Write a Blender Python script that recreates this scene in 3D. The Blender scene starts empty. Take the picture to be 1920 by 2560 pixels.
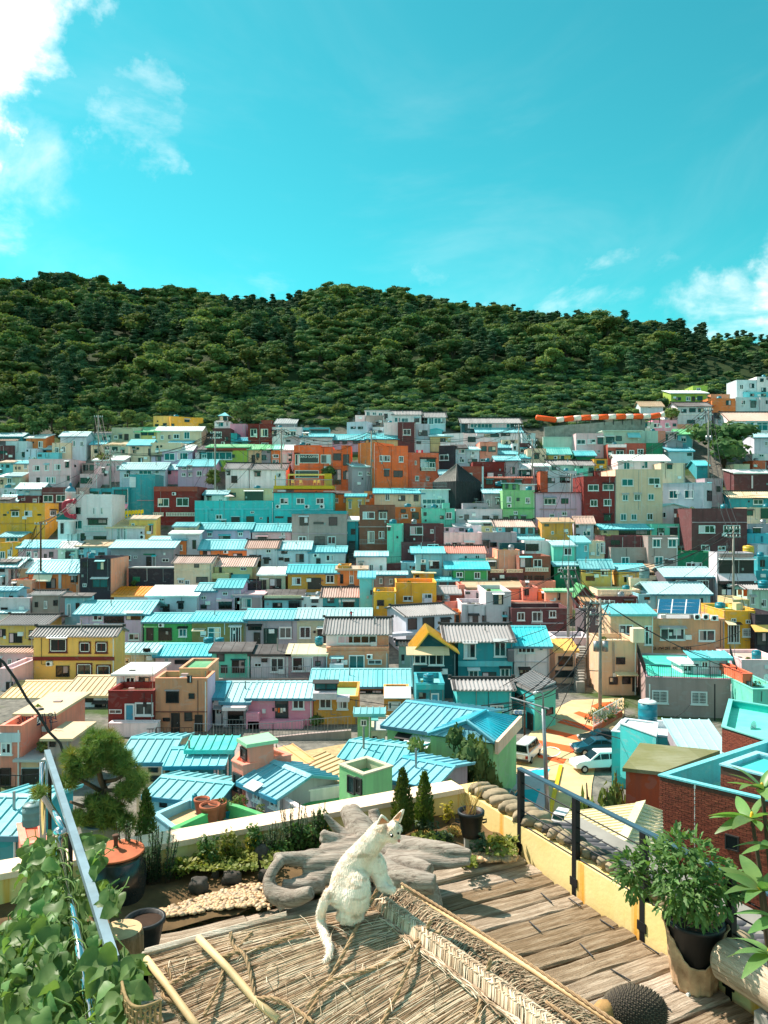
import bpy,bmesh,math,random,re
import numpy as np
from mathutils import Vector,Matrix,noise as mnoise
R=math.radians
sc=bpy.context.scene
col=sc.collection
rnd=random.Random(7)
# ------------------------------------------------------------------ camera, sky, sun, exposure
cam_d=bpy.data.cameras.new('camera')
cam=bpy.data.objects.new('camera',cam_d)
col.objects.link(cam)
cam.location=(0,0,0)
cam.rotation_euler=(R(90),0,0)
cam_d.sensor_fit='HORIZONTAL'
cam_d.sensor_width=36
cam_d.lens=36
cam_d.clip_start=0.05
cam_d.clip_end=6000
sc.camera=cam
SUN_AZ,SUN_EL=R(-56),R(50)
TO_SUN=Vector((math.sin(SUN_AZ)*math.cos(SUN_EL),math.cos(SUN_AZ)*math.cos(SUN_EL),math.sin(SUN_EL)))
sun_d=bpy.data.lights.new('sun','SUN')
sun_d.energy=4.4
sun_d.angle=R(0.5)
sun_d.color=(1.0,0.89,0.77)
sun=bpy.data.objects.new('sun',sun_d)
col.objects.link(sun)
sun.rotation_euler=TO_SUN.to_track_quat('Z','Y').to_euler()
world=bpy.data.worlds.new('World')
sc.world=world
world.use_nodes=True
wt=world.node_tree
wt.nodes.clear()
def wn(t,**kw):
 n=wt.nodes.new(t)
 for k,v in kw.items():
  setattr(n,k,v)
 return n
def wmath(op,a,b=None,c=None):
 n=wn('ShaderNodeMath',operation=op)
 for i,x in enumerate((a,b,c)):
  if x is None:continue
  if isinstance(x,(int,float)):n.inputs[i].default_value=x
  else:wt.links.new(x,n.inputs[i])
 return n.outputs[0]
def wmap(x,a,b,c=0.0,d=1.0):
 n=wn('ShaderNodeMapRange',interpolation_type='SMOOTHSTEP')
 wt.links.new(x,n.inputs[0])
 for i,v in enumerate((a,b,c,d)):n.inputs[1+i].default_value=v
 return n.outputs[0]
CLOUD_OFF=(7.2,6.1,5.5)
sky=wn('ShaderNodeTexSky',sky_type='NISHITA')
sky.sun_disc=False
sky.sun_elevation=SUN_EL
sky.sun_rotation=SUN_AZ
sky.altitude=0
sky.air_density=0.9
sky.dust_density=0.2
sky.ozone_density=1.0
tint=wn('ShaderNodeMix',data_type='RGBA',blend_type='MULTIPLY')
tint.inputs[0].default_value=1
wt.links.new(sky.outputs[0],tint.inputs[6])
tint.inputs[7].default_value=(0.205,1.12,0.80,1)
tc=wn('ShaderNodeTexCoord')
sep=wn('ShaderNodeSeparateXYZ')
wt.links.new(tc.outputs['Generated'],sep.inputs[0])
zc=wmath('MAXIMUM',sep.outputs[2],0.0)
zz=wmath('ADD',zc,0.22)
comb=wn('ShaderNodeCombineXYZ')
wt.links.new(wmath('DIVIDE',sep.outputs[0],zz),comb.inputs[0])
wt.links.new(wmath('DIVIDE',sep.outputs[1],zz),comb.inputs[1])
def wnoise(scale,detail,rough,dist,off=(0,0,0)):
 m=wn('ShaderNodeMapping');m.inputs[1].default_value=off
 wt.links.new(comb.outputs[0],m.inputs[0])
 n=wn('ShaderNodeTexNoise')
 wt.links.new(m.outputs[0],n.inputs['Vector'])
 n.inputs['Scale'].default_value=scale
 n.inputs['Detail'].default_value=detail
 n.inputs['Roughness'].default_value=rough
 n.inputs['Distortion'].default_value=dist
 return n.outputs[0]
nzc=wn('ShaderNodeTexNoise');wt.links.new(tc.outputs['Generated'],nzc.inputs['Vector'])
nzc.inputs['Scale'].default_value=9;nzc.inputs['Detail'].default_value=7;nzc.inputs['Roughness'].default_value=.6
wrp=wn('ShaderNodeVectorMath',operation='MULTIPLY_ADD');wt.links.new(nzc.outputs['Color'],wrp.inputs[0]);wrp.inputs[1].default_value=(.26,)*3
wof=wn('ShaderNodeVectorMath',operation='ADD');wt.links.new(tc.outputs['Generated'],wof.inputs[0]);wof.inputs[1].default_value=(-.13,)*3
wt.links.new(wof.outputs[0],wrp.inputs[2])
wnm=wn('ShaderNodeVectorMath',operation='NORMALIZE');wt.links.new(wrp.outputs[0],wnm.inputs[0])
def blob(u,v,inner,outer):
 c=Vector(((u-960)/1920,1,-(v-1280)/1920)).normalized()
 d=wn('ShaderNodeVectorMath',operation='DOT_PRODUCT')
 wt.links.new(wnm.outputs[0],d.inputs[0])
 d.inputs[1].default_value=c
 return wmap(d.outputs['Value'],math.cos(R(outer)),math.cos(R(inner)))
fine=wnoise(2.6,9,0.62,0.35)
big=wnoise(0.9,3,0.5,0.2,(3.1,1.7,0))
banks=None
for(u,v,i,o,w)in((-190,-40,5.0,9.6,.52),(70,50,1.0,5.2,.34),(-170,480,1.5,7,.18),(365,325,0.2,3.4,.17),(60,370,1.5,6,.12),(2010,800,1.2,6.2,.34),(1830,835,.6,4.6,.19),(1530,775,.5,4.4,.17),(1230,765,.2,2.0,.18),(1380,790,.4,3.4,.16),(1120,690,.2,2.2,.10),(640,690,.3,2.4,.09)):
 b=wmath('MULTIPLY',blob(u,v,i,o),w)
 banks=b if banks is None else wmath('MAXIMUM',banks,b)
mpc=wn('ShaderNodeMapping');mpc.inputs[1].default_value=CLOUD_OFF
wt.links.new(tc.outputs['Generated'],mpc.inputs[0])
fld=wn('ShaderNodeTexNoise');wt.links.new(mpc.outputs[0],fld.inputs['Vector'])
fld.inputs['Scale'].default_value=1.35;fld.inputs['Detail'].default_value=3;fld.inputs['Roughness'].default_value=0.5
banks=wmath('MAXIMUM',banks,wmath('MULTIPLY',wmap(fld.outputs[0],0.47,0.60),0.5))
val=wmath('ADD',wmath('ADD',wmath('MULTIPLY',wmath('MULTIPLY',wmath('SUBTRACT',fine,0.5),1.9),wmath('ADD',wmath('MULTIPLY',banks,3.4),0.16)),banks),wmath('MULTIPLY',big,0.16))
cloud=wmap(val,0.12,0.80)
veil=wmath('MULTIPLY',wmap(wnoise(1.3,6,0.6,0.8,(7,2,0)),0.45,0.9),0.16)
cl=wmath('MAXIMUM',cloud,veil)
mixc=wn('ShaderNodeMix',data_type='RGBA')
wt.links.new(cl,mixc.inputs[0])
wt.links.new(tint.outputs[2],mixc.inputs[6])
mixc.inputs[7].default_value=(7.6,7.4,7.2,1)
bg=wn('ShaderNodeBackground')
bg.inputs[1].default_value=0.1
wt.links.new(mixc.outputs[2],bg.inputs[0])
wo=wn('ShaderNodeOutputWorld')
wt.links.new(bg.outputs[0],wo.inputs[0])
sc.view_settings.view_transform='Standard'
sc.view_settings.look='None'
sc.view_settings.gamma=1
sc.view_settings.use_curve_mapping=False
sc.view_settings.exposure=1.05
# ------------------------------------------------------------------ picture <-> place
F=1920.0
def P(u,v,d):
 return Vector(((u-960)/F*d,d,-(v-1280)/F*d))
def PZ(u,v,z):
 d=-z*F/(v-1280)
 return Vector(((u-960)/F*d,d,z))
TS=3.45625
TILE={1:(0,1000),2:(480,1000),3:(960,1000),4:(1440,920),5:(0,1280),6:(480,1280),7:(960,1280),8:(1440,1200),9:(0,1580),10:(480,1580),11:(960,1580),12:(1440,1500),13:(0,1860),14:(480,1860),15:(960,1860),16:(1440,1800)}
def TU(t,x,y):
 o=TILE[t]
 return o[0]+x/TS,o[1]+y/TS
CV=[900,940,1000,1100,1200,1300,1400,1500,1600,1720,1760,1800,1850,1900,2000,2060,2200,2560]
CD=[192,181,168,150,136,123,110,98,86,69.8,64,59.1,53.9,49.5,42.7,39.4,33.4,24]
def depth(v):
 return float(np.interp(v,CV,CD))
_gd=CD[::-1]
_gz=[-(v-1280)/F*d for v,d in zip(CV,CD)][::-1]
SKY_U=[-600,-200,0,139,231,330,360,451,544,580,650,718,764,833,903,984,1042,1134,1215,1300,1400,1480,1562,1678,1794,1920,2200,2700]
SKY_V=[760,715,702,690,700,735,752,745,740,752,752,742,725,702,708,722,738,757,768,775,792,786,808,835,863,892,960,1030]
def ground_z(x,y):
 """height of the ground at a place"""
 u=960+F*x/max(y,1)
 zh=-(900+40*max(0,min(1,(u-1450)/400))-1280)/F*192
 if y<192:
  z=float(np.interp(y,_gd,_gz))
  if y>168:z=24.5+(zh-24.5)*(y-168)/24
  if y>70:z-=min(1.0,(y-70)/10)*1.5
  if y<24:z=-16.0
  return z
 sv=float(np.interp(u,SKY_U,SKY_V))+34
 yr=345+45*math.sin(u/520+0.7)-45*math.exp(-((u-120)/260)**2)
 t=(y-192)/(yr-192)
 z0=zh-1.5
 zr=-(sv-1280)/F*yr
 n=mnoise.fractal(Vector((x*0.012,y*0.012,3.3)),0.6,2.0,4)*9*min(1,max(0,t*3))*max(0,min(1,(1.02-t)*4))
 if t<=1:
  s=t**0.92
  return z0+(zr-z0)*s+n
 return zr-(y-yr)*0.35
# ------------------------------------------------------------------ materials
def wb(c):
 k=.14 if max(c)>140 else.05
 c=[x+(238-x)*k for x in c]
 return(min(255,c[0]*1.06),c[1]*.97,c[2]*.98)
def lin(c):
 return tuple(((x/255)/12.92 if x/255<=0.04045 else((x/255+0.055)/1.055)**2.4)for x in c)
MATS={}
def mk(name):
 m=bpy.data.materials.new(name)
 m.use_nodes=True
 nt=m.node_tree
 b=nt.nodes['Principled BSDF']
 return m,nt,b
def nd(nt,t,**kw):
 n=nt.nodes.new(t)
 for k,v in kw.items():setattr(n,k,v)
 return n
def setin(n,**kw):
 for k,v in kw.items():
  n.inputs[k.replace('_',' ')].default_value=v
def tex_noise(nt,scale,detail=4,rough=0.55,stretch=None,coord='world',dist=0.0):
 if coord=='world':
  g=nd(nt,'ShaderNodeNewGeometry').outputs['Position']
 else:
  g=nd(nt,'ShaderNodeTexCoord').outputs['Object']
 if stretch:
  m=nd(nt,'ShaderNodeMapping')
  m.inputs['Scale'].default_value=stretch
  nt.links.new(g,m.inputs[0]);g=m.outputs[0]
 n=nd(nt,'ShaderNodeTexNoise')
 n.inputs['Scale'].default_value=scale
 n.inputs['Detail'].default_value=detail
 n.inputs['Roughness'].default_value=rough
 n.inputs['Distortion'].default_value=dist
 nt.links.new(g,n.inputs['Vector'])
 return n.outputs[0]
def ramp(nt,x,stops):
 r=nd(nt,'ShaderNodeValToRGB')
 els=r.color_ramp.elements
 while len(els)<len(stops):els.new(0.5)
 for e,(p,c)in zip(els,stops):
  e.position=p
  e.color=(*c,1)if len(c)==3 else c
 nt.links.new(x,r.inputs[0])
 return r.outputs[0]
def mixrgb(nt,fac,a,b,mode='MIX'):
 n=nd(nt,'ShaderNodeMix',data_type='RGBA',blend_type=mode)
 for i,x in((0,fac),(6,a),(7,b)):
  if isinstance(x,(int,float)):n.inputs[i].default_value=x
  elif isinstance(x,tuple):n.inputs[i].default_value=(*x,1)if len(x)==3 else x
  else:nt.links.new(x,n.inputs[i])
 return n.outputs[2]
def bump(nt,b,h,strength=0.3,dist=0.02):
 n=nd(nt,'ShaderNodeBump')
 n.inputs['Strength'].default_value=strength
 n.inputs['Distance'].default_value=dist
 nt.links.new(h,n.inputs['Height'])
 nt.links.new(n.outputs[0],b.inputs['Normal'])
def scale_c(c,k):
 return tuple(min(1,x*k)for x in c)
def wall_mat(key,rgb):
 k='wall_'+key
 if k in MATS:return MATS[k]
 m,nt,b=mk(k)
 c=lin(wb(rgb))
 big=tex_noise(nt,0.5,5,0.6)
 streak=tex_noise(nt,1.0,5,0.65,(2.2,2.2,0.16))
 g=sum(c)/3
 dirt=tuple(0.5*x+0.16*g for x in c)
 f1=ramp(nt,big,[(0.35,(0,0,0)),(0.72,(0.9,0.9,0.9))])
 f2=ramp(nt,streak,[(0.48,(0,0,0)),(0.74,(0.85,0.85,0.85))])
 rn=nd(nt,'ShaderNodeObjectInfo').outputs['Random']
 hs=nd(nt,'ShaderNodeHueSaturation')
 hs.inputs['Color'].default_value=(*c,1)
 mr=nd(nt,'ShaderNodeMapRange')
 nt.links.new(rn,mr.inputs[0]);mr.inputs[3].default_value=0.88;mr.inputs[4].default_value=1.08
 nt.links.new(mr.outputs[0],hs.inputs['Value'])
 x=mixrgb(nt,f1,hs.outputs[0],scale_c(c,0.78))
 x=mixrgb(nt,f2,x,dirt)
 pt=tex_noise(nt,0.9,2,0.4,(1,1,1.6),'world',1.5)
 x=mixrgb(nt,ramp(nt,pt,[(0.60,(0,0,0)),(0.62,(0.55,0.55,0.55))]),x,tuple(min(1,0.6*q+0.28*g+.03)for q in c))
 nt.links.new(x,b.inputs['Base Color'])
 b.inputs['Roughness'].default_value=0.85
 b.inputs['Specular IOR Level'].default_value=0.25
 fine_=tex_noise(nt,14,4,0.6)
 bump(nt,b,fine_,0.35,0.03)
 MATS[k]=m
 return m
def roof_mat(key,rgb,metal=0.0,rough=0.5,patch=0.75):
 k='roof_'+key
 if k in MATS:return MATS[k]
 m,nt,b=mk(k)
 c=lin(rgb)
 n1=tex_noise(nt,0.35,6,0.65)
 n2=tex_noise(nt,2.5,5,0.7,(0.5,2.0,1))
 rn=nd(nt,'ShaderNodeObjectInfo').outputs['Random']
 mr=nd(nt,'ShaderNodeMapRange')
 nt.links.new(rn,mr.inputs[0]);mr.inputs[3].default_value=0.72;mr.inputs[4].default_value=1.14
 hs=nd(nt,'ShaderNodeHueSaturation');hs.inputs['Color'].default_value=(*c,1)
 nt.links.new(mr.outputs[0],hs.inputs['Value'])
 m3=nd(nt,'ShaderNodeMath',operation='PINGPONG');nt.links.new(rn,m3 .inputs[0]);m3 .inputs[1].default_value=.13
 m4=nd(nt,'ShaderNodeMapRange');nt.links.new(m3 .outputs[0],m4 .inputs[0]);m4 .inputs[2].default_value=.13;m4 .inputs[3].default_value=.62;m4 .inputs[4].default_value=1.08
 nt.links.new(m4 .outputs[0],hs.inputs['Saturation'])
 pale=tuple(min(1,0.65*x+0.22)for x in c)
 f1=ramp(nt,n1,[(0.42,(0,0,0)),(0.80,(patch,)*3)])
 f2=ramp(nt,n2,[(0.52,(0,0,0)),(0.78,(0.6,0.6,0.6))])
 x=mixrgb(nt,f1,hs.outputs[0],pale)
 x=mixrgb(nt,f2,x,scale_c(c,0.62))
 gp=nd(nt,'ShaderNodeNewGeometry').outputs['Position']
 sn=nd(nt,'ShaderNodeVectorMath',operation='SNAP');nt.links.new(gp,sn.inputs[0]);sn.inputs[1].default_value=(0.85,50,50)
 wnz=nd(nt,'ShaderNodeTexWhiteNoise');nt.links.new(sn.outputs[0],wnz.inputs[0])
 x=mixrgb(nt,ramp(nt,wnz.outputs[0],[(0.5,(0,0,0)),(1.0,(0.5,0.5,0.5))]),x,scale_c(c,0.66))
 rt_=tex_noise(nt,1.7,5,0.7)
 x=mixrgb(nt,ramp(nt,rt_,[(0.66,(0,0,0)),(0.74,(0.75,0.75,0.75))]),x,(0.20,0.12,0.07))
 nt.links.new(x,b.inputs['Base Color'])
 rr=ramp(nt,n2,[(0.3,(rough-0.08,)*3),(0.7,(rough+0.15,)*3)])
 nt.links.new(rr,b.inputs['Roughness'])
 b.inputs['Specular IOR Level'].default_value=0.4
 bump(nt,b,n2,0.15,0.02)
 MATS[k]=m
 return m
def plain(key,rgb,rough=0.6,metal=0.0,var=0.25,scale=6.0,bumps=0.15,spec=0.4,linear=False):
 if key in MATS:return MATS[key]
 m,nt,b=mk(key)
 c=rgb if linear else lin(rgb)
 n1=tex_noise(nt,scale,5,0.6)
 x=mixrgb(nt,ramp(nt,n1,[(0.35,(0,0,0)),(0.75,(1,1,1))]),c,scale_c(c,1-var))
 nt.links.new(x,b.inputs['Base Color'])
 b.inputs['Roughness'].default_value=rough
 b.inputs['Metallic'].default_value=metal
 b.inputs['Specular IOR Level'].default_value=spec
 if bumps:bump(nt,b,n1,bumps,0.01)
 MATS[key]=m
 return m
def glass_mat():
 if 'glass' in MATS:return MATS['glass']
 m,nt,b=mk('glass')
 rn=nd(nt,'ShaderNodeObjectInfo').outputs['Random']
 x=ramp(nt,rn,[(0.0,(0.006,0.008,0.01)),(0.6,(0.014,0.02,0.022)),(0.85,(0.03,0.06,0.065)),(1.0,(0.12,0.12,0.11))])
 n1=tex_noise(nt,1.3,3,0.5)
 x=mixrgb(nt,ramp(nt,n1,[(0.4,(0,0,0)),(0.7,(0.6,0.6,0.6))]),x,(0.008,0.012,0.014))
 nt.links.new(x,b.inputs['Base Color'])
 b.inputs['Roughness'].default_value=0.12
 MATS['glass']=m
 return m
def leaf_mat(key,c1,c2,trans=0.35,scale=0.6,rough=0.5,coord='world',spec=0.25):
 if key in MATS:return MATS[key]
 m,nt,b=mk(key)
 n1=tex_noise(nt,scale,4,0.6,coord=coord)
 rn=nd(nt,'ShaderNodeObjectInfo').outputs['Random']
 x=mixrgb(nt,ramp(nt,n1,[(0.35,(0,0,0)),(0.65,(1,1,1))]),c1,c2)
 hs=nd(nt,'ShaderNodeHueSaturation')
 nt.links.new(x,hs.inputs['Color'])
 mr=nd(nt,'ShaderNodeMapRange');nt.links.new(rn,mr.inputs[0]);mr.inputs[3].default_value=0.7;mr.inputs[4].default_value=1.3
 nt.links.new(mr.outputs[0],hs.inputs['Value'])
 mr2=nd(nt,'ShaderNodeMapRange');nt.links.new(rn,mr2 .inputs[0]);mr2 .inputs[3].default_value=0.485;mr2 .inputs[4].default_value=0.51
 nt.links.new(mr2 .outputs[0],hs.inputs['Hue'])
 nt.links.new(hs.outputs[0],b.inputs['Base Color'])
 b.inputs['Roughness'].default_value=rough
 b.inputs['Specular IOR Level'].default_value=spec
 tr=nd(nt,'ShaderNodeBsdfTranslucent')
 br=mixrgb(nt,1.0,hs.outputs[0],(1.25,1.3,0.55),'MULTIPLY')
 nt.links.new(br,tr.inputs['Color'])
 mx=nd(nt,'ShaderNodeMixShader');mx.inputs[0].default_value=trans
 nt.links.new(b.outputs[0],mx.inputs[1]);nt.links.new(tr.outputs[0],mx.inputs[2])
 out=[n for n in nt.nodes if n.type=='OUTPUT_MATERIAL'][0]
 nt.links.new(mx.outputs[0],out.inputs[0])
 MATS[key]=m
 return m
def bark_mat(key='bark',c=(0.09,0.065,0.045)):
 return plain(key,c,0.9,0,0.5,5,0.6,0.2,linear=True)
WC=dict(wht=(240,242,242),cre=(226,214,176),pye=(228,208,172),yel=(226,192,88),gold=(232,172,34),och=(205,150,48),kha=(214,188,144),tan=(208,150,106),org=(222,122,52),ora=(240,92,34),orr=(226,98,56),sal=(232,142,114),pea=(250,168,128),pnk=(230,152,176),ppk=(224,194,198),lil=(194,178,208),mau=(170,150,158),gry=(152,157,166),lgr=(206,212,218),dgr=(98,100,106),blk=(50,50,58),plm=(98,62,64),mar=(122,44,40),brn=(134,88,70),tau=(156,142,136),cyn=(88,206,216),tur=(38,198,198),tea=(26,150,162),sky=(120,202,218),pcy=(190,226,232),mnt=(86,212,182),pmt=(172,218,198),grn=(56,172,88),dgn=(22,122,86),lim=(142,188,58),pgr=(182,194,160),ygr=(206,198,136),olv=(132,132,76),con=(142,138,130),lbl=(190,214,228),rust=(176,74,36),brk=(150,62,44),tgr=(120,205,130),whp=(240,222,222),dtl=(22,78,84))
RC=dict(cy=(78,194,204),lc=(160,210,216),bl=(50,176,198),db=(24,128,156),wh=(232,234,232),gt=(150,146,146),rt=(222,186,130),pk=(208,168,152),rd=(226,100,56),og=(244,150,30),rg=(222,170,40),dk=(70,60,58),gn=(120,205,140),gg=(30,170,90),gy=(170,174,176),te=(52,186,178),aq=(90,215,190),ms=(120,118,62),cr=(230,214,170),rs=(196,160,120))
def W(k):return wall_mat(k,WC[k])
def RM(k):return roof_mat(k,RC[k])if k in RC else wall_mat(k,WC[k])
def ANY(k):return W(k)if k in WC else RM(k)
M_FRAME=plain('white_frame',(226,230,230),0.5,0,0.12,3,0.0)
M_DARKF=plain('dark_frame',(52,50,50),0.5,0,0.2,3,0.0)
M_MARF=plain('maroon_frame',(96,34,34),0.6,0,0.2,3,0.0)
M_STEEL=plain('steel',(150,156,160),0.4,0.7,0.3,4,0.05)
M_DSTEEL=plain('dark_steel',(42,44,48),0.5,0.5,0.3,4,0.05)
M_DOOR=plain('door_dark',(60,52,48),0.5,0,0.3,3,0.0)
M_DOORB=plain('door_blue',(70,160,190),0.5,0,0.2,3,0.0)
M_TGL=plain('teal_glass',(10,100,104),0.15,0,0.25,1.5,0.0)
M_CONC=plain('concrete',(150,147,140),0.9,0,0.45,1.2,0.4)
M_TANK=plain('tank_blue',(20,128,146),0.4,0,0.3,2,0.05)
M_GLASS=glass_mat()
# ------------------------------------------------------------------ mesh helpers
class MB:
 def __init__(s):s.v,s.f=[],[]
 def add(s,vs,fs):
  o=len(s.v)
  s.v+=[tuple(p)for p in vs]
  s.f+=[tuple(i+o for i in f)for f in fs]
  return s
 def box(s,x0,x1,y0,y1,z0,z1):
  return s.add([(x0,y0,z0),(x1,y0,z0),(x1,y1,z0),(x0,y1,z0),(x0,y0,z1),(x1,y0,z1),(x1,y1,z1),(x0,y1,z1)],[(3,2,1,0),(4,5,6,7),(0,1,5,4),(1,2,6,5),(2,3,7,6),(3,0,4,7)])
 def hexa(s,b4,t4):
  return s.add(list(b4)+list(t4),[(3,2,1,0),(4,5,6,7),(0,1,5,4),(1,2,6,5),(2,3,7,6),(3,0,4,7)])
 def tube(s,pts,r,n=6,cap=True):
  pts=[Vector(p)for p in pts]
  rs=r if isinstance(r,(list,tuple))else[r]*len(pts)
  o=len(s.v)
  prev=None
  for i,p in enumerate(pts):
   t=(pts[min(i+1,len(pts)-1)]-pts[max(i-1,0)])
   t=t.normalized()if t.length>1e-9 else Vector((0,0,1))
   if prev is None:
    a=t.orthogonal().normalized()
   else:
    a=prev-t*prev.dot(t)
    a=a.normalized()if a.length>1e-6 else t.orthogonal().normalized()
   prev=a
   b=t.cross(a)
   for k in range(n):
    w=2*math.pi*k/n
    s.v.append(tuple(p+(a*math.cos(w)+b*math.sin(w))*rs[i]))
  for i in range(len(pts)-1):
   for k in range(n):
    q=o+i*n
    s.f.append((q+k,q+(k+1)%n,q+n+(k+1)%n,q+n+k))
  if cap:
   s.f.append(tuple(o+k for k in range(n))[::-1])
   s.f.append(tuple(o+(len(pts)-1)*n+k for k in range(n)))
  return s
 def lathe(s,prof,n=16,c=(0,0,0)):
  o=len(s.v)
  for(r,z)in prof:
   for k in range(n):
    w=2*math.pi*k/n
    s.v.append((c[0]+r*math.cos(w),c[1]+r*math.sin(w),c[2]+z))
  for i in range(len(prof)-1):
   for k in range(n):
    q=o+i*n
    s.f.append((q+k,q+(k+1)%n,q+n+(k+1)%n,q+n+k))
  s.f.append(tuple(o+k for k in range(n))[::-1])
  s.f.append(tuple(o+(len(prof)-1)*n+k for k in range(n)))
  return s
 def mesh(s,name,smooth=False):
  me=bpy.data.meshes.new(name)
  me.from_pydata(s.v,[],s.f)
  if smooth:
   me.polygons.foreach_set('use_smooth',[True]*len(me.polygons))
  me.update()
  return me
 def build(s,name,mat,parent=None,smooth=False,mw=None):
  return place(name,s.mesh(name,smooth),mat,parent,mw)
def place(name,me,mat,parent=None,mw=None):
 o=bpy.data.objects.new(name,me)
 if mat is not None and len(me.materials)==0:me.materials.append(mat)
 col.objects.link(o)
 if parent is not None:o.parent=parent
 if mw is not None:o.matrix_local=mw
 return o
def empty(name,loc,rz=0.0,label=None,cat=None,group=None):
 o=bpy.data.objects.new(name,None)
 o.empty_display_size=0.2
 col.objects.link(o)
 o.location=loc
 o.rotation_euler=(0,0,rz)
 if label:tag(o,label,cat,group)
 return o
def tag(o,label,cat,group=None,kind=None):
 if label:o['label']=label
 if cat:o['category']=cat
 if group:o['group']=group
 if kind:o['kind']=kind
 return o
def npmesh(name,V,Fq,smooth=False):
 """mesh from numpy arrays of vertices and equal sized faces"""
 me=bpy.data.meshes.new(name)
 V=np.asarray(V,dtype=np.float32);Fq=np.asarray(Fq,dtype=np.int32)
 k=Fq.shape[1]
 me.vertices.add(len(V));me.vertices.foreach_set('co',V.ravel())
 me.loops.add(Fq.size);me.loops.foreach_set('vertex_index',Fq.ravel())
 me.polygons.add(len(Fq))
 me.polygons.foreach_set('loop_start',np.arange(0,Fq.size,k,dtype=np.int32))
 me.polygons.foreach_set('loop_total',np.full(len(Fq),k,dtype=np.int32))
 if smooth:me.polygons.foreach_set('use_smooth',np.ones(len(Fq),dtype=bool))
 me.update(calc_edges=True)
 return me
def leaf_cloud(seed,blobs,n,size,aspect=0.55,flat=0.35):
 """many leaf faces spread through ellipsoids: (cx,cy,cz,rx,ry,rz); returns V, F"""
 g=np.random.default_rng(seed)
 B=np.array(blobs,dtype=float)
 wts=(B[:,3]*B[:,4]*B[:,5])**(2/3)
 idx=g.choice(len(B),n,p=wts/wts.sum())
 d=g.normal(size=(n,3));d/=np.linalg.norm(d,axis=1)[:,None]
 r=1-0.45*g.random(n)**2
 c=B[idx,:3]+d*B[idx,3:6]*r[:,None]*(0.9+0.25*g.random(n)[:,None])
 nrm=d*(1-flat)+g.normal(size=(n,3))*0.55+np.array([0,0,flat])
 nrm/=np.linalg.norm(nrm,axis=1)[:,None]
 a=np.cross(nrm,g.normal(size=(n,3)));a/=np.linalg.norm(a,axis=1)[:,None]
 b=np.cross(nrm,a)
 s=size*(0.6+0.8*g.random(n))[:,None]
 k=s*aspect
 V=np.stack([c-a*s,c-b*k+nrm*k*.2,c+a*s,c+b*k+nrm*k*.2],axis=1).reshape(-1,3)
 Fq=np.arange(4*n).reshape(n,4)
 return V,Fq
# ------------------------------------------------------------------ ground
def ground_mat():
 m,nt,b=mk('ground')
 n1=tex_noise(nt,0.12,6,0.6);n2=tex_noise(nt,1.6,6,0.65);n3=tex_noise(nt,0.03,3,0.5)
 pave=mixrgb(nt,ramp(nt,n2,[(0.35,(0,0,0)),(0.7,(1,1,1))]),lin((128,124,116)),lin((84,84,80)))
 pave=mixrgb(nt,ramp(nt,n1,[(0.52,(0,0,0)),(0.62,(1,1,1))]),pave,lin((64,82,44)))
 gr=mixrgb(nt,ramp(nt,n2,[(0.35,(0,0,0)),(0.7,(1,1,1))]),(0.016,0.030,0.010),(0.04,0.058,0.02))
 gr=mixrgb(nt,ramp(nt,n1,[(0.6,(0,0,0)),(0.8,(.4,.4,.4))]),gr,(0.07,0.07,0.035))
 p=nd(nt,'ShaderNodeSeparateXYZ');nt.links.new(nd(nt,'ShaderNodeNewGeometry').outputs['Position'],p.inputs[0])
 mr=nd(nt,'ShaderNodeMapRange');nt.links.new(p.outputs[1],mr.inputs[0]);mr.inputs[1].default_value=150;mr.inputs[2].default_value=168
 nt.links.new(mixrgb(nt,mr.outputs[0],pave,gr),b.inputs['Base Color'])
 b.inputs['Roughness'].default_value=0.95
 b.inputs['Specular IOR Level'].default_value=0.1
 bump(nt,b,n2,0.6,0.15)
 return m
xs=np.concatenate([np.arange(-900,-300,40),np.arange(-300,301,5),np.arange(340,941,40)])
ys=np.concatenate([np.arange(-160,20,20),np.arange(20,200,2.5),np.arange(200,470,6),np.arange(480,1700,60)])
V=[(x,y,ground_z(x,y))for y in ys for x in xs]
nx=len(xs)
Fq=[(j*nx+i,j*nx+i+1,(j+1)*nx+i+1,(j+1)*nx+i)for j in range(len(ys)-1)for i in range(nx-1)]
g_o=place('ground',npmesh('ground',V,Fq,True),ground_mat())
tag(g_o,'ground of the valley and the wooded hillside behind the village',None,kind='structure')
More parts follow.
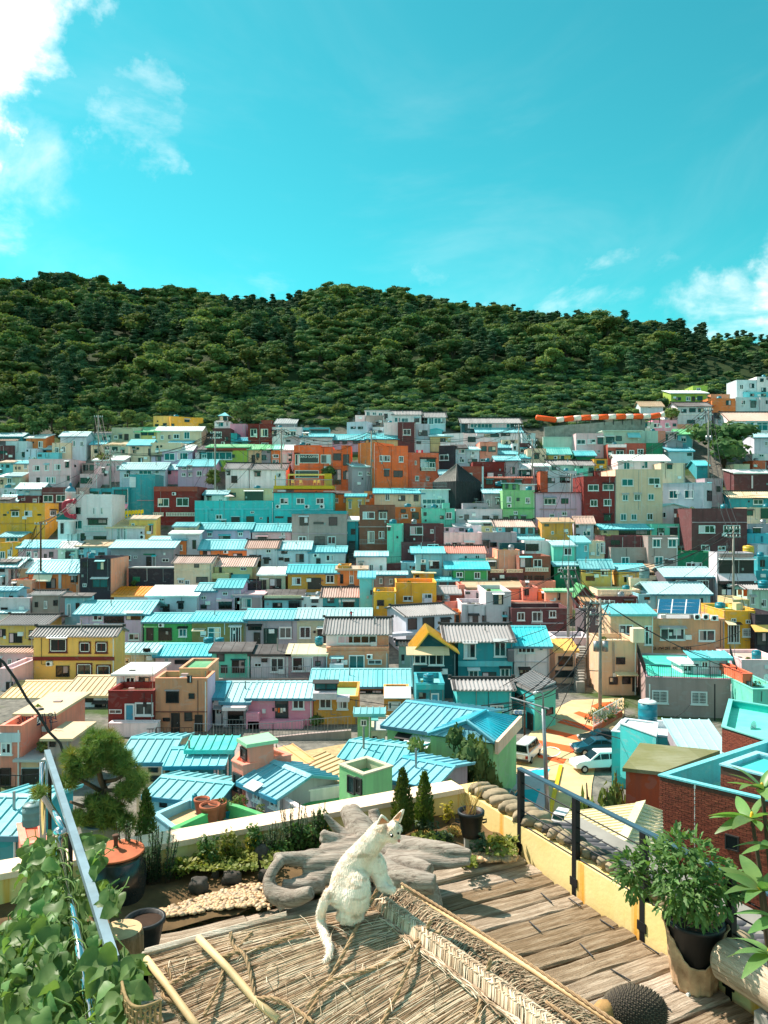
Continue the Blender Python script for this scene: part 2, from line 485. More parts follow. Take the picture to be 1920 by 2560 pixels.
# ------------------------------------------------------------------ trees
M_LEAF_A=leaf_mat('foliage_broadleaf',(0.056,0.108,0.044),(0.105,0.150,0.056),0.22,0.12,.9,'world',.05)
M_LEAF_B=leaf_mat('foliage_pine',(0.042,0.085,0.050),(0.070,0.118,0.062),0.15,0.12,.9,'world',.05)
M_LEAF_C=leaf_mat('foliage_light',(0.110,0.160,0.055),(0.165,0.205,0.070),0.25,0.12,.9,'world',.05)
M_BARK=bark_mat()
def tree_proto(seed,kind):
 g=random.Random(seed)
 blobs=[]
 tr=MB()
 if kind=='broad':
  h=6.2
  for k in range(9):
   a,r=g.uniform(0,6.28),g.uniform(0.3,2.3)
   z=g.uniform(2.6,5.6)
   s=g.uniform(0.9,1.5)*(1.15-0.1*max(0,z-4))
   blobs.append((r*math.cos(a),r*math.sin(a),z,s,s,s*0.72))
   tr.tube([(0,0,1.2+.2*k/3),(r*.5*math.cos(a),r*.5*math.sin(a),z-1.0),(r*math.cos(a),r*math.sin(a),z-.2)],[.12,.08,.03],4)
  V,Fq=leaf_cloud(seed,blobs,900,0.27,0.7)
 elif kind=='pine':
  h=7.6
  for k in range(8):
   z=2.6+4.6*k/7
   a=g.uniform(0,6.28);r=g.uniform(0.3,1.1)*(1-0.6*k/8)
   s=g.uniform(1.0,1.5)*(1-0.45*k/8)
   blobs.append((r*math.cos(a),r*math.sin(a),z,s,s,s*0.62))
   tr.tube([(0,0,z-.8),(r*math.cos(a),r*math.sin(a),z-.1)],[.08,.03],4)
  V,Fq=leaf_cloud(seed,blobs,900,0.30,0.30,0.25)
 else:
  h=2
  for k in range(5):
   a,r=g.uniform(0,6.28),g.uniform(0.2,1.0)
   s=g.uniform(0.5,0.9)
   blobs.append((r*math.cos(a),r*math.sin(a),g.uniform(.4,1.1),s,s,s*.8))
  V,Fq=leaf_cloud(seed,blobs,420,0.2,0.65)
 cs=[]
 for(bx_,by_,bz_,rx_,ry_,rz_)in blobs:
  for fx in range(6):
   for i_ in range(2):
    for j_ in range(2):
     qd=[]
     for(p_,q_)in((i_,j_),(i_+1,j_),(i_+1,j_+1),(i_,j_+1)):
      a_,b_=p_-1,q_-1
      w_=[(1,a_,b_),(-1,b_,a_),(b_,1,a_),(a_,-1,b_),(a_,b_,1),(b_,a_,-1)][fx]
      L_=math.sqrt(sum(k_*k_ for k_ in w_))/.80
      qd.append((bx_+w_[0]/L_*rx_,by_+w_[1]/L_*ry_,bz_+w_[2]/L_*rz_))
     cs+=qd
 V=np.concatenate([np.array(cs),V]);Fq=np.arange(len(V)).reshape(-1,4)
 tr.tube([(0,0,-0.8),(0.1,0.05,h*.3),(-0.08,0.1,h*.6),(0,0,h*.85)],[0.2,.16,.11,.04],6)
 return V,Fq,tr
PROTO={}
for kind,n in(('broad',4),('pine',4),('bush',3)):
 for i in range(n):
  V,Fq,tr=tree_proto(100+i*7+len(kind),kind)
  cm=npmesh('crown',V,Fq)
  cm.materials.append({'broad':M_LEAF_A,'pine':M_LEAF_B,'bush':M_LEAF_C}[kind])
  tm=tr.mesh('trunk');tm.materials.append(M_BARK)
  PROTO[kind,i]=(V,Fq,cm,tm)
LIGHTC={}
for i in range(4):
 c2=PROTO['broad',i][2].copy();c2 .materials.clear();c2 .materials.append(M_LEAF_C);LIGHTC[i]=c2
def plant_tree(loc,s,kind,i,rz,label,cat='tree',group=None,light=False,name=None,sz=None):
 e=empty(name or{'broad':'broadleaf_tree','pine':'pine_tree','bush':'bush'}[kind],loc,rz,label,cat,group)
 e.scale=(s,s,sz or s)
 place('crown',LIGHTC[i]if light and kind=='broad' else PROTO[kind,i][2],None,e)
 place('trunk',PROTO[kind,i][3],None,e)
 return e
g=np.random.default_rng(5)
cand=[]
for yv in np.arange(153,420,5.0):
 w=yv*0.56+14
 step=5.3
 for xv in np.arange(-w,w,step):
  x=xv+g.uniform(-2.2,2.2);y=yv+g.uniform(-2.0,2.0)
  u=960+F*x/y
  z=ground_z(x,y)
  v=1280-F*z/y
  edge=float(np.interp(u,[0,420,700,900,1200,1500,1640,1800,1920],[1045,1040,985,985,985,955,950,950,955]))
  if v>edge+g.uniform(-6,8):continue
  if 1130<u<1580 and v>938 and g.random()<0.75:continue
  if 640<u<880 and v>960 and g.random()<.65:continue
  yr=345+45*math.sin(u/520+0.7)-45*math.exp(-((u-120)/260)**2)
  if y>yr+6:continue
  t=(y-190)/(yr-190)
  nz=mnoise.fractal(Vector((x*0.03,y*0.03,9)),0.7,2,3)
  kind='pine' if nz>(0.10 if t<.8 else.22)else 'broad'
  s=g.uniform(0.7,1.3)*(1.0 if t>.15 else 0.8)*(1-.35*max(0,min(1,(u-1450)/400)))
  cand.append((s/y,x,y,z,s,kind,u,nz))
cand.sort(reverse=True)
labels={'broad':'rounded broadleaf tree among the lower trees of the wooded hillside','pine':'dark pine tree among the lower trees of the wooded hillside'}
FV,FF,FK={'broad':[],'pine':[],'light':[]},{'broad':[],'pine':[],'light':[]},{'broad':0,'pine':0,'light':0}
for k,(_,x,y,z,s,kind,u,nz)in enumerate(cand):
 i=int(g.integers(0,4));rz=float(g.uniform(0,6.28))
 light=kind=='broad' and g.random()<(0.62 if(u<700 and y<235)else 0.38)
 if k<300:
  plant_tree((x,y,z-.9),s*1.4,kind,i,rz,labels[kind],'tree','trees along the lower edge of the wood, '+kind,light,None,s)
 else:
  V,Fq,_,_=PROTO[kind,i]
  kk='light' if light else kind
  sel=(g.random(len(Fq))<0.17)|(np.arange(len(Fq))<24*{'broad':9,'pine':8}[kind])
  V4=V.reshape(-1,4,3)[sel].reshape(-1,3)
  ca,sa=math.cos(rz),math.sin(rz)
  V2=np.empty_like(V4)
  V2[:,0]=(V4[:,0]*ca-V4[:,1]*sa)*s*1.62+x
  V2[:,1]=(V4[:,0]*sa+V4[:,1]*ca)*s*1.5+y
  V2[:,2]=V4[:,2]*s*1.04+z-1.4
  FV[kk].append(V2)
for kk,mt,nm in(('broad',M_LEAF_A,'broadleaf trees'),('pine',M_LEAF_B,'pines'),('light',M_LEAF_C,'light green trees')):
 V=np.concatenate(FV[kk]);Fq=np.arange(len(V)).reshape(-1,4)
 o=place('distant_wood',npmesh('distant_wood',V,Fq),mt)
 tag(o,'far wood of '+nm+' covering the upper hillside under the skyline',None,kind='stuff')
print('forest',len(cand),sum(len(np.concatenate(FV[k]))//4 for k in FV))
# ------------------------------------------------------------------ houses
M_BAL=plain('balustrade_white',(226,222,208),0.7,0,0.2,3,0.1)
class House:
 pass
def face_plane(h,which):
 if which=='F':return h.p0,h.ex,-h.ey
 if which=='R':return h.p1,h.ey,h.ex
 return h.p0+h.ey*h.D,-h.ey,-h.ex
def to_face(h,which,u,v):
 o,e,n=face_plane(h,which)
 r=Vector(((u-960)/F,1,-(v-1280)/F))
 dn=r.dot(n)
 if abs(dn)<1e-6:return 0,0
 t=o.dot(n)/dn
 q=r*t
 return(q-o).dot(e),q.z
def face_xf(h,which):
 """local frame of a wall face: x along the wall, y into the wall, z up; relative to the house empty"""
 if which=='F':return Matrix.Identity(4)
 if which=='R':return Matrix.Translation((h.w,0,0))@Matrix.Rotation(R(90),4,'Z')
 return Matrix.Translation((0,h.D,0))@Matrix.Rotation(R(-90),4,'Z')
def add_win(h,which,s0,s1,z0,z1,code,arg=None):
 z0-=h.zb;z1-=h.zb
 xf=face_xf(h,which)
 w,hh=s1-s0,z1-z0
 if w<0.02 or hh<0.02:return
 c=code
 if c=='a':
  m=MB().box(s0,s1,-0.30,0,z0,z1)
  o=m.build('air_conditioner',M_FRAME,h.e,mw=xf)
  f=MB();r=min(w,hh)*0.38
  f.add([(s0+w*.4+r*math.cos(k*math.pi/6),-0.31,(z0+z1)/2+r*math.sin(k*math.pi/6))for k in range(12)],[tuple(range(12))[::-1]])
  f.build('fan',M_DSTEEL,o)
  return
 if c=='p':
  dep=0.12
  MB().box(s0,s1,-dep,0.02,z0,z1).build('wall_band',ANY(arg or 'wht'),h.e,mw=xf);return
 if c=='q':
  MB().box(s0,s1,-0.9,0.02,z0,z1).build('balcony',ANY(arg or 'wht'),h.e,mw=xf);return
 if c=='b':
  m=MB().box(s0,s1,-0.55,-0.40,z1-hh*.18,z1).box(s0,s1,-0.55,-0.40,z0,z0+hh*.15)
  o=m.build('balustrade',ANY(arg)if arg else M_BAL,h.e,mw=xf)
  n=max(4,int(w/(hh*.42)))
  p=MB()
  for k in range(n):
   x=s0+(k+.5)*w/n
   p.box(x-w/n*.28,x+w/n*.28,-0.53,-0.42,z0+hh*.15,z1-hh*.18)
  p.build('balusters',ANY(arg)if arg else M_BAL,o);return
 if c=='r':
  m=MB().box(s0,s1,-0.62,-0.58,z1-.05,z1).box(s0,s1,-0.62,-0.58,z0,z0+.04)
  n=max(4,int(w/0.22))
  for k in range(n+1):
   x=s0+k*w/n
   m.box(x-.012,x+.012,-0.612,-0.588,z0,z1)
  m.build('railing',ANY(arg)if arg else M_STEEL,h.e,mw=xf);return
 if c=='v':
  m=MB().hexa([(s0,-.9,z0),(s1,-.9,z0),(s1,0,z1),(s0,0,z1)],[(s0,-.9,z0+.05),(s1,-.9,z0+.05),(s1,0,z1+.05),(s0,0,z1+.05)])
  m.build('awning',ANY(arg or 'cy'),h.e,mw=xf);return
 if c=='c':
  MB().box(s0,s1,-0.3,0,z0,z1).build('pillar',ANY(arg or 'wht'),h.e,mw=xf);return
 fw=min(0.10,w*.16,hh*.16)
 door=c in 'dDE'
 fm={'w':M_FRAME,'W':M_FRAME,'B':M_FRAME,'g':M_FRAME,'D':M_FRAME,'E':M_FRAME,'R':M_MARF,'n':M_DARKF,'d':M_DARKF,'T':M_DARKF}.get(c,M_FRAME)
 pm={'B':M_TGL,'T':M_TGL,'d':M_DOOR,'D':M_FRAME,'E':M_DOORB}.get(c,M_GLASS)
 pr=0.09
 if c=='n':fw*=.55
 m=MB()
 m.box(s0,s1,-pr,0.01,z1-fw,z1).box(s0,s1,-pr,0.01,z0,z0+fw)
 m.box(s0,s0+fw,-pr,0.01,z0+fw,z1-fw).box(s1-fw,s1,-pr,0.01,z0+fw,z1-fw)
 if c in 'RwBWg' and hh>.5:
  m.box(s0-fw*.6,s1+fw*.6,-pr-.05,0.01,z0-fw*.8,z0-.001)
 if not door:
  n=max(1,round(w/max(0.75,hh*.75)))
  if c in 'wRBW':n=max(2,n)
  if c=='W':n=max(4,n)
  if c=='g':n=2
  if c=='o':n=1
  for k in range(1,n):
   x=s0+k*w/n
   m.box(x-fw*.35,x+fw*.35,-pr*.8,0.01,z0+fw,z1-fw)
  if hh>1.5 and c in 'wBn':
   m.box(s0+fw,s1-fw,-pr*.75,0.01,z0+hh*.68,z0+hh*.68+fw*.7)
 o=m.build('door' if door else 'window',fm,h.e,mw=xf)
 MB().box(s0+fw*.9,s1-fw*.9,-0.035,0.01,z0+fw*.9,z1-fw*.9).build('panel' if door else 'pane',pm,o)
 if not door and hh>.45:
  if rnd.random()<.35:
   x0_=s0+fw if rnd.random()<.5 else s0+w*.55
   MB().box(x0_,x0_+(w-2*fw)*rnd.uniform(.25,.45),-.045,-.034,z0+fw+hh*rnd.choice((0,.3)),z1-fw).build('curtain',rnd.choice((W('cre'),W('lgr'),W('ppk'),W('pcy'),W('tau'))),o)
  if hasattr(h,'H')and rnd.random()<.28:
   MB().hexa([(s0-.12,-.5,z1+.02),(s1+.12,-.5,z1+.02),(s1+.12,0,z1+.2),(s0-.12,0,z1+.2)],[(s0-.12,-.5,z1+.05),(s1+.12,-.5,z1+.05),(s1+.12,0,z1+.24),(s0-.12,0,z1+.24)]).build('hood',rnd.choice((M_FRAME,RM('cy'),RM('gy'),M_DARKF)),o)
 if c=='g':
  gm=MB()
  for k in range(11):
   x=s0+fw+(k+.5)*(w-2*fw)/11
   gm.box(x-.012,x+.012,-pr-.05,-pr-.03,z0+fw*.5,z1-fw*.5)
  for zz_ in(z0+hh*.25,z0+hh*.5,z0+hh*.75):
   gm.box(s0+fw,s1-fw,-pr-.03,-pr-.015,zz_-.012,zz_+.012)
  gm.build('grille',M_FRAME,o)
 if door:
  MB().box(s1-fw*1.9,s1-fw*1.4,-0.09,-0.03,z0+hh*.45,z0+hh*.52).build('handle',M_STEEL,o)
 if c=='R':
  MB().box(s0+fw,s1-fw,-pr*.9,-.03,z0+fw,z0+fw*1.7).box(s0+fw,s1-fw,-pr*.9,-.03,z1-fw*1.7,z1-fw).box(s0+fw,s0+fw*1.7,-pr*.9,-.03,z0+fw,z1-fw).box(s1-fw*1.7,s1-fw,-pr*.9,-.03,z0+fw,z1-fw).build('sash',M_FRAME,o)
def slope(m,a0,a1,b1,b0,thick=0.07,rib=0.0,rw=0.07,rh=0.06,wave=False):
 """sheet from eave a0-a1 to ridge b0-b1, with ribs running up the slope"""
 a0,a1,b0,b1=map(Vector,(a0,a1,b0,b1))
 n=(a1-a0).cross(b0-a0).normalized()
 if n.z<0:n=-n
 m.hexa([a0-n*thick,a1-n*thick,b1-n*thick,b0-n*thick],[a0,a1,b1,b0])
 if rib>0:
  L=(a1-a0).length
  k=max(2,int(L/rib))
  ex=(a1-a0).normalized()
  for i in range(k+1):
   t=i/k
   p,q=a0 .lerp(a1,t),b0 .lerp(b1,t)
   x=ex*(rw/2)
   if wave:
    m.add([p-x,p-x*.5+n*rh,p+x*.5+n*rh,p+x,q-x,q-x*.5+n*rh,q+x*.5+n*rh,q+x],[(0,1,5,4),(1,2,6,5),(2,3,7,6),(0,3,2,1)])
   else:
    m.add([p-x,p-x*.7+n*rh,p+x*.7+n*rh,p+x,q-x,q-x*.7+n*rh,q+x*.7+n*rh,q+x],[(0,1,5,4),(1,2,6,5),(2,3,7,6),(0,3,2,1)])
HOUSES=[]
def clutter(h,rk):
 """pipes, meter boxes, aerials and roof bits that every house here carries"""
 w,H,D=h.w,h.H,h.D
 if w<1.6 or H<1.2:return
 for k in range(rnd.choice((0,1,1,2))):
  x=rnd.uniform(.1,w-.1);z0=rnd.uniform(0,H*.4)
  MB().tube([(x,-.05,H-.1),(x+rnd.uniform(-.05,.05),-.05,z0),(x+rnd.choice((-.4,.4,0)),-.05,z0)],.025,4).build('conduit',rnd.choice((M_STEEL,M_DARKF,M_FRAME)),h.e)
 if rnd.random()<.5:
  x,z=rnd.uniform(.3,w-.3),rnd.uniform(H*.3,H*.7)
  MB().box(x-.13,x+.13,-.1,0,z-.16,z+.16).build('meter_box',rnd.choice((M_STEEL,M_FRAME,M_DARKF)),h.e)
 if rnd.random()<.3:
  x,z=rnd.uniform(.4,w-.4),rnd.uniform(H*.25,H*.6)
  MB().box(x-.3,x+.3,-.28,0,z-.22,z+.22).build('air_conditioner',M_FRAME,h.e)
 if rk in 'fF':
  if rnd.random()<.6:
   x,y=rnd.uniform(.3,w-.3),rnd.uniform(.4,D-.4);z=H-.4
   m=MB().tube([(x,y,z),(x,y,z+rnd.uniform(1.2,2.2))],.025,4)
   for q in range(3):m.tube([(x-.35,y,z+1.0+q*.12),(x+.35,y,z+1.0+q*.12)],.014,4)
   m.build('aerial',M_STEEL,h.e)
  for k in range(rnd.choice((0,1,2,3))):
   if D<2.5:break
   x,y=rnd.uniform(.4,max(.5,w-.9)),rnd.uniform(.4,D*.5);z=H-.45;s=rnd.uniform(.25,.55)
   c=rnd.random()
   if c<.4:MB().box(x,x+s,y,y+s*.8,z,z+s*1.1).build('roof_box',rnd.choice((M_CONC,M_STEEL,M_DARKF,M_FRAME,W('tau'))),h.e)
   elif c<.7:MB().lathe([(s*.5,z),(s*.5,z+s),(s*.35,z+s*1.1),(.03,z+s*1.12)],10,(x,y,0)).build('drum',rnd.choice((M_TANK,M_DARKF,M_CONC)),h.e,True)
   else:
    V,Fq=leaf_cloud(rnd.randint(0,999),[(x,y,z+s*.8,s*.8,s*.5,s*.6)],60,.11)
    place('roof_plants',npmesh('roof_plants',V,Fq),M_LEAF_C,h.e)
 elif rnd.random()<.5:
  x=rnd.uniform(.4,w-.4)
  MB().tube([(x,D*.3,H),(x,D*.3,H+rnd.uniform(.9,1.5))],.06,5).build('flue',rnd.choice((M_STEEL,M_CONC)),h.e)
def make_house(t,rect,wall,roof,opts,wins,label,name='house',cat='house'):
 x0,y0,x1,y1=rect
 u0,vt=TU(t,x0,y0);u1,vb=TU(t,x1,y1)
 o={}
 for tok in opts.split():
  o[tok[0]]=tok[1:]
 d=float(o['d'])if 'd' in o else depth(vb)
 k=float(o.get('k',0))
 h=House()
 pL=P(u0,vt,d-k/2);pR=P(u1,vt,d+k/2)
 zt=-(vt-1280)/F*d;zb=-(vb-1280)/F*d
 if 'Z' in o:
  zt=float(o['Z']);zb=float(o.get('B',-16))
  pL=PZ(u0,vt,zt);pR=PZ(u1,vb,zt)
  d=(pL.y+pR.y)/2
 pL.z=pR.z=zb
 h.p0,h.p1=pL,pR
 h.w=(pR-pL).length
 h.ex=(pR-pL).normalized();h.ey=Vector((-h.ex.y,h.ex.x,0))
 if 's' in o:
  um=(u1 if float(o['s'])>0 else u0);ut=um+float(o['s'])/TS
  q=pR if float(o['s'])>0 else pL
  a=(ut-960)/F
  den=h.ey.x-a*h.ey.y
  D=(a*q.y-q.x)/den if abs(den)>1e-6 else 5
  D=min(11,max(2.5,D))
 else:
  D=float(o.get('D',5.2))
 H=zt-zb
 if roof[0]in 'gts' and 'X' not in o:
  kk=(TILE[t][1]+float(roof[1:].partition(':')[0])/TS-1280)/F
  num=-kk*d-zt
  if.2+kk>.02:
   lim=max(.9,num/(.2+kk))
   D=min(D,lim*(2 if roof[0]!='s' else 1))
 h.D=D;h.zb=zb;h.H=H
 gz=min(ground_z(p.x,p.y)for p in(pL,pR,pL+h.ey*D,pR+h.ey*D))
 low=min(0,gz-zb)-0.8
 if zt<ground_z((pL.x+pR.x)/2,pL.y):print('BURIED',label,d)
 rz=math.atan2(h.ex.y,h.ex.x)
 if name=='house':
  for kw,nm in(('cottage','cottage'),('hut','hut'),('shed','shed'),('tower','tower_house'),('annex','house_annex'),('wing','house_wing'),('storey','two_storey_house'),(' room','roof_room'),('garage','garage'),('block','house_block'),('front','terraced_house'),('wall house','walled_house'),('flat','flat_roofed_house'),('cube','cube_house'),('hanok','hanok'),('squeezed','small_house'),('terrace','terrace_house')):
   if kw in label and(nm!='two_storey_house' or 'two storey' in label):
    name=nm;break
 hname=name
 h.e=empty(name,pL,rz,label,cat)
 w=h.w
 rk,rest=roof[0],roof[1:]
 ry,_,rc=rest.partition(':')
 if rk in 'fF' and not rc:rc=ry;ry=''
 wm=ANY(wall)
 sm=ANY(o['S'])if 'S' in o else None
 fine_=d<75
 top=H
 if rk=='f':
  par=min(0.45,H*.2)
  body=MB().box(0,w,0,D,low,H-par)
  b=0.16
  body.box(0,w,0,b,H-par,H).box(0,w,D-b,D,H-par,H).box(0,b,b,D-b,H-par,H).box(w-b,w,b,D-b,H-par,H)
  ob=body.build('wall',wm,h.e)
  MB().box(b,w-b,b,D-b,H-par,H-par+.02).build('roof',RM(rc or 'gy'),h.e)
  cp=MB().box(-.03,w+.03,-.03,b+.02,H,H+.05).box(-.03,w+.03,D-b-.02,D+.03,H,H+.05).box(-.03,b+.02,b+.02,D-b-.02,H,H+.05).box(w-b-.02,w+.03,b+.02,D-b-.02,H,H+.05)
  cp.build('parapet_cap',ANY(o['C'])if 'C' in o else wm,h.e)
 elif rk=='F':
  MB().box(0,w,0,D,low,H-.15).build('wall',wm,h.e)
  ov=float(o.get('o',.3))
  MB().box(-ov,w+ov,-ov-.1,D+ov,H-.149,H).build('roof',RM(rc or 'wh'),h.e)
 else:
  ry=float(ry);vr=TILE[t][1]+ry/TS
  ov=float(o.get('o',.3));oe=float(o.get('e',.28))
  oL=float(o.get('l',oe));oR=float(o.get('r',oe))
  body=MB().box(0,w,0,D,low,H)
  rm=RM(rc or 'cy')
  rb=MB()
  ribs=dict(rib=0.42,rw=0.07,rh=0.06)if rk!='t' else dict(rib=0.30,rw=0.19,rh=0.09,wave=True)
  if rc in('wh','rs','cr','dk')and rk=='s':ribs=dict(rib=0.9,rw=.06,rh=.03)
  if rk in 'gt':
   dr=D/2
   zr=-(vr-1280)/F*(d+dr)-zb
   zr=max(zr,H+.12)
   sl=(zr-H)/dr
   body.add([(0,0,H),(0,D,H),(0,dr,zr-.05),(w,0,H),(w,D,H),(w,dr,zr-.05)],[(0,2,1),(3,4,5),(0,3,5,2),(1,2,5,4)])
   ze=H-sl*ov+.08
   slope(rb,(-oL,-ov,ze),(w+oR,-ov,ze),(w+oR,dr,zr+.08),(-oL,dr,zr+.08),**ribs)
   rb2=MB()
   slope(rb,(w+oR,D+ov,ze),(-oL,D+ov,ze),(-oL,dr,zr+.08),(w+oR,dr,zr+.08),**ribs)
   rb.build('roof',rm,h.e)
   if rk=='t':
    c=MB().box(-oL-.05,w+oR+.05,dr-.14,dr+.14,zr+.06,zr+.30)
    for xx in(-oL-.25,w+oR):
     c.box(xx,xx+.25,dr-.12,dr+.12,zr+.18,zr+.42)
    c.build('ridge_cap',M_DARKF,h.e)
    sd=MB()
    for xx in(-oL-.02,w+oR-.16):
     slope(sd,(xx,-ov-.02,ze+.10),(xx+.18,-ov-.02,ze+.10),(xx+.18,dr,zr+.20),(xx,dr,zr+.20),thick=.14)
    sd.build('verge',M_DARKF if rc!='gt' else RM('dk'),h.e)
   else:
    c=MB()
    slope(c,(-oL,dr-.22,zr+.08-sl*.22+.05),(w+oR,dr-.22,zr+.08-sl*.22+.05),(w+oR,dr,zr+.16),(-oL,dr,zr+.16),thick=.03)
    slope(c,(-oL,dr+.22,zr+.08-sl*.22+.05),(w+oR,dr+.22,zr+.08-sl*.22+.05),(w+oR,dr,zr+.16),(-oL,dr,zr+.16),thick=.03)
    c.build('ridge_cap',rm,h.e)
    MB().box(-oL,w+oR,-ov-.05,-ov+.03,ze-.16,ze+.03).build('gutter',RM('db')if rc in('cy','bl','lc')else rm,h.e)
  elif rk=='s':
   zr=-(vr-1280)/F*(d+D)-zb
   zr=max(zr,H+.1)
   sl=(zr-H)/D
   body.add([(0,D,H),(w,D,H),(0,D,zr),(w,D,zr),(0,0,H),(w,0,H)],[(0,4,2),(1,3,5),(2,4,5,3),(0,2,3,1)])
   slope(rb,(-oL,-ov,H-sl*ov+.08),(w+oR,-ov,H-sl*ov+.08),(w+oR,D+.1,zr+.08),(-oL,D+.1,zr+.08),**ribs)
   rb.build('roof',rm,h.e)
   MB().box(-oL,w+oR,-ov-.05,-ov+.03,H-sl*ov-.1,H-sl*ov+.11).build('fascia',rm,h.e)
  elif rk=='x':
   zr=-(vr-1280)/F*d-zb
   xc=w*float(o.get('c',.5))
   body.add([(0,0,H),(w,0,H),(xc,0,zr),(0,D,H),(w,D,H),(xc,D,zr)],[(0,1,2),(4,3,5),(0,2,5,3),(2,1,4,5)])
   slope(rb,(-oL,D+.2,H-oL*(zr-H)/max(.3,xc)+.08),(-oL,-ov,H-oL*(zr-H)/max(.3,xc)+.08),(xc,-ov,zr+.08),(xc,D+.2,zr+.08),**ribs)
   slope(rb,(w+oR,-ov,H-oR*(zr-H)/max(.3,w-xc)+.08),(w+oR,D+.2,H-oR*(zr-H)/max(.3,w-xc)+.08),(xc,D+.2,zr+.08),(xc,-ov,zr+.08),**ribs)
   rb.build('roof',rm,h.e)
  elif rk=='p':
   zr=-(vr-1280)/F*(d+D/2)-zb
   q=[(-oL,-ov,H),(w+oR,-ov,H),(w+oR,D+ov,H),(-oL,D+ov,H)]
   rb.add(q+[(w/2,D/2,zr)],[(0,1,4),(1,2,4),(2,3,4),(3,0,4),(3,2,1,0)])
   rb.build('roof',rm,h.e)
  body.build('wall',wm,h.e)
 if sm is not None:
  xx=w if o.get('s','1')[0]!='-' else 0
  s_=1 if xx else-1
  MB().box(min(xx,xx+s_*.02),max(xx,xx+s_*.02),0,D,low,H-.02).build('side_wall',sm,h.e)
 if fine_ or rnd.random()<.4:
  MB().tube([(w-.12,-.08,H-.2),(w-.12,-.08,min(0,low+.8)+.1)],.045,5).build('downpipe',M_FRAME if rnd.random()<.5 else M_STEEL,h.e)
 for tok in wins.split():
  tok,_,arg=tok.partition(':')
  which='F'
  if tok[-1]=='>':which='R';tok=tok[:-1]
  elif tok[-1]=='<':which='L';tok=tok[:-1]
  code=tok[-1]
  a=[float(q)for q in tok[:-1].rstrip(',').split(',')]
  ua,va=TU(t,a[0],a[1]);ub,vb2=TU(t,a[0]+a[2],a[1]+a[3])
  s0,z1=to_face(h,which,ua,va);s1,_=to_face(h,which,ub,va)
  _,z0=to_face(h,which,(ua+ub)/2,vb2);_,z1=to_face(h,which,(ua+ub)/2,va)
  if s1<s0:s0,s1=s1,s0
  add_win(h,which,s0,s1,z0,z1,code,arg or None)
 h.d=d;h.label=label;h.wall=wall
 if name!='garden_wall':clutter(h,rk)
 HOUSES.append(h)
 return h
def village(t,text):
 for ln in text.strip().splitlines():
  ln=ln.strip()
  if not ln or ln[0]=='#':continue
  f=[q.strip()for q in ln.split('|')]
  make_house(t,[float(q)for q in f[0].split()],f[1],f[2],f[3],f[4],f[5])
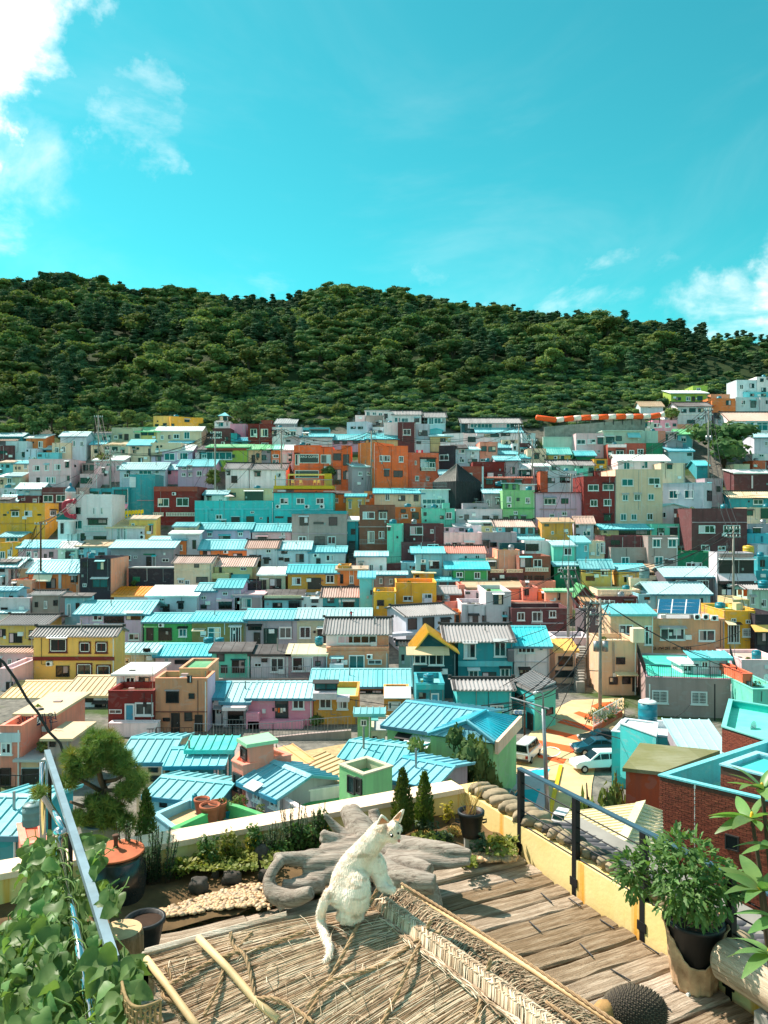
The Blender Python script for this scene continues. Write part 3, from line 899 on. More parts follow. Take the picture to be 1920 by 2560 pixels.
# ------------------------------------------------------------------ the village, house by house
village(1,'''
50 358 235 505|pcy|f|D6|190,450,25,45n|pale blue flat-roofed block behind the maroon house at the left edge
0 395 115 522|plm|f|D5|0,440,62,26n|maroon flat-roofed house at the left edge below the wood
350 425 452 458|org|g400:lc|D3|372,432,30,18n|tiny orange cottage with pale blue roof left of the cream flat house
215 422 322 522|lbl|f|D4|230,430,14,16n 245,490,22,22w 278,492,30,26w|small pale blue house with two low windows beside the cyan wall
322 456 505 522|cyn|f|D4|330,470,30,20n|low cyan walled house under the cream flat house
450 372 612 480|pye|f:cr|s152|475,410,34,46w 534,403,32,50w 730,435,16,16n>|cream yellow flat-roofed house with laundry on its roof below the wood
740 295 966 360|pmt|s278:gy|D5|885,315,36,30n 942,308,22,34n|long low pale teal house with grey roof at the edge of the wood
965 240 1215 358|pgr|f|D6|985,305,32,32w 1030,300,26,36n 1075,293,36,54d 1165,293,42,38n|pale green flat house with a taller left half at the edge of the wood
1325 140 1472 238|yel|f:cr|D6|1340,208,32,22n 1408,200,34,32n|highest yellow flat-roofed block standing under the trees
1472 150 1756 236|gold|f:cr|D7 k3|1480,204,26,28n 1594,170,44,22n|orange yellow long flat block right of the highest yellow block
1182 268 1352 348|yel|g240:gn|D4 o.5 r.9|1215,278,60,28n 1280,278,52,28n|open yellow hut with green roof among the top houses
1352 264 1742 346|cre|g234:wh|D4|1390,305,26,36w 1455,303,22,34n 1500,295,50,40w 1590,275,50,62B|long cream house with white roof and teal door below the yellow block
1465 370 1662 392|cre|s335:bl|D4|1480,374,40,14n|cream cottage almost hidden under a bright blue roof
785 382 905 462|pye|g355:cy|D4|815,425,24,28n 842,405,20,22w 815,440,40,20n|small cream house with cyan gable left of the pole
905 386 1122 468|pmt|s358:rt|D4|910,400,32,26n 970,405,46,34n 1050,380,22,22w 1045,430,32,28n|pale teal house with beige roof behind the tall pole
1108 390 1302 545|pye|g346:cy|D5|1140,403,30,16n 1150,434,26,26n 1180,410,22,20n 1195,500,40,40n 1100,505,30,35n|old cream house with wide cyan roof and bare lower walls
1300 370 1562 545|cre|f|D6|1352,395,18,20n 1385,392,16,18n 1282,420,20,60d 1355,430,14,30n|tall beige house with roof terrace right of the old cream house
1308 482 1402 552|lil|s470:dk|D3|1345,488,48,40n|small lilac annex with dark lean-to roof
1400 436 1662 552|lil|g393:wh|D5|1420,460,92,62B 1530,455,94,60B|lilac house with two big blue lattice windows
248 512 616 722|ppk|f|s125|285,565,60,48w 388,560,36,50w 468,555,58,50w 565,533,32,52n 400,664,37,56B 445,664,37,56B 315,670,30,50d 580,655,22,42n 640,560,14,18n> 250,642,366,8p:ppk|long pink two storey house with white framed windows
708 548 842 632|tau|f|D4|720,560,40,50n 775,560,40,50n|grey brown extension behind the pink house
690 640 842 722|ppk|f|D3|695,672,100,50n|pink garage with wide dark opening right of the pink house
842 572 952 662|ppk|f:wh|D4|880,590,30,40n 900,630,22,28d|small pale pink house with white roof beside the tall pole
1035 600 1428 704|lbl|g545:lc|D5|1070,635,44,36w 1095,610,28,46n 1200,608,112,36B 1340,604,36,36w|pale blue house with long light cyan roof left of the lilac wall
1428 600 1538 660|pnk|g562:lc|D4|1440,612,40,30n|pink cottage joined to the right end of the long light cyan roof
1538 572 1850 692|lil|g520:cy|D6|1570,575,42,26w 1625,575,34,26w 1570,630,36,30w 1630,630,30,30w 1700,612,45,45w|lilac house with cyan roof behind the dark trees
0 540 116 632|cyn|s522:rs|D5|55,560,26,26n 0,605,22,26n|cyan house with tan roof at the left edge
114 550 252 638|pye|g528:cy|D4|132,577,16,24n 160,577,20,24n 208,553,28,42w|cream house with three windows joined to the pink house
0 664 62 742|cre|s628:wh|D4|5,700,20,30n|cream sliver of a house with white roof at the left edge
60 660 182 756|pgr|g632:lc|s118|65,675,40,46w|pale green house with cracked side wall near the left edge
140 768 362 852|pcy|g722:lc|D4|170,770,18,16n 225,800,26,24w|pale cyan cottage with light roof above the dark plum cottage
0 762 136 832|lgr|f|D4|35,770,28,30w 80,788,46,34w|pale grey house with white window at the left edge
0 872 152 900|wht|g825:cy|D3|20,875,40,15n|white gable with cyan roof above the yellow house
150 828 342 894|plm|f:dk|D3|185,850,32,18w 286,853,32,28w|dark plum cottage with two small white windows
362 756 572 890|plm|f|D5|375,822,84,60w 487,820,84,60w 372,800,200,6p:gry|plum brown house with wide white windows behind the domed tower
660 760 770 860|tau|f|D3||bare grey block between the dome and the teal wall
760 765 972 850|tea|f|D4|775,790,80,30n 885,795,75,40n|low teal block left of the teal shop
1120 645 1338 970|tea|f:te|D5|1120,665,54,90p:pcy 1185,865,150,6p:mau|tall teal building with roof terrace behind the teal shop
968 755 1112 990|tea|f:te|s78|985,775,118,108T 965,900,144,40v:pnk 985,945,90,45n|teal shop with one huge square window and pink awning
1330 750 1705 1006|mar|f:rd|D7|1365,850,96,70w 1525,845,106,72w 1490,798,32,26a 1330,750,375,40p:brk 1328,972,94,32b 1440,972,250,32b|maroon house with brick roof edge and white balustrades
0 893 388 1150|gold|f:cr|s118|100,960,66,46w 212,957,66,48w 430,955,52,46w> 28,986,28,14n 325,985,32,14n 0,1062,388,8p:och|large orange yellow flat house at the left edge beside the domed house
''')
village(2,'''
1495 88 1760 145|wht|F:gy|D5 o.2|1505,100,34,38B 1558,105,36,28B 1610,110,36,28B 1690,108,30,30n|white house with row of blue windows near the vegetable plots
1410 134 1502 188|whp|f|D3||small blank pinkish white block under the white house
1500 136 1662 262|con|f|D5|1555,215,30,20n 1590,190,36,30n|bare concrete house between white ones at the top
1338 190 1512 302|lbl|f:wh|D5 k-1.5|1372,230,42,20n 1435,230,42,22n|pale blue white cube house with two small windows at the top
1560 236 1665 302|pcy|f:wh|D4|1565,265,32,28w 1610,262,30,20n|low pale blue house at the foot of the concrete one
720 205 892 240|gry|s163:gy|D5||grey lean-to shed with sloping sheet roof above the red house
235 138 312 188|tau|p106:cy|D2.5|240,140,65,40n|small lookout tower with pointed cyan roof
195 188 332 248|wht|f:wh|D5|212,190,62,42B 295,190,20,36w|white glazed rooftop storey under the pointed tower
330 208 468 300|pnk|f|D6||pink blank block right of the white rooftop storey
180 246 332 380|plm|f|D5|185,275,72,52w 280,320,32,36n 255,362,30,24a|plum house carrying the white glazed storey
335 288 388 382|tea|f|D4||narrow deep teal block beside the plum house
385 352 497 390|tea|g328:bl|D3|400,358,30,20n|teal hut with blue roof left of the red brown cube
600 176 692 214|brk|f|D3||red brown stair box on the roof of the red cube
484 208 692 392|mar|f:rd|D6|505,250,56,66w 595,250,62,66w 600,370,60,20w 484,346,208,6p:brk|dark red cube house with two tall white windows
690 236 948 390|lgr|f:gy|D6|690,268,40,44n 800,270,46,42w 850,270,50,42w|long pale grey house right of the dark red cube
945 240 1184 322|cyn|f:cy|D4|950,262,60,20T 1020,262,160,20T|cyan upper storey with a band of glass
800 334 926 392|gry|x316:gy|D3|815,345,36,16n|small grey gabled shed in front of the pale grey house
940 318 1212 398|pcy|g298:cy|D4|960,288,48,24w 980,370,50,26w|light cyan house with two tiny windows left of the lilac cottage
1208 343 1494 384|lil|g302:cy|D4|1225,350,50,28n 1300,350,40,30n 1390,350,60,28n|lilac cottage under a long bright cyan roof
1500 335 1782 382|ygr|g292:cy|D5|1525,345,30,25n|yellow green cottage with cyan roof beside the orange block
130 408 488 556|lim|s385:gn|D6|25,450,95,60n 125,448,222,68B 130,408,358,28p:brk 345,470,25,30n|green house with glazed veranda and a rust band under its roof
488 425 602 556|kha|g390:gn|D4|515,475,30,78d 555,460,28,40n|khaki terraced front with pale green roof
601 425 686 556|gry|g393:gn|D4|603,475,40,45n 650,430,32,28n|grey narrow front between khaki and orange fronts
685 425 772 556|org|g393:aq|D4|700,470,50,30w 695,515,56,38B|orange narrow terraced front with aqua roof
771 428 872 556|whp|g393:wh|D4|788,472,32,72D 835,470,30,60n|pale pink narrow front with white door left of the coffee house
290 595 492 722|wht|t550:gt|D5|340,655,52,62d 300,620,30,30n|white cottage with grey tiled roof and dark upturned ridge
498 602 812 722|wht|t557:gt|D6|540,625,52,36n 725,630,46,36w|wider white cottage with grey tiled roof left of the yellow terrace
300 766 702 882|kha|f|D5|455,790,160,78n:plm 320,800,60,40n|khaki house behind the rooftop parasol
1382 574 1546 770|gry|s540:lc|D3 k1.5|1435,620,34,32w 1510,622,34,28w|grey blue slim house right of the coffee house
1488 790 1577 898|org|f|D3|1530,818,32,28n|small orange block left of the cream house
1576 806 2002 930|pye|g769:cy|D5|1669,810,40,58w 1781,825,62,48n 1916,820,42,56n|cream house with light cyan roof under the orange towers
1447 908 1756 1245|brn|f:gy|D6|1475,965,104,62w 1615,967,70,62w 1517,1133,60,102W 1613,1133,48,62w 1437,1090,319,10p:tau 1447,1205,300,38r|brown two storey house with grid windows beside the black stairway
862 985 1337 1268|tau|f:gy|D6 Ctea|930,1011,76,74n 1050,1053,88,20n 1182,1011,74,74n 920,1178,68,52w 1060,1178,86,92n 1172,1178,70,68w 860,958,478,26p:tea 862,1152,475,8p:mau|taupe two storey house with teal roof edge left of the black stairway
705 795 1218 1078|tur|F:plm|D6 o.15|760,847,72,52w 902,847,70,52w 1072,847,68,52w 725,905,40,32a 975,905,40,32a 1105,905,40,32a 720,1005,70,16n 825,1010,36,64d 705,943,513,10p:cyn|turquoise house with three white windows and three air conditioners below the yellow terrace
24 872 702 1080|tur|f:aq|D7|205,990,56,42w 340,1010,72,62d 470,1005,66,64n 505,960,32,20w 585,1013,26,18w 650,1010,16,64d 255,1040,40,32n 118,945,22,130c:tur 425,945,22,130c:tur 668,945,24,130c:tur 24,938,676,8p:cyn 335,1002,82,8p:lc|long turquoise house with wall pillars and a walled roof terrace
''')
village(3,'''
0 106 76 200|wht|f:gy|D5|0,118,32,44n|white house end at the top with one dark window
76 128 322 200|wht|t100:gt|D5|90,150,52,42B 150,155,60,38B 262,160,42,32n|white tiled house with two blue windows at the top
378 150 532 218|pcy|t113:gt|D5 l.9|385,152,45,60B 432,155,62,52B 500,155,28,52w|pale house with glass corner and grey tiles left of the round tree
0 196 122 345|wht|f|D5||blank white wall house left of the plum cube
120 193 272 388|plm|f|D5|165,252,66,52w|plum cube house with one white window
270 208 396 348|lbl|f|D5|298,262,78,48n|pale blue cube joined to the plum cube
272 348 396 392|pcy|f|D4|280,356,40,24n|low pale cyan wall house under the pale blue cube
395 262 502 302|cyn|x248:cy|D4||little cyan gable behind the white sloping house
520 290 684 390|wht|f|D5 k-2||blank white house with slanting side
400 312 602 382|ygr|s300:lc|D4|485,330,46,30n|yellow green low house with pale roof
488 366 640 404|wht|f|D3||low white garden wall house
670 196 1182 284|dtl|t163:gt|D5 o.6|700,205,45,60n 745,203,345,40B 1095,210,70,50n|long dark teal hanok with grey tiled roof below the field
682 290 797 366|wht|f|D4|690,318,100,46n|white glazed room left of the cyan roof
800 280 1192 330|wht|g242:cy|D5|865,293,130,28n 1010,290,80,22n|white house under the broad cyan roof before the hanok
795 328 1012 376|pcy|f|D3||low pale wall house under the broad cyan roof
1193 288 1308 380|pcy|f|D4|1230,298,36,50B|pale cyan cube left of the retaining wall
1016 346 1170 402|cre|f|D4|1040,358,30,22n 1095,358,30,25n|cream flat house left of the pole pair
828 364 984 530|sal|f:rd|s-135|840,400,46,44n 900,402,66,46n 832,508,62,24w|salmon flat house with two dark windows
985 412 1088 440|gry|g379:cy|D4||topmost of three stacked cyan roofs
985 468 1152 494|och|g437:cy|D4|1000,470,60,16n|middle of three stacked cyan roofs with ochre wall
965 522 1168 665|gry|g489:cy|D5|1000,560,50,60n 1090,580,40,60n|lowest of three stacked cyan roofs with grey wall
1108 378 1172 455|wht|f|D3|1120,400,20,30n|slim white house end beside the pole
1170 374 1262 458|plm|f|D3|1175,420,62,36w|dark plum house end with white window beside the pole
1168 502 1268 560|lgr|g472:cy|D4|1180,520,30,24w 1225,520,30,24w|pale grey house with short cyan roof left of the pole
1165 594 1266 658|dtl|s554:wh|D3|1180,605,70,40n|dark shopfront under a white painted awning roof
1238 422 1402 552|pye|f:gy|D4|1298,467,42,44n 1367,474,20,16n|cream tower house with one dark window
1294 572 1428 705|gry|s549:wh|D4|1305,610,60,60n|grey house with pinkish white roof under the cream tower
475 396 602 566|blk|f|D5 k-1|480,472,80,50w|black brown house with one white window
602 416 712 548|lbl|s388:dk|D4|640,425,60,36w 640,508,56,32w|pale blue house under a black lean-to roof
712 430 824 550|pcy|s408:lc|D4|755,443,30,32w 725,510,80,36n|pale cyan house left of the salmon house
768 536 1048 668|mar|f:rd|D6|800,580,40,40n|dark red long flat house with a round water tank
640 576 862 862|brk|f|D6|720,630,42,52w 790,768,42,30w 845,575,15,285p:pcy|red brown house behind the black tower
893 622 1052 676|plm|f|D4|985,643,34,18w 895,630,50,38p:wht|plum low house with white stair wall
850 672 1272 752|brk|s668:rd|D4|880,690,60,40n 1000,690,60,40n 1130,690,60,40n|row of old brick sheds under the pole
210 458 472 722|orr|f:rd|D6 k1|310,508,136,104n 320,535,30,50w 355,537,28,48w 390,538,52,48w 318,585,126,28b 265,525,16,36w 268,655,34,44w 362,672,28,26w|orange red house with white balcony windows and arched glass roof
-75 398 208 775|ora|f:rd|D7|-38,478,40,52w 0,480,54,52w 128,485,40,52w 0,605,46,56n 82,610,80,56n|big orange house with brown roof next to the slim grey house
-224 370 -76 735|org|f|D6 k-2||bright orange left wing of the big orange house
320 770 558 938|pcy|F:wh|D5|330,855,200,45B 250,716,290,36r 335,905,40,30a 440,905,40,30a|white terrace house with glass deck and black outside stair
95 928 328 1056|org|f|D4|145,943,44,32n 150,988,56,32w 230,938,40,24a 240,970,60,60n|orange lower house under the solar panels
326 938 612 1090|mnt|f:aq|D5|342,970,26,30n 483,998,34,32n 533,970,54,58w 503,890,60,48q:mnt 530,1032,80,52r:dgn|bright mint house with turquoise balcony below the black tower
1025 782 1302 1040|tgr|f|D6|1060,835,40,48w 1145,845,26,28n 1222,843,40,48w 1120,960,34,28w 1030,1010,46,28n 1085,1000,72,32n 1185,1005,40,34n 1065,900,34,28a 1025,932,277,10p:grn|light green three storey house
1025 716 1172 785|tgr|F:lc|D5|1045,725,30,40n 1110,730,26,44n|light green roof storey on the green house
1174 726 1302 785|wht|F:wh|D5|1250,742,32,30w|white roof room on the green house
620 944 1022 1042|lgr|f:wh|D6|645,995,40,32w 695,990,40,48n 850,1000,60,38n 945,1000,42,34n 785,876,236,62r|pale grey house with railed white deck right of the black tower
1350 618 1416 790|rust|f|D4||rust coloured narrow wall house right of the poles
1414 614 1665 790|pcy|f:lc|D6|1414,672,62,46n 1520,665,86,50n|pale cyan flat house with dark wide windows
1414 466 1612 532|yel|g418:te|D4|1465,485,30,26a 1510,480,46,32n|ochre yellow cottage with mottled cyan roof
1430 560 1665 618|pmt|t527:gt|D4|1450,575,70,30n|pale green house end with grey tiled edge
1310 796 1735 1045|lil|F:plm|D6|1380,850,106,54w 1530,850,62,46n 1535,965,46,34w 1430,985,42,28w 1345,938,320,10p:mau|lilac grey house with a maroon roof edge
''')
village(4,'''
1388 105 1562 255|pcy|f:wh|D5|1413,143,32,42w 1500,135,38,38n|white cyan block in the top right corner
1560 78 1720 255|wht|f:wh|D6|1590,90,30,30n 1645,82,20,20n 1600,170,40,40n|tallest white block in the top right corner
1450 210 1720 262|cyn|f|D3|1505,222,34,24n 1600,222,40,24n|low cyan storey under the top right white blocks
1140 265 1378 360|org|f:rd|D6|1295,280,44,42n 1160,288,40,40q:org|orange tan flat house at the upper right
1165 228 1332 265|tan|f|D4||tan upper room on the orange tan house
1380 255 1592 348|pcy|f:wh|D6|1427,278,36,40w 1507,283,46,60n|pale cyan house right of the orange tan house
1590 254 1722 355|lgr|f|D5|1640,280,16,30n|pale grey house at the right edge below the white blocks
1010 155 1137 198|lim|f:gn|D5|1042,173,34,20w|lime green upper room with white window
822 218 1138 285|lim|s197:wh|D5|858,252,48,28n 950,248,38,36B 1000,245,28,40d 1047,243,46,38n|lime green house with white roof under the wood
558 330 752 370|pcy|g294:rs|D4|625,332,24,12n|pale cyan hut with brownish white roof by the plots
878 332 1172 480|lgr|t303:dk|D6|910,355,44,32n 978,347,54,36n 1055,350,46,32n 960,448,66,32n 1072,422,36,28w 885,395,285,8p:wht|white grey two storey house with dark tiled roof
764 372 886 446|wht|f|D4|880,460,20,20n|low white wall house left of the two storey house
1320 456 1730 556|wht|t388:pk|D7|1350,470,96,46B 1470,470,66,62B 1560,470,140,72B|broad white hanok with reddish tiled roof at the right edge
1208 432 1322 482|lgr|t398:dk|D5|1225,445,60,30n|dark roofed wing left of the broad hanok
660 452 876 546|pnk|f:wh|D6|668,478,56,38w 770,475,32,38w 835,480,30,25n|pink house under the striped barrier
708 545 772 645|sal|f|D4||narrow salmon house under the pink house
875 488 1008 532|sal|f:cr|D4|945,492,50,34p:ygr|salmon flat annex right of the pink house
750 550 872 632|whp|F:wh|D4|775,575,18,50n 825,560,16,22n 850,570,14,46n|white slim house with flat eaves below the pink one
880 570 1008 636|cyn|g533:gn|D4|905,592,46,46B|cyan house with pale green roof left of the big tree
590 468 672 548|pmt|f|D3|592,475,24,40T|mint roof tower with a teal door
556 545 708 648|pmt|f|D5||light mint cube with a blank front
234 540 562 712|pmt|F:pmt|D6 o.3|258,595,72,52n 345,588,50,42n 440,560,110,46v:cy|mint long house with cyan awning
80 506 292 558|ppk|F:ppk|D5|97,515,46,40B 193,510,46,42B|pale pink upper room with two blue windows
0 566 237 715|ppk|f:wh|D6|5,618,76,42w 100,615,70,40w 185,600,50,58n 178,708,30,26w|pale pink house with two wide white windows
388 612 522 660|brk|f|D4||low brick wall house before the mint house
275 660 437 780|brk|f:wh|D5|345,712,66,54w 275,660,160,26p:wht 275,715,55,60n|brick house with white upper wall
436 652 604 778|brk|f:rd|D5|460,710,42,44w 530,700,52,48w|red brick house with two grilled windows
604 650 748 758|dgn|f|D5||deep green blank cube beside the red brick house
0 756 166 805|dgn|g720:cy|D4||deep green house end with turquoise roof
0 842 157 905|pmt|t808:gt|D4|30,850,30,20n 110,860,40,45n|pale green house with grey tiled roof left of the gold house
0 870 102 935|mnt|f|D3||mint blank wall house under the tiled one
0 930 72 1062|pcy|f|D4|10,940,62,52n|pale cyan narrow house left of the dark red tower
155 788 272 884|gold|f:wh|s82|178,798,68,30n 175,868,74,16w|gold cube house with white roof edge
780 642 922 705|gry|x622:gy|D5||grey gabled roof left of the big tree
800 716 1012 762|pcy|s662:bl|D5|960,735,40,24n|pale house with sloping blue roof left of the big tree
1045 842 1142 905|tea|g803:cy|D4||teal hut under the big tree
165 888 342 942|mar|f|D4||dark red roof room on the dark red tower
65 938 343 1356|mar|f:rd|D7|103,1007,92,54w 230,1003,94,54w 122,1138,62,57w 238,1133,66,57w 240,1268,62,52n|dark red three storey tower house
360 800 802 886|wht|g753:wh|D6|410,815,54,62B 565,805,56,64B 730,812,32,54n|white top storey with two teal windows on the tall cream house
340 878 748 1356|pye|f:cr|D8|393,958,102,62B 625,948,100,58w 672,1006,55,28a 400,1093,50,54B 500,1090,56,56w 620,1086,54,56B 383,1258,52,60B 475,1261,50,54B 612,1256,52,58w|tall cream stained apartment house with teal windows
735 823 942 992|cre|f|D6|785,835,46,38n|cream side block of the tall apartment house
750 995 1102 1185|lbl|f:cy|s112 k-4 Ccyn|805,1058,75,70B 937,1055,79,72B 1130,1060,75,90n>|pale blue house with two teal square windows
1540 600 1722 730|lbl|g573:lc|D5|1630,635,26,38w|light blue house at the right edge behind the big tree
1525 742 1722 805|wht|f|D4|1580,745,42,24w|white roof room at the right edge
1528 802 1644 880|orr|f|D4||orange red wall house at the right edge
1640 802 1722 880|mar|f|D4||maroon house end at the right edge
1365 832 1502 885|cre|f|D4||beige roof block above the plum house
1365 908 1722 1052|plm|s878:wh|D5|1515,930,12,110p:wht|plum house with white eaves at the right edge
''')
village(5,'''
0 215 182 266|och|g177:cy|D5|50,215,110,42B|ochre house with cyan roof at the left edge
0 268 156 404|gold|f|D4|0,340,46,62B 68,325,34,60w|gold house with blue door under the cyan roof at the left edge
158 307 502 414|mau|g249:cy|D5|170,310,26,28w 230,340,42,62B 297,350,30,40w 382,362,22,40d 425,345,36,48n|mauve grey house with cyan roof behind the wooden pole
500 312 668 418|pmt|g260:gy|D4|565,345,46,56d 615,375,26,32w 575,335,70,8p:dgr|pale green house with grey white roof
668 296 926 405|sky|s243:rs|s105|695,325,26,32w 752,345,70,52n 850,348,54,50n 670,370,56,32n|bright sky blue house with brown flat roof
958 310 1502 472|gry|g248:lc|D6|995,370,42,26w 1072,372,62,46w 1155,378,32,24w 1265,385,42,86d:tan 1320,385,26,86w 1400,402,60,30w 1240,360,100,10p:dgn|large grey house with long light cyan roof and wooden door
1110 476 1508 640|blk|F:gy|D1.5 o0|1150,560,60,40p:dgn|black retaining wall house under the grey house
690 403 957 775|blk|f:wh|s155 Spea|713,430,52,48n 833,428,72,74T 797,578,138,76T 716,618,32,30w|black brick house with peach side wall and teal windows
1505 442 1826 645|pye|t388:pk|D5|1543,585,46,32w 1597,588,42,42w 1678,445,42,36n 1696,560,100,52n 1505,500,320,12p:pye|pale yellow house with pinkish tiled roof above the spotted house
0 476 72 645|lgr|g398:lc|D6 r1.5|0,480,42,38n 20,560,24,70n|pale grey house with light cyan roof at the left edge
70 482 242 596|cre|g410:wh|D6 r1.8|95,505,22,28n 120,545,46,26w|cream house with white cyan roof near the left edge
250 522 692 668|org|g420:cy|D6|612,548,60,60n 300,525,160,70v:cr 400,575,82,85n 508,520,24,140p:pcy|orange brown house with broad cyan roof beside the black house
98 590 276 722|pea|f:rd|s132|117,615,26,32n 175,622,26,24w|peach low block with flat roof near the left edge
0 745 256 880|lgr|f|D5|10,825,58,18n|pale grey wall house under the peach block
0 872 110 905|wht|g838:lc|D4 r1.6||white gable with light roof at the left edge
0 975 336 1130|yel|t897:gt|D6 r1.2|80,1045,112,85n 252,1020,75,80R 0,1010,50,70n|yellow house with grey tiled roof at the left edge
985 722 1282 790|pcy|s648:og|D5||pale cyan wall house with a bright orange roof
1276 722 1700 880|lbl|s636:wh|D6|1375,745,46,24w 1350,795,60,32n 1410,795,56,74d 1540,785,46,52n 1300,840,230,40r:blk|pale house with white cow-spotted roof
690 882 1232 1080|lil|g770:cy|D7 l.7 r.9|805,875,82,62w 900,875,172,84n 1090,872,142,60n 665,965,420,34p:lgr 1112,1048,92,60w|lilac house with long bright cyan ribbed roof
1246 950 1664 1135|grn|g878:cy|D6|1265,1000,62,110d 1370,1000,116,110n 1545,1005,72,72B 1375,960,46,32a 1240,985,120,12p:tgr|bright green house with cyan roof
''')
village(6,'''
60 150 508 252|lil|g98:cy|D5|135,177,40,32w 400,175,40,32w 235,203,96,46n 232,198,105,8p:cyn|lilac cottage with cyan roof below the long turquoise house
520 165 858 254|ppk|g106:cy|D5|775,178,30,28w 570,210,76,42n 760,225,46,28w 555,200,110,10v:ppk|pale pink cottage with cyan roof left of the taupe house
68 320 472 400|org|g244:cy|D5|95,335,70,42n 210,370,102,28n 355,358,80,38n 275,330,40,28a 360,318,78,18n|orange brown cottage with bright cyan roof
474 312 736 475|lbl|t250:pk|D5|640,322,44,32w 495,370,102,105n 622,405,42,42n 665,403,20,14n|pale blue cottage with pinkish tiled roof
735 322 1018 466|lbl|g257:lc|D5|772,325,52,36n 750,392,42,26n 800,395,42,34n 897,363,70,70n|pale blue cottage with light cyan roof and brown lattice window
1018 346 1324 462|pcy|g299:cy|D4|1045,360,56,30a 1073,400,38,54d 1157,370,64,54w 1230,420,90,40r|pale cyan cottage next to the black stairway
168 470 520 605|ygr|t398:pk|D6 r.5|175,470,18,58n 235,470,24,54n 418,480,52,24w 345,540,156,36v:cy 168,525,162,46q:ygr|yellow green cottage with dark ridged pinkish tiles
580 540 806 675|pgr|s477:wh|D5|670,575,102,92n 612,588,30,80d 582,572,80,10p:wht|pale green cottage with patched white roof
830 525 1260 676|och|g459:cy|D5|865,565,78,64w 1000,568,116,98d 1157,543,72,70w 1118,585,16,14p:brn|ochre house with bright cyan roof beside the black stairway
1258 465 1366 676|och|f|D4||ochre stair block right of the ochre house
44 682 207 840|lil|g618:cy|D5|77,725,46,30w 75,800,52,36n|lilac house with lower cyan roof half
205 655 425 840|lil|g586:cy|D5|265,690,44,30w 230,770,116,68n 218,752,136,14v:ppk|lilac house with higher cyan roof half
370 708 607 840|mau|F:ppk|D5|430,745,86,84B 372,708,234,30p:lil|mauve terrace house beside the lilac ones
420 600 592 708|blk|f:dk|D3|530,615,45,40n|dark brown room on the mauve terrace
626 748 945 840|sky|s673:dk|D5|697,783,82,48n 835,765,110,74n 626,718,320,26p:rt|sky blue low house with grey brown roof
944 735 1130 840|pcy|f:rs|D5|1032,750,60,34n 1032,808,46,28n 970,795,12,26n|pale cyan middle part of the low blue row
1130 735 1455 840|tea|t659:pk|D5|1170,743,58,42n 1305,770,96,68n 1130,815,112,24n 1300,765,100,10p:pcy|teal end of the low blue row with pinkish tiles
1448 566 1568 860|cyn|s514:bl|D5 s-40 Ssal|1540,675,26,40n|bright cyan cube house with salmon side wall
0 946 462 1145|olv|g864:cy|D6|75,1045,42,32w 137,995,112,150B 330,990,96,150W 10,1005,110,16v:pgr 280,960,6,100p:pcy|olive house in the long row of cyan roofs
462 926 908 1145|gry|g844:cy|D6|485,985,116,36n 535,1040,56,100d 620,1005,122,135n 755,995,106,96w 752,990,112,8p:wht|grey house in the long row of cyan roofs
908 922 1536 1145|pgr|g838:lc|D6|930,990,96,100w 1085,995,128,140d 1232,975,60,55n 1050,1025,20,20n 1080,990,135,10v:wh|pale green grey house at the right end of the long row
''')
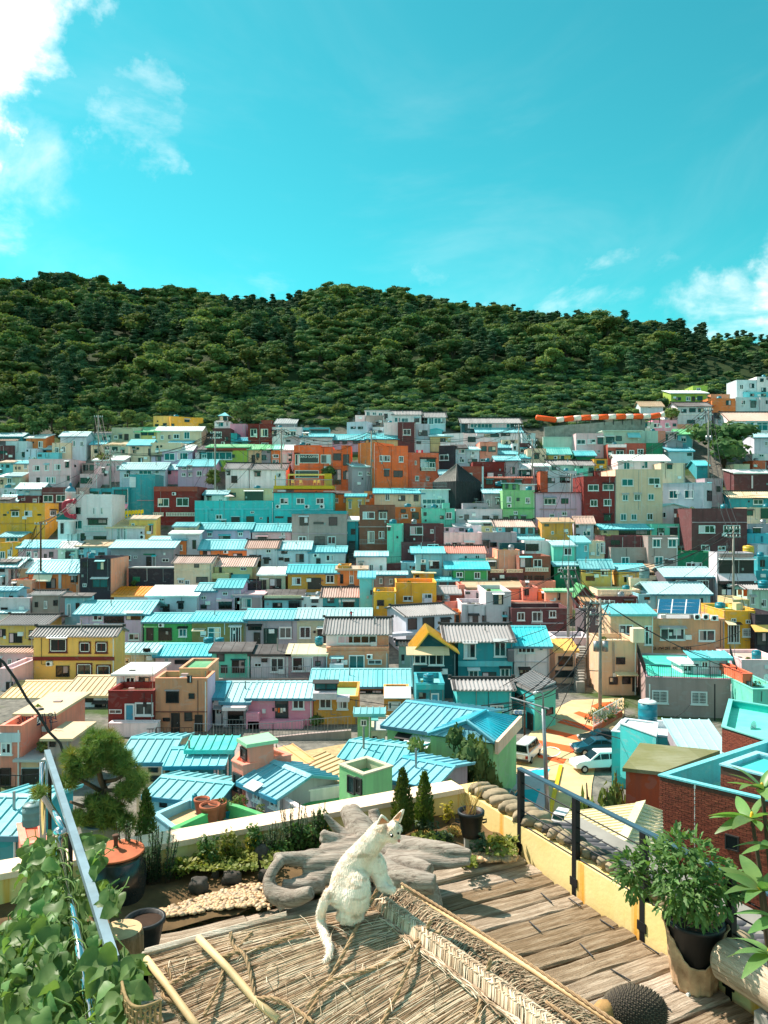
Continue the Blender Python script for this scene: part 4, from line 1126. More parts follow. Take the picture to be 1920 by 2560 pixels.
village(7,'''
28 105 167 390|mnt|f|D5|30,130,26,32n|mint wall house with a lit left part
165 105 517 300|plm|f|D6|225,125,112,72w 400,150,28,32w 438,125,4,160p:gry|plum house with one grilled window
150 262 445 396|plm|f:dk|D4|250,280,76,112n 375,278,96,30w|dark plum lower house with iron fence
612 128 742 182|lgr|s100:gy|D4|650,140,40,26n 700,150,30,30n|grey hut with tilted sheet roof
740 118 842 184|wht|f|D3||white slatted wall box
742 88 968 124|pcy|s68:wh|D4|860,95,60,22n|pale low house with white roof
842 124 974 182|ygr|f|D4|878,140,32,26w 935,138,26,26w|yellow green box house with two windows
968 128 1302 192|cyn|t74:pk|D6|985,138,34,28w 1048,135,66,38n 1155,135,66,54n 1245,140,40,46n|cyan house with faded pink tiled roof
520 136 612 190|whp|f|D4|533,140,26,24n|pinkish roof room on the pale lilac house
518 180 848 310|whp|f:lil|D6|530,265,46,34w 590,265,72,34n 698,265,80,32w|pale lilac flat house with three lower windows
848 178 1148 320|gry|f|D6|855,255,52,60n 915,262,60,40n|plain grey flat house
1145 238 1370 262|pcy|s191:cy|D5||hidden cottage under a plain cyan roof
275 357 512 560|sky|g306:cy|D6 l.7|390,422,86,68n 317,455,44,70d 385,418,96,8p:wht 390,488,122,62r 320,410,40,26a|bright sky blue house with railed balcony
148 440 277 520|sky|f:cy|D4|245,470,24,26n|low sky blue outhouse left of the balcony house
510 356 882 460|lgr|t298:rd|D5|785,370,42,36w 650,400,80,40v:te|pale house with red tiled roof
725 408 888 470|pmt|s400:te|D3||small sea green shed before the red tiled house
885 404 978 496|kha|f|D3|900,430,60,40n|khaki narrow house right of the red tiled house
980 330 1172 500|pea|f|D5||peach wall house with diagonal shadow
1210 252 1468 392|wht|f:wh|D6|1225,275,110,62n 990,265,220,66q:dtl|white upper house with dark open porch
1170 384 1440 596|brn|f|D6|1290,408,74,68w 1175,395,96,84n 1215,478,200,34b 1210,550,70,36n 1300,550,80,36n|brown house with white balustrade
1465 290 1655 455|mnt|s249:lc|D5|1553,308,68,66w|mint house with one white window left of the dark brown roof
1470 462 1700 572|dgn|g436:cy|D5|1500,485,46,32w|deep green house with cyan roof behind the pole
600 492 898 622|grn|g431:cy|D5 l1.2|623,518,58,46w 778,518,54,58w|bright green house with two white windows
514 485 600 565|wht|s455:cy|D5|560,517,22,42w|white end room joined to the bright green house
455 592 632 650|tea|s558:cy|D4|480,600,60,40n 560,600,60,40n|little teal shop under a cyan awning roof
893 515 1208 612|plm|f|D5|930,565,102,42n 1050,563,102,44n 915,493,116,28b:cre 1055,493,140,28b:cre|plum house with cream balustrade
1365 88 1628 245|och|s52:rs|D5|1385,105,40,20n 1445,165,22,28w 1570,165,22,26w|ochre house with brown roof and satellite dish
710 652 1180 720|pea|s598:rs|D5||peach house under a rusty patched roof
880 690 1098 1010|lgr|f:gg|D8|943,712,86,86n 1025,860,32,42n 1025,905,32,40n|tall pale grey house with green roof
670 800 882 1010|lgr|f|D6|732,893,82,88n 847,893,36,52n 845,950,66,22n|pale grey front part of the green roofed house
698 680 880 806|whp|f|D4|797,700,40,94n 705,690,40,20n|lit white stair room of the green roofed house
455 705 652 815|brk|g643:gt|D5||red brown house with grey tiled roof
645 630 697 775|sal|f|D4||narrow salmon house right of the grey tiles
525 775 672 870|sal|f|D4 k1||salmon parapet house left of the pale grey front
600 868 672 1000|org|f|D3|620,890,28,90d|orange doorway wall beside the tiled white house
190 892 607 1106|lbl|t808:gt|D7 k2.5|205,918,78,98n 333,910,100,114n 490,927,76,66n 40,1022,565,26q:lbl|pale blue house with grey tiled roof and lit white gable
1185 600 1482 660|sal|f|D5|1225,608,18,36n|salmon roof storey right of the rusty roof
1198 655 1332 762|sal|f|D4|1212,668,40,54n|salmon room behind the balustrade terrace
1325 690 1400 762|org|f|D3|1365,700,30,50n|orange roof shed on the terrace
1398 682 1628 826|pea|s665:gn|D5|1500,700,22,60n|peach walled house with sloping green roof
1090 775 1528 838|sal|f:rd|D5|1112,782,410,30b|salmon terrace house with round balusters
1100 836 1602 1060|plm|f:dk|D5|1150,865,66,72w 1278,860,90,86w 1425,850,62,62w 1270,955,280,10p:gry|dark plum house below the salmon terrace
-90 690 105 1010|gold|f|D5|-60,760,60,50n|lower gold wing at the foot of the big gold house
100 612 453 870|gold|f:rd|D6|165,725,82,44w 330,705,86,74w 345,742,64,36q:lbl 232,620,6,160p:och|big gold house with two white windows
262 522 432 616|gold|F:cr|D4|275,545,28,64n|gold stair room on top of the big gold house
''')
village(8,'''
0 370 152 490|lbl|g318:pk|s115|0,385,22,26n 60,440,66,44B 0,465,32,22n|pale blue house with reddish roof and lit gable
220 425 652 492|ygr|g386:cy|D5|240,440,24,16n 370,430,270,56n|yellow green low house with long cyan roof
650 382 940 490|mnt|f:dk|s62 Spea|700,415,62,62n 810,410,66,64n 712,455,40,28a 780,402,100,8p:pcy|mint roof storey with peach side
624 485 878 758|con|f|s64 Spcy|660,510,70,72B 793,510,74,72B 678,660,74,76B 770,690,66,32n|grey house with peeling plaster and four blue windows
668 252 1002 350|whp|x208:lc|D5|725,277,52,50w 890,242,42,28n 910,287,76,54B|white pink gabled house with laundry
1000 248 1478 615|plm|f:gn|D7|1060,392,140,66w 1272,390,144,70w 1080,560,74,52w 1225,570,66,38w 1005,362,470,8p:mau|large dark brown house with planted roof
1330 152 1720 216|tea|t104:rt|D5|1530,168,86,44w|teal house with tan tiled roof at the right edge
1475 240 1720 345|cre|f:rt|D5|1470,262,58,46n 1595,245,70,88n|cream house with big dark opening at the right edge
1480 380 1720 470|gry|f|D5|1528,415,66,50n|grey rough wall house at the right edge
1480 465 1720 556|bl|f:bl|D5|1600,485,14,50p:db|blue sheet clad house at the right edge
1570 560 1720 668|lbl|f|D4||pale blue box at the right edge under the blue cladding
1570 665 1720 792|tea|f|D5|1590,690,40,60n|teal house at the right edge beside the open balconies
1555 785 1720 880|tea|f:te|D5||teal tank house at the right edge
1218 630 1528 1012|lgr|f:gy|s44 Spcy|1235,690,300,116n 1225,636,298,28b:con 1220,808,320,60v:lgr 1225,872,312,140n|pale grey house with dark open balconies and laundry
878 628 1222 760|dgn|f:gg|D5|950,712,138,44w 1165,715,56,42w|deep green flat house with long white window
246 488 624 690|plm|f|D5|300,520,80,40n|plum old house behind the bare concrete one
108 530 252 690|cre|f|D4|176,545,26,110B 210,540,40,92w|cream house with glass stair
300 585 622 730|con|f|D4|390,665,70,62B 525,695,62,22n|bare concrete house with blue window
0 540 112 720|cyn|s486:cy|D5|70,565,26,52w|cyan house left of the cream stair house
50 757 312 878|yel|g691:cy|s98|87,757,58,44w 213,778,62,48w 85,830,76,40n|yellow house with two dark framed windows and cyan roof
370 782 552 882|yel|g729:cy|D5 r1.2|415,832,58,50n 400,826,90,8p:wht|yellow house with bright turquoise roof by the grey tank
620 792 706 862|yel|g735:rs|D5|632,798,32,34n|small yellow house with brown roof behind the grey tank
622 828 772 890|cre|f|D4|660,865,48,24n|beige low box right of the grey tank
470 850 622 930|cre|f|D4||cream roof box under the grey tank
775 836 1192 990|dgr|g756:lc|D6|1043,865,102,80w 830,860,138,34n 860,865,100,30w|dark grey house with pale cyan roof
185 950 552 1012|cre|f:gn|D4|205,950,136,36b:cre 375,952,155,34b:cre|cream balustrade house with roof garden
185 1010 532 1090|plm|f|D4|205,1040,130,60w 415,1040,70,50n|plum lower house under the balustrade
540 990 702 1098|sky|f|D4|590,1010,46,24n|sky blue flat annex before the pale roof
702 985 1160 1098|sky|g888:lc|D7 l1|740,990,20,14n 1075,1020,20,70n|sky blue house with broad pale blue roof
0 1000 150 1040|plm|x918:gn|D4||crooked purple hut with striped roof
60 1048 200 1100|tan|s990:rs|D3|80,1060,60,40n|ramshackle hut with tattered tan roof
''')
village(9,'''
1005 178 1345 285|pgr|s98:lc|D4|1045,222,76,50w 1238,140,62,30n|pale green house with patched pale roof beside the big yellow house
1345 205 1842 290|ppk|g103:cy|D5|1425,230,30,24w 1510,240,120,36n|pale pink cottage with bright cyan ribbed roof
290 36 992 412|yel|t-32:gt|s88|427,50,156,126R 683,82,102,98R 825,82,106,98R 287,213,702,32p:mar 485,290,116,96n 660,268,138,112R 833,280,126,100R 408,252,52,38a|big yellow two storey house with maroon framed windows
40 566 562 760|lgr|g428:rt|D7 d66|110,665,86,74w 458,580,66,56w 455,675,46,38w 515,680,60,92d|white house with tan ribbed roof left of the other tan roof
560 546 938 820|pcy|g383:rt|D7 d63|738,560,70,46n 675,668,62,32n 820,615,116,154n 590,690,20,20n|pale house with taller tan ribbed roof
1005 355 1312 510|wht|F:wh|D4 d58.5 r1|1085,385,86,72w 1200,390,100,55n 1045,372,26,115p:lgr|white roof room with flat white slab roof
935 512 1328 795|mar|f:og|D3 d55.5|1080,618,84,182E 1168,608,156,112w 945,668,108,36w|red brown house with pale blue door
940 792 1358 915|wht|f:wh|D.8 d54.6||white forecourt wall house under the red brown house
1340 403 1792 866|tan|f:gn|D6 s54 Slil|1435,510,112,102n 1620,375,40,62n 1480,700,74,164d 1595,690,66,78n 1408,740,60,30n 1632,530,50,46n 1684,715,66,140d 1425,498,125,10p:gry 1340,684,450,6p:brn|tan orange two storey house with lilac side
1550 318 1792 410|tan|f:gg|D4 d58||tan stair block on the roof of the tan orange house
0 318 112 512|ppk|f:lc|D5|55,430,56,66n|pale pink house end with light roof at the left edge
105 335 270 400|whp|f|D4||whitish low wall behind the blue barrel
''')
village(10,'''
172 168 498 405|mnt|s93:dk|D5|215,185,66,68n 345,240,112,112n 250,285,56,68d 175,270,60,50p:pmt 335,232,130,10p:dtl|mint house with dark brown roof behind the alley rail
508 190 834 405|lgr|s113:dk|D5|600,225,52,35n 680,222,116,124w 540,268,60,32w 600,214,200,10p:wht|white grey house with dark brown roof behind the alley rail
835 190 1152 405|mau|s108:cr|D5|865,215,180,124w 1065,250,46,42n 860,208,190,10p:wht|mauve grey house with cream roof behind the alley rail
1158 18 1700 168|wht|t-110:gt|D6 d74|1255,28,342,72W 1600,20,98,90p:tan 1170,118,530,46q:tan|grey tiled house with long white window band
1163 168 1702 330|tan|f|D4 d73|1200,225,102,44w 1195,262,118,36q:pcy 1355,198,136,126B 1510,190,50,38a 1520,238,120,42w 1158,170,10,160p:pcy|salmon brown lower storey with pale blue doorway
128 566 272 812|wht|g438:bl|D5 r.1|145,575,52,40w 205,660,62,52w 135,660,66,140n|white narrow house with blue roof beside the pink house
270 602 482 822|lgr|g436:lc|D6|310,665,136,145n 280,625,200,30q:wht 285,735,190,75r|pale house with whitish ribbed roof and dark porch
490 570 1042 812|pnk|g438:lc|D6|720,578,112,164n 868,573,104,92w 485,672,110,140q:pnk 500,745,470,85q:pnk|pink house with washing line and light cyan roof
1050 560 1432 800|och|f:gn|D5|1100,567,108,94w 1255,588,92,78w 1052,505,205,55q:lgr 1255,540,108,40q:lgr 1058,437,200,66T|ochre house with white balcony band and green glass
1150 470 1880 620|och|g325:cy|D7 d68 l1.5 r.6|1375,520,70,80B 1450,500,200,100n 1370,513,130,10p:wht|ochre house under the broad bright cyan roof
1430 705 1548 965|tgr|s668:cy|D5 r1|1457,755,54,56w 1550,725,60,14v:te|light green house with narrow cyan roof above the steps
1548 860 1700 968|pgr|f|D4|1560,900,40,60n|pale green lower wall house by the steps
''')
village(11,'''
0 555 222 700|och|f|D4 d60|35,600,110,70B 0,475,232,78v:wh|ochre corner with white awning roof
255 172 622 450|dtl|x12:rg|D5 c.35 d66|385,190,132,96w 258,195,110,80w 190,130,370,56v:rt 330,330,160,100n|dark teal house with rusty gold gable roof
640 84 1112 440|tea|t-52:gt|D7 d68 l1.3|688,95,106,132w 950,80,104,132w 730,328,86,112w 848,345,122,95n 1003,310,82,78w 640,250,470,46p:cyn 1060,140,50,100q:dgr|blue teal two storey house with grey tiled roof
1125 118 1428 395|wht|g-44:cy|D6 d70 l1.2|1155,120,148,62W 1338,125,36,36w 1170,322,82,48n 1125,255,300,6p:lgr|white two storey house with plain cyan roof
1480 160 1655 395|pye|s66:rg|D4 d72|1505,208,126,88n 1480,330,170,60n|cream house with rust patched gold roof
278 448 522 680|tea|f:te|D4 d58|300,525,62,150d 405,528,70,150E 280,450,240,46p:tur 315,630,150,45r|teal annex with two doors and blue barrel on top
632 500 1102 735|tur|t418:gt|D6 d57|917,630,116,102w 905,612,145,14p:cyn|bright turquoise house with grey tiled roof
''')
village(12,'''
298 122 668 490|kha|s38:cy|D5 d72|370,212,122,84w 590,220,70,168w 365,295,110,50q:ora|khaki house with plain cyan slab roof
220 352 522 805|kha|f:cr|s-105 d67|345,495,78,60n 285,665,74,64n 398,663,72,62n 485,660,36,130d 330,625,185,14v:cr 465,235,95,120q:cre|tall khaki house with roof terrace above the orange road
665 166 1284 490|tan|f:gy|D7 d73|725,243,212,102w 1058,257,142,98w 1015,120,50,48a 1090,120,50,48a 1160,130,60,46a|tan house with solar panels on its roof
1280 98 1548 385|gold|f:aq|D6 d76|1310,210,102,162W 1340,158,42,32w 1465,170,42,34w 1435,245,102,72g 1285,180,70,28v:cr|gold yellow house with white door at the right edge
1548 128 1760 400|blk|f:dk|D5 d75|1560,280,90,110n 1510,218,180,48v:yel|dark shop with yellow striped awning at the right edge
1200 80 1540 140|gold|f:aq|D5 d79|1350,20,60,60q:ygr|gold roof terrace behind the gold yellow house
1360 0 1500 95|ygr|f|D4 d84|1365,20,50,60n|olive yellow roof room above the gold house
''')
# ------------------------------------------------------------------ houses given by their roof outlines (seen from above, near the valley floor)
def flat_house(label,t,pts,ztop,zbase,wall,roof,par=.35,cap=None,wins=(),name='house',slab=False,brick=False):
 q=[PZ(*TU(t,x,y),ztop)for x,y in pts]
 c=q[0].copy();c.z=zbase
 e=empty(name,c,0,label,'house')
 L=[p-c for p in q]
 ctr=sum(L,Vector())/len(L)
 n=len(L)
 H=ztop-zbase
 area=sum(L[i].x*L[(i+1)%n].y-L[(i+1)%n].x*L[i].y for i in range(n))
 if area<0:L.reverse()
 m=MB()
 zf=H-(0 if slab else par)
 m.add([(p.x,p.y,-1)for p in L]+[(p.x,p.y,zf-.01)for p in L],[tuple(range(n))[::-1]]+[(i,(i+1)%n,n+(i+1)%n,n+i)for i in range(n)])
 inn=[]
 for i in range(n):
  a,b,d_=L[i-1],L[i],L[(i+1)%n]
  e1=(b-a).to_2d().normalized();e2=(d_-b).to_2d().normalized()
  n1=Vector((-e1 .y,e1 .x));n2=Vector((-e2 .y,e2 .x))
  bis=(n1+n2);bis=bis/max(.4,bis.length_squared)*2
  inn.append(Vector((b.x+bis.x*.16,b.y+bis.y*.16,b.z)))
 if not slab:
  for i in range(n):
   j=(i+1)%n
   m.hexa([(L[i].x,L[i].y,zf-.01),(L[j].x,L[j].y,zf-.01),(inn[j].x,inn[j].y,zf-.01),(inn[i].x,inn[i].y,zf-.01)],[(L[i].x,L[i].y,H),(L[j].x,L[j].y,H),(inn[j].x,inn[j].y,H),(inn[i].x,inn[i].y,H)])
  cp=MB()
  for i in range(n):
   j=(i+1)%n
   o1=[L[k]+(L[k]-inn[k])*.25 for k in(i,j)];i1=[inn[k]-(L[k]-inn[k])*.2 for k in(i,j)]
   cp.hexa([(o1[0].x,o1[0].y,H),(o1[1].x,o1[1].y,H),(i1[1].x,i1[1].y,H),(i1[0].x,i1[0].y,H)],[(o1[0].x,o1[0].y,H+.06),(o1[1].x,o1[1].y,H+.06),(i1[1].x,i1[1].y,H+.06),(i1[0].x,i1[0].y,H+.06)])
  cp.build('parapet_cap',ANY(cap or wall),e)
  il=MB()
  for i in range(n):
   j=(i+1)%n
   a,b=inn[i],inn[j]
   il.hexa([(a.x,a.y,zf),(b.x,b.y,zf),(b.x+(ctr.x-b.x)*.002,b.y+(ctr.y-b.y)*.002,zf),(a.x+(ctr.x-a.x)*.002,a.y+(ctr.y-a.y)*.002,zf)],[(a.x,a.y,H-.01),(b.x,b.y,H-.01),(b.x+(ctr.x-b.x)*.002,b.y+(ctr.y-b.y)*.002,H-.01),(a.x+(ctr.x-a.x)*.002,a.y+(ctr.y-a.y)*.002,H-.01)])
  il.build('parapet',ANY(cap or wall),e)
 m.build('wall',ANY(wall)if not brick else M_MORTAR,e)
 base_r=inn if not slab else[p+(p-ctr).normalized()*.22 for p in L]
 r=MB()
 z0,z1=(zf,zf+.03)if not slab else(zf+.001,zf+.16)
 r.add([(p.x,p.y,z0)for p in base_r]+[(p.x,p.y,z1)for p in base_r],[tuple(range(n))[::-1],tuple(range(n,2*n))]+[(i,(i+1)%n,n+(i+1)%n,n+i)for i in range(n)])
 r.build('roof',RM(roof),e)
 for(ia,ib,x,y,w_,h_,code)in wins:
  h=House();h.e=e;h.zb=zbase
  a,b=q[ia].copy(),q[ib].copy();a.z=b.z=zbase
  h.p0,h.p1=a,b;h.ex=(b-a).normalized();h.ey=Vector((-h.ex.y,h.ex.x,0));h.w=(b-a).length;h.D=1
  ua,va=TU(t,x,y);ub,vb=TU(t,x+w_,y+h_)
  s0,z1_=to_face(h,'F',ua,va);s1,_=to_face(h,'F',ub,va);_,z0_=to_face(h,'F',ua,vb)
  kids=set(e.children)
  add_win(h,'F',min(s0,s1),max(s0,s1),z0_,z1_,code)
  xf=Matrix.Translation(a-c)@Matrix.Rotation(math.atan2(h.ex.y,h.ex.x),4,'Z')
  for k_ in e.children:
   if k_ not in kids:k_.matrix_local=xf
 e['_q']=0;del e['_q']
 return e,q
def brick_mat():
 m,nt,b=mk('brick')
 rn=tex_noise(nt,1.9,2,.5,(2.5,2.5,9))
 c=ramp(nt,rn,[(.3,lin((104,48,36))),(.5,lin((132,62,44))),(.72,lin((150,80,58)))])
 nt.links.new(c,b.inputs['Base Color']);b.inputs['Roughness'].default_value=.85
 bump(nt,b,tex_noise(nt,40,3),.3,.01)
 return m
M_BRICK=brick_mat()
M_MORTAR=plain('mortar',(88,60,50),.95,0,.3,6,.2)
def brick_face(e,c,a,b,z0,z1,skip=()):
 """courses of real bricks on the wall from a to b; e is the house empty at c"""
 ex=(b-a);ex.z=0;Lx=ex.length;ex.normalize()
 nrm=Vector((ex.y,-ex.x,0))
 m=MB()
 bh,bw=.075,.23
 row=0
 z=z0
 while z<z1-bh:
  off=(row%2)*bw/2
  s=off-bw
  while s<Lx:
   s0,s1=max(0,s+.008),min(Lx,s+bw-.008)
   mid=(s0+s1)/2
   if s1-s0>.05 and not any(k[0]<mid<k[1]and k[2]<z<k[3]for k in skip):
    pr=.012+rnd.random()*.008
    p0=a+ex*s0-c;p1=a+ex*s1-c
    o=nrm*pr
    za,zb_=z-c.z,z+bh-.014-c.z
    m.add([(p0 .x+o.x,p0 .y+o.y,za),(p1 .x+o.x,p1 .y+o.y,za),(p1 .x+o.x,p1 .y+o.y,zb_),(p0 .x+o.x,p0 .y+o.y,zb_),(p0 .x,p0 .y,za),(p1 .x,p1 .y,za),(p1 .x,p1 .y,zb_),(p0 .x,p0 .y,zb_)],[(0,1,2,3),(3,2,6,7),(4,5,1,0),(0,3,7,4),(1,5,6,2)])
   s+=bw
  z+=bh;row+=1
 o=m.build('brickwork',M_BRICK,e);o['kind']='stuff'
 return o
village(13,'''
1180 150 1425 150|kha|g-44:cy|Z-12.6 D5 l1|1285,200,82,42n 1300,272,96,50n 1180,156,240,38p:wht|khaki house with bright blue ribbed roof behind the bonsai pine
1468 183 1905 178|tea|g45:cy|Z-12.6 D5|1510,215,86,72n 1659,250,70,95n 1850,190,16,160p:pcy|teal house with cyan ribbed roof left of the salmon stair tower
1302 440 1860 500|sky|g318:cy|Z-12.7 D4|1385,487,60,56n|sky blue cottage with slanting cyan roof below the teal house
-250 772 165 776|tea|g462:cy|Z-11.3 D7||teal house with large ribbed roof at the left edge behind the vine
''')
village(9,'''
0 815 182 1345|sal|f:rt|D6|10,950,96,104w 0,870,176,78p:pcy 0,1173,96,152n|salmon and white two storey house at the left edge
182 1085 412 1345|pcy|F:gy|D5|192,1180,146,150d 190,1118,150,46p:kha|pale house with dark green door left of the leaning rail
185 690 462 1040|sal|F:rt|D5 d47.5 o.35|200,700,240,10p:sal|salmon house carrying a white Korean banner
412 905 608 1010|con|F:rt|D3 d45|430,930,50,60n|small grey shed with tan lid roof near the bonsai pine
''')
village(10,'''
-10 1010 330 1010|tea|s912:te|Z-12.1 D5||teal lean-to roof behind the salmon stair tower
''')
village(14,'''
855 192 1002 152|pea|s25:og|Z-12.2 D4||small house under a bright orange roof
905 212 1178 374|kha|s126:rt|Z-12.4 D4.5||khaki cottage with tan striped roof
465 326 745 453|gry|g190:bl|X Z-12.0 D3.1 r.3|537,372,70,118w 681,432,76,118w|grey house with blue ribbed roof and two white windows
1310 122 1850 178|pgr|g8:cy|Z-12.4 D5||pale cottage with cyan ribbed roof left of the tree
''')
village(15,'''
40 290 412 370|gry|g148:bl|Z-12.2 D5||low house with long blue ribbed roof behind the two cypresses
''')
village(16,'''
945 272 1284 282|gry|s8:lc|Z-12.2 D4.4||shed with pale blue corrugated roof
''')
village(12,'''
1440 640 1526 930|orr|f:gg|D5 d58|1470,700,40,90n|orange narrow house with green roof at the right
1528 775 1800 925|mnt|f:te|D5 d56||mint low house with roof clutter at the right edge
1430 520 1800 650|whp|f:pk|D5 d66||pale pink roof house under the flower shop
''')
flat_house('flat house with brown roof and cyan parapet below the sky blue cottage',13,[(1330,612),(1500,740),(1960,560),(1640,478)],-12.6,-16,'sky','rs',cap='sky')
flat_house('roof terrace house with green and orange parapets and flower pots',14,[(-170,735),(40,830),(600,790),(730,655),(420,545),(300,515)],-11.6,-16,'lgr','gy',cap='grn',par=.5)
flat_house('salmon house with walled roof terrace',14,[(345,150),(440,192),(858,98),(705,40),(425,62)],-11.4,-16,'sal','gn',cap='sal',par=.5,wins=[(0,1,362,235,70,160,'d')])
flat_house('salmon stair tower with flat green lid on the terrace',10,[(425,948),(495,992),(706,958),(640,905)],-10.6,-13,'sal','gn',slab=True,wins=[(0,1,428,985,50,95,'d')])
flat_house('light green tower house with bright green roof well',14,[(1272,182),(1480,272),(1730,196),(1512,116)],-10.8,-16,'tgr','gg',cap='pgr',par=.4,wins=[(0,1,1352,262,62,150,'n'),(0,1,1420,280,52,140,'d')])
flat_house('white walled terrace house with green floor',14,[(770,470),(925,560),(1260,600),(1400,470),(1330,350),(945,405)],-12.2,-16,'wht','gg',cap='wht',par=.5)
flat_house('lime green yard house behind the cypresses',15,[(412,365),(590,445),(660,380),(525,272)],-12.4,-16,'lim','gn',cap='lim',par=.6)
flat_house('salmon tank base at the left edge',13,[(152,700),(190,880),(400,850),(372,690)],-11.0,-16,'sal','rd',cap='sal',par=.1)
flat_house('turquoise flat house with roof terrace left of the corrugated shed',16,[(308,102),(960,168),(1008,18),(400,0)],-12.8,-16,'tur','wh',cap='pcy',par=.4)
flat_house('turquoise tank block on the turquoise house',16,[(382,32),(690,142),(706,25),(425,-10)],-12.0,-14,'tur','wh',cap='pcy',par=.06)
e,q=flat_house('rust orange house with mossy flat roof',16,[(430,437),(742,467),(1212,296),(570,236)],-11.4,-16,'rust','ms',slab=True)
e,q=flat_house('large brick house with turquoise parapet at the right edge',16,[(722,484),(1720,716),(2300,470),(1662,180)],-9.6,-16,'brk','aq',cap='cyn',par=.9,wins=[(0,1,1292,975,120,130,'n')],brick=True)
c0=Vector(e.location)
brick_face(e,c0,q[0].copy(),q[1].copy(),-15.6,-9.68)
MB().tube([(0,0,0),(0,0,-5)],.035,6).build('downpipe',M_FRAME,e,mw=Matrix.Translation(PZ(*TU(16,1042,545),-9.6)-c0+Vector((-.1,-.1,0))))
e,q=flat_house('upper brick block with turquoise roof at the right edge',16,[(1250,392),(1900,560),(2100,420),(1562,282)],-9.0,-11.5,'brk','te',cap='sky',par=.15,brick=True)
brick_face(e,Vector(e.location),q[0].copy(),q[1].copy(),-11.4,-9.3)
e,q=flat_house('brick house with green flat roof and ladder at the right edge',16,[(1262,62),(1700,200),(1900,-80),(1325,-175)],-10.9,-16,'brk','aq',cap='te',par=.4,brick=True)
brick_face(e,Vector(e.location),q[0].copy(),q[1].copy(),-14,-11.0)
e,q=flat_house('taupe house with turquoise roof terrace beside the orange road',12,[(600,668),(1388,690),(1330,480),(530,462)],-13.0,-16.6,'tau','aq',cap='mau',par=.12,wins=[(0,1,655,778,140,110,'g'),(0,1,993,788,140,110,'g')])
c0=Vector(e.location)
MB().box(0,1,0,1,0,1)
def rail_run(pts,h,e,c,mat,n_per=.16,name='railing'):
 m=MB()
 for a,b in zip(pts[:-1],pts[1:]):
  a,b=a-c,b-c
  L=(b-a).length
  up=Vector((0,0,h))
  m.tube([a+up,b+up],.025,5);m.tube([a+up*.12,b+up*.12],.018,4)
  k=max(2,int(L/n_per))
  for i in range(k+1):
   p=a.lerp(b,i/k)
   m.tube([p,p+up],.012 if i%6 else.03,4)
 return m.build(name,mat,e)
rail_run([q[3],q[0],q[1],q[2]],.95,e,c0,M_DSTEEL)
village(12,'''
1015 500 1312 672|lgr|s448:cy|d62 D3|1080,528,60,56w|grey sheet clad roof shed with bright cyan roof
918 545 1010 672|wht|F:wh|d62.4 D2.4|925,560,75,60w|white porch box beside the roof shed
''')
for x in(630,1192,1335):
 p=PZ(*TU(12,x,700),-13.0)-c0
 MB().tube([(p.x,p.y-.15,3.4),(p.x,p.y-.15,0)],.05,6).build('downpipe',M_FRAME if x!=1192 else M_DSTEEL,e)
def lettering(text,e,mat,size,loc,rot,name='lettering',ext=.02):
 cu=bpy.data.curves.new(name,'FONT')
 cu.body=text;cu.size=size;cu.extrude=ext
 cu.align_x='CENTER';cu.align_y='CENTER'
 cu.materials.append(mat)
 tmp=bpy.data.objects.new(name,cu);col.objects.link(tmp)
 bpy.context.view_layer.update()
 me=bpy.data.meshes.new_from_object(tmp.evaluated_get(bpy.context.evaluated_depsgraph_get()))
 bpy.data.objects.remove(tmp)
 me.materials.clear();me.materials.append(mat)
 o=bpy.data.objects.new(name,me);col.objects.link(o);o.parent=e
 o.location=loc;o.rotation_euler=rot
 return o
M_BLACK=plain('black_paint',(22,20,22),.6,0,.1,3,0)
M_WHITE=plain('white_paint',(240,240,238),.6,0,.06,3,0)
tanh=[h for h in HOUSES if 'solar panels on its roof' in h.label][0]
s0,z0=to_face(tanh,'F',*TU(12,820,432))
lettering('감 여리 워 전망',tanh.e,M_BLACK,.62,(s0,-.06,z0-tanh.zb),(R(90),0,0))
def solar(label,t,c4,d0,d1,nx_,ny_):
 a,b,c_,d_=[P(*TU(t,*p),dd)for p,dd in zip(c4,(d0,d0,d1,d1))]
 e=empty('solar_panel',a,0,label,'solar panel')
 n=(b-a).cross(d_-a).normalized()
 fr=MB();fr.hexa([Vector()-n*.06,b-a-n*.06,c_-a-n*.06,d_-a-n*.06],[Vector(),b-a,c_-a,d_-a])
 fr.build('frame',M_FRAME,e)
 for i in range(nx_):
  for j in range(ny_):
   def pt(s,t_):return((b-a)*s*(1-t_)+(c_-d_)*s*t_+(d_-a)*t_)
   g_=.03
   u0,u1=(i+g_*1.5)/nx_,(i+1-g_*1.5)/nx_;v0,v1=(j+g_)/ny_,(j+1-g_)/ny_
   MB().hexa([pt(u0,v0),pt(u1,v0),pt(u1,v1),pt(u0,v1)],[pt(u0,v0)+n*.02,pt(u1,v0)+n*.02,pt(u1,v1)+n*.02,pt(u0,v1)+n*.02]).build('cell_panel',M_SOLAR,e)
 lg=MB()
 for p in(c_,d_,(c_+d_)/2):
  lg.tube([p-a,p-a-Vector((0,0,max(.6,p.z-a.z+.5)))],.05,5)
 lg.build('stand',M_STEEL,e)
 return e
M_SOLAR=plain('solar_cell',(34,96,130),.25,.1,.3,8,0)
solar('blue solar panel array on the tan house roof',12,[(700,112),(1060,122),(1075,-5),(715,-8)],73,76,3,4)
solar('solar panel array on the orange lower house',3,[(130,1055),(225,1060),(350,992),(250,992)],126,130,3,3)
e=empty('house',PZ(*TU(16,400,1060),-16),0,'low house with white ribbed sheet roof below the right railing','house')
c0=Vector(e.location)
R0,R1=PZ(*TU(16,560,722),-10.0),PZ(*TU(16,390,1075),-10.0)
L0,L1=PZ(*TU(16,-60,800),-10.9),PZ(*TU(16,-330,1150),-10.9)
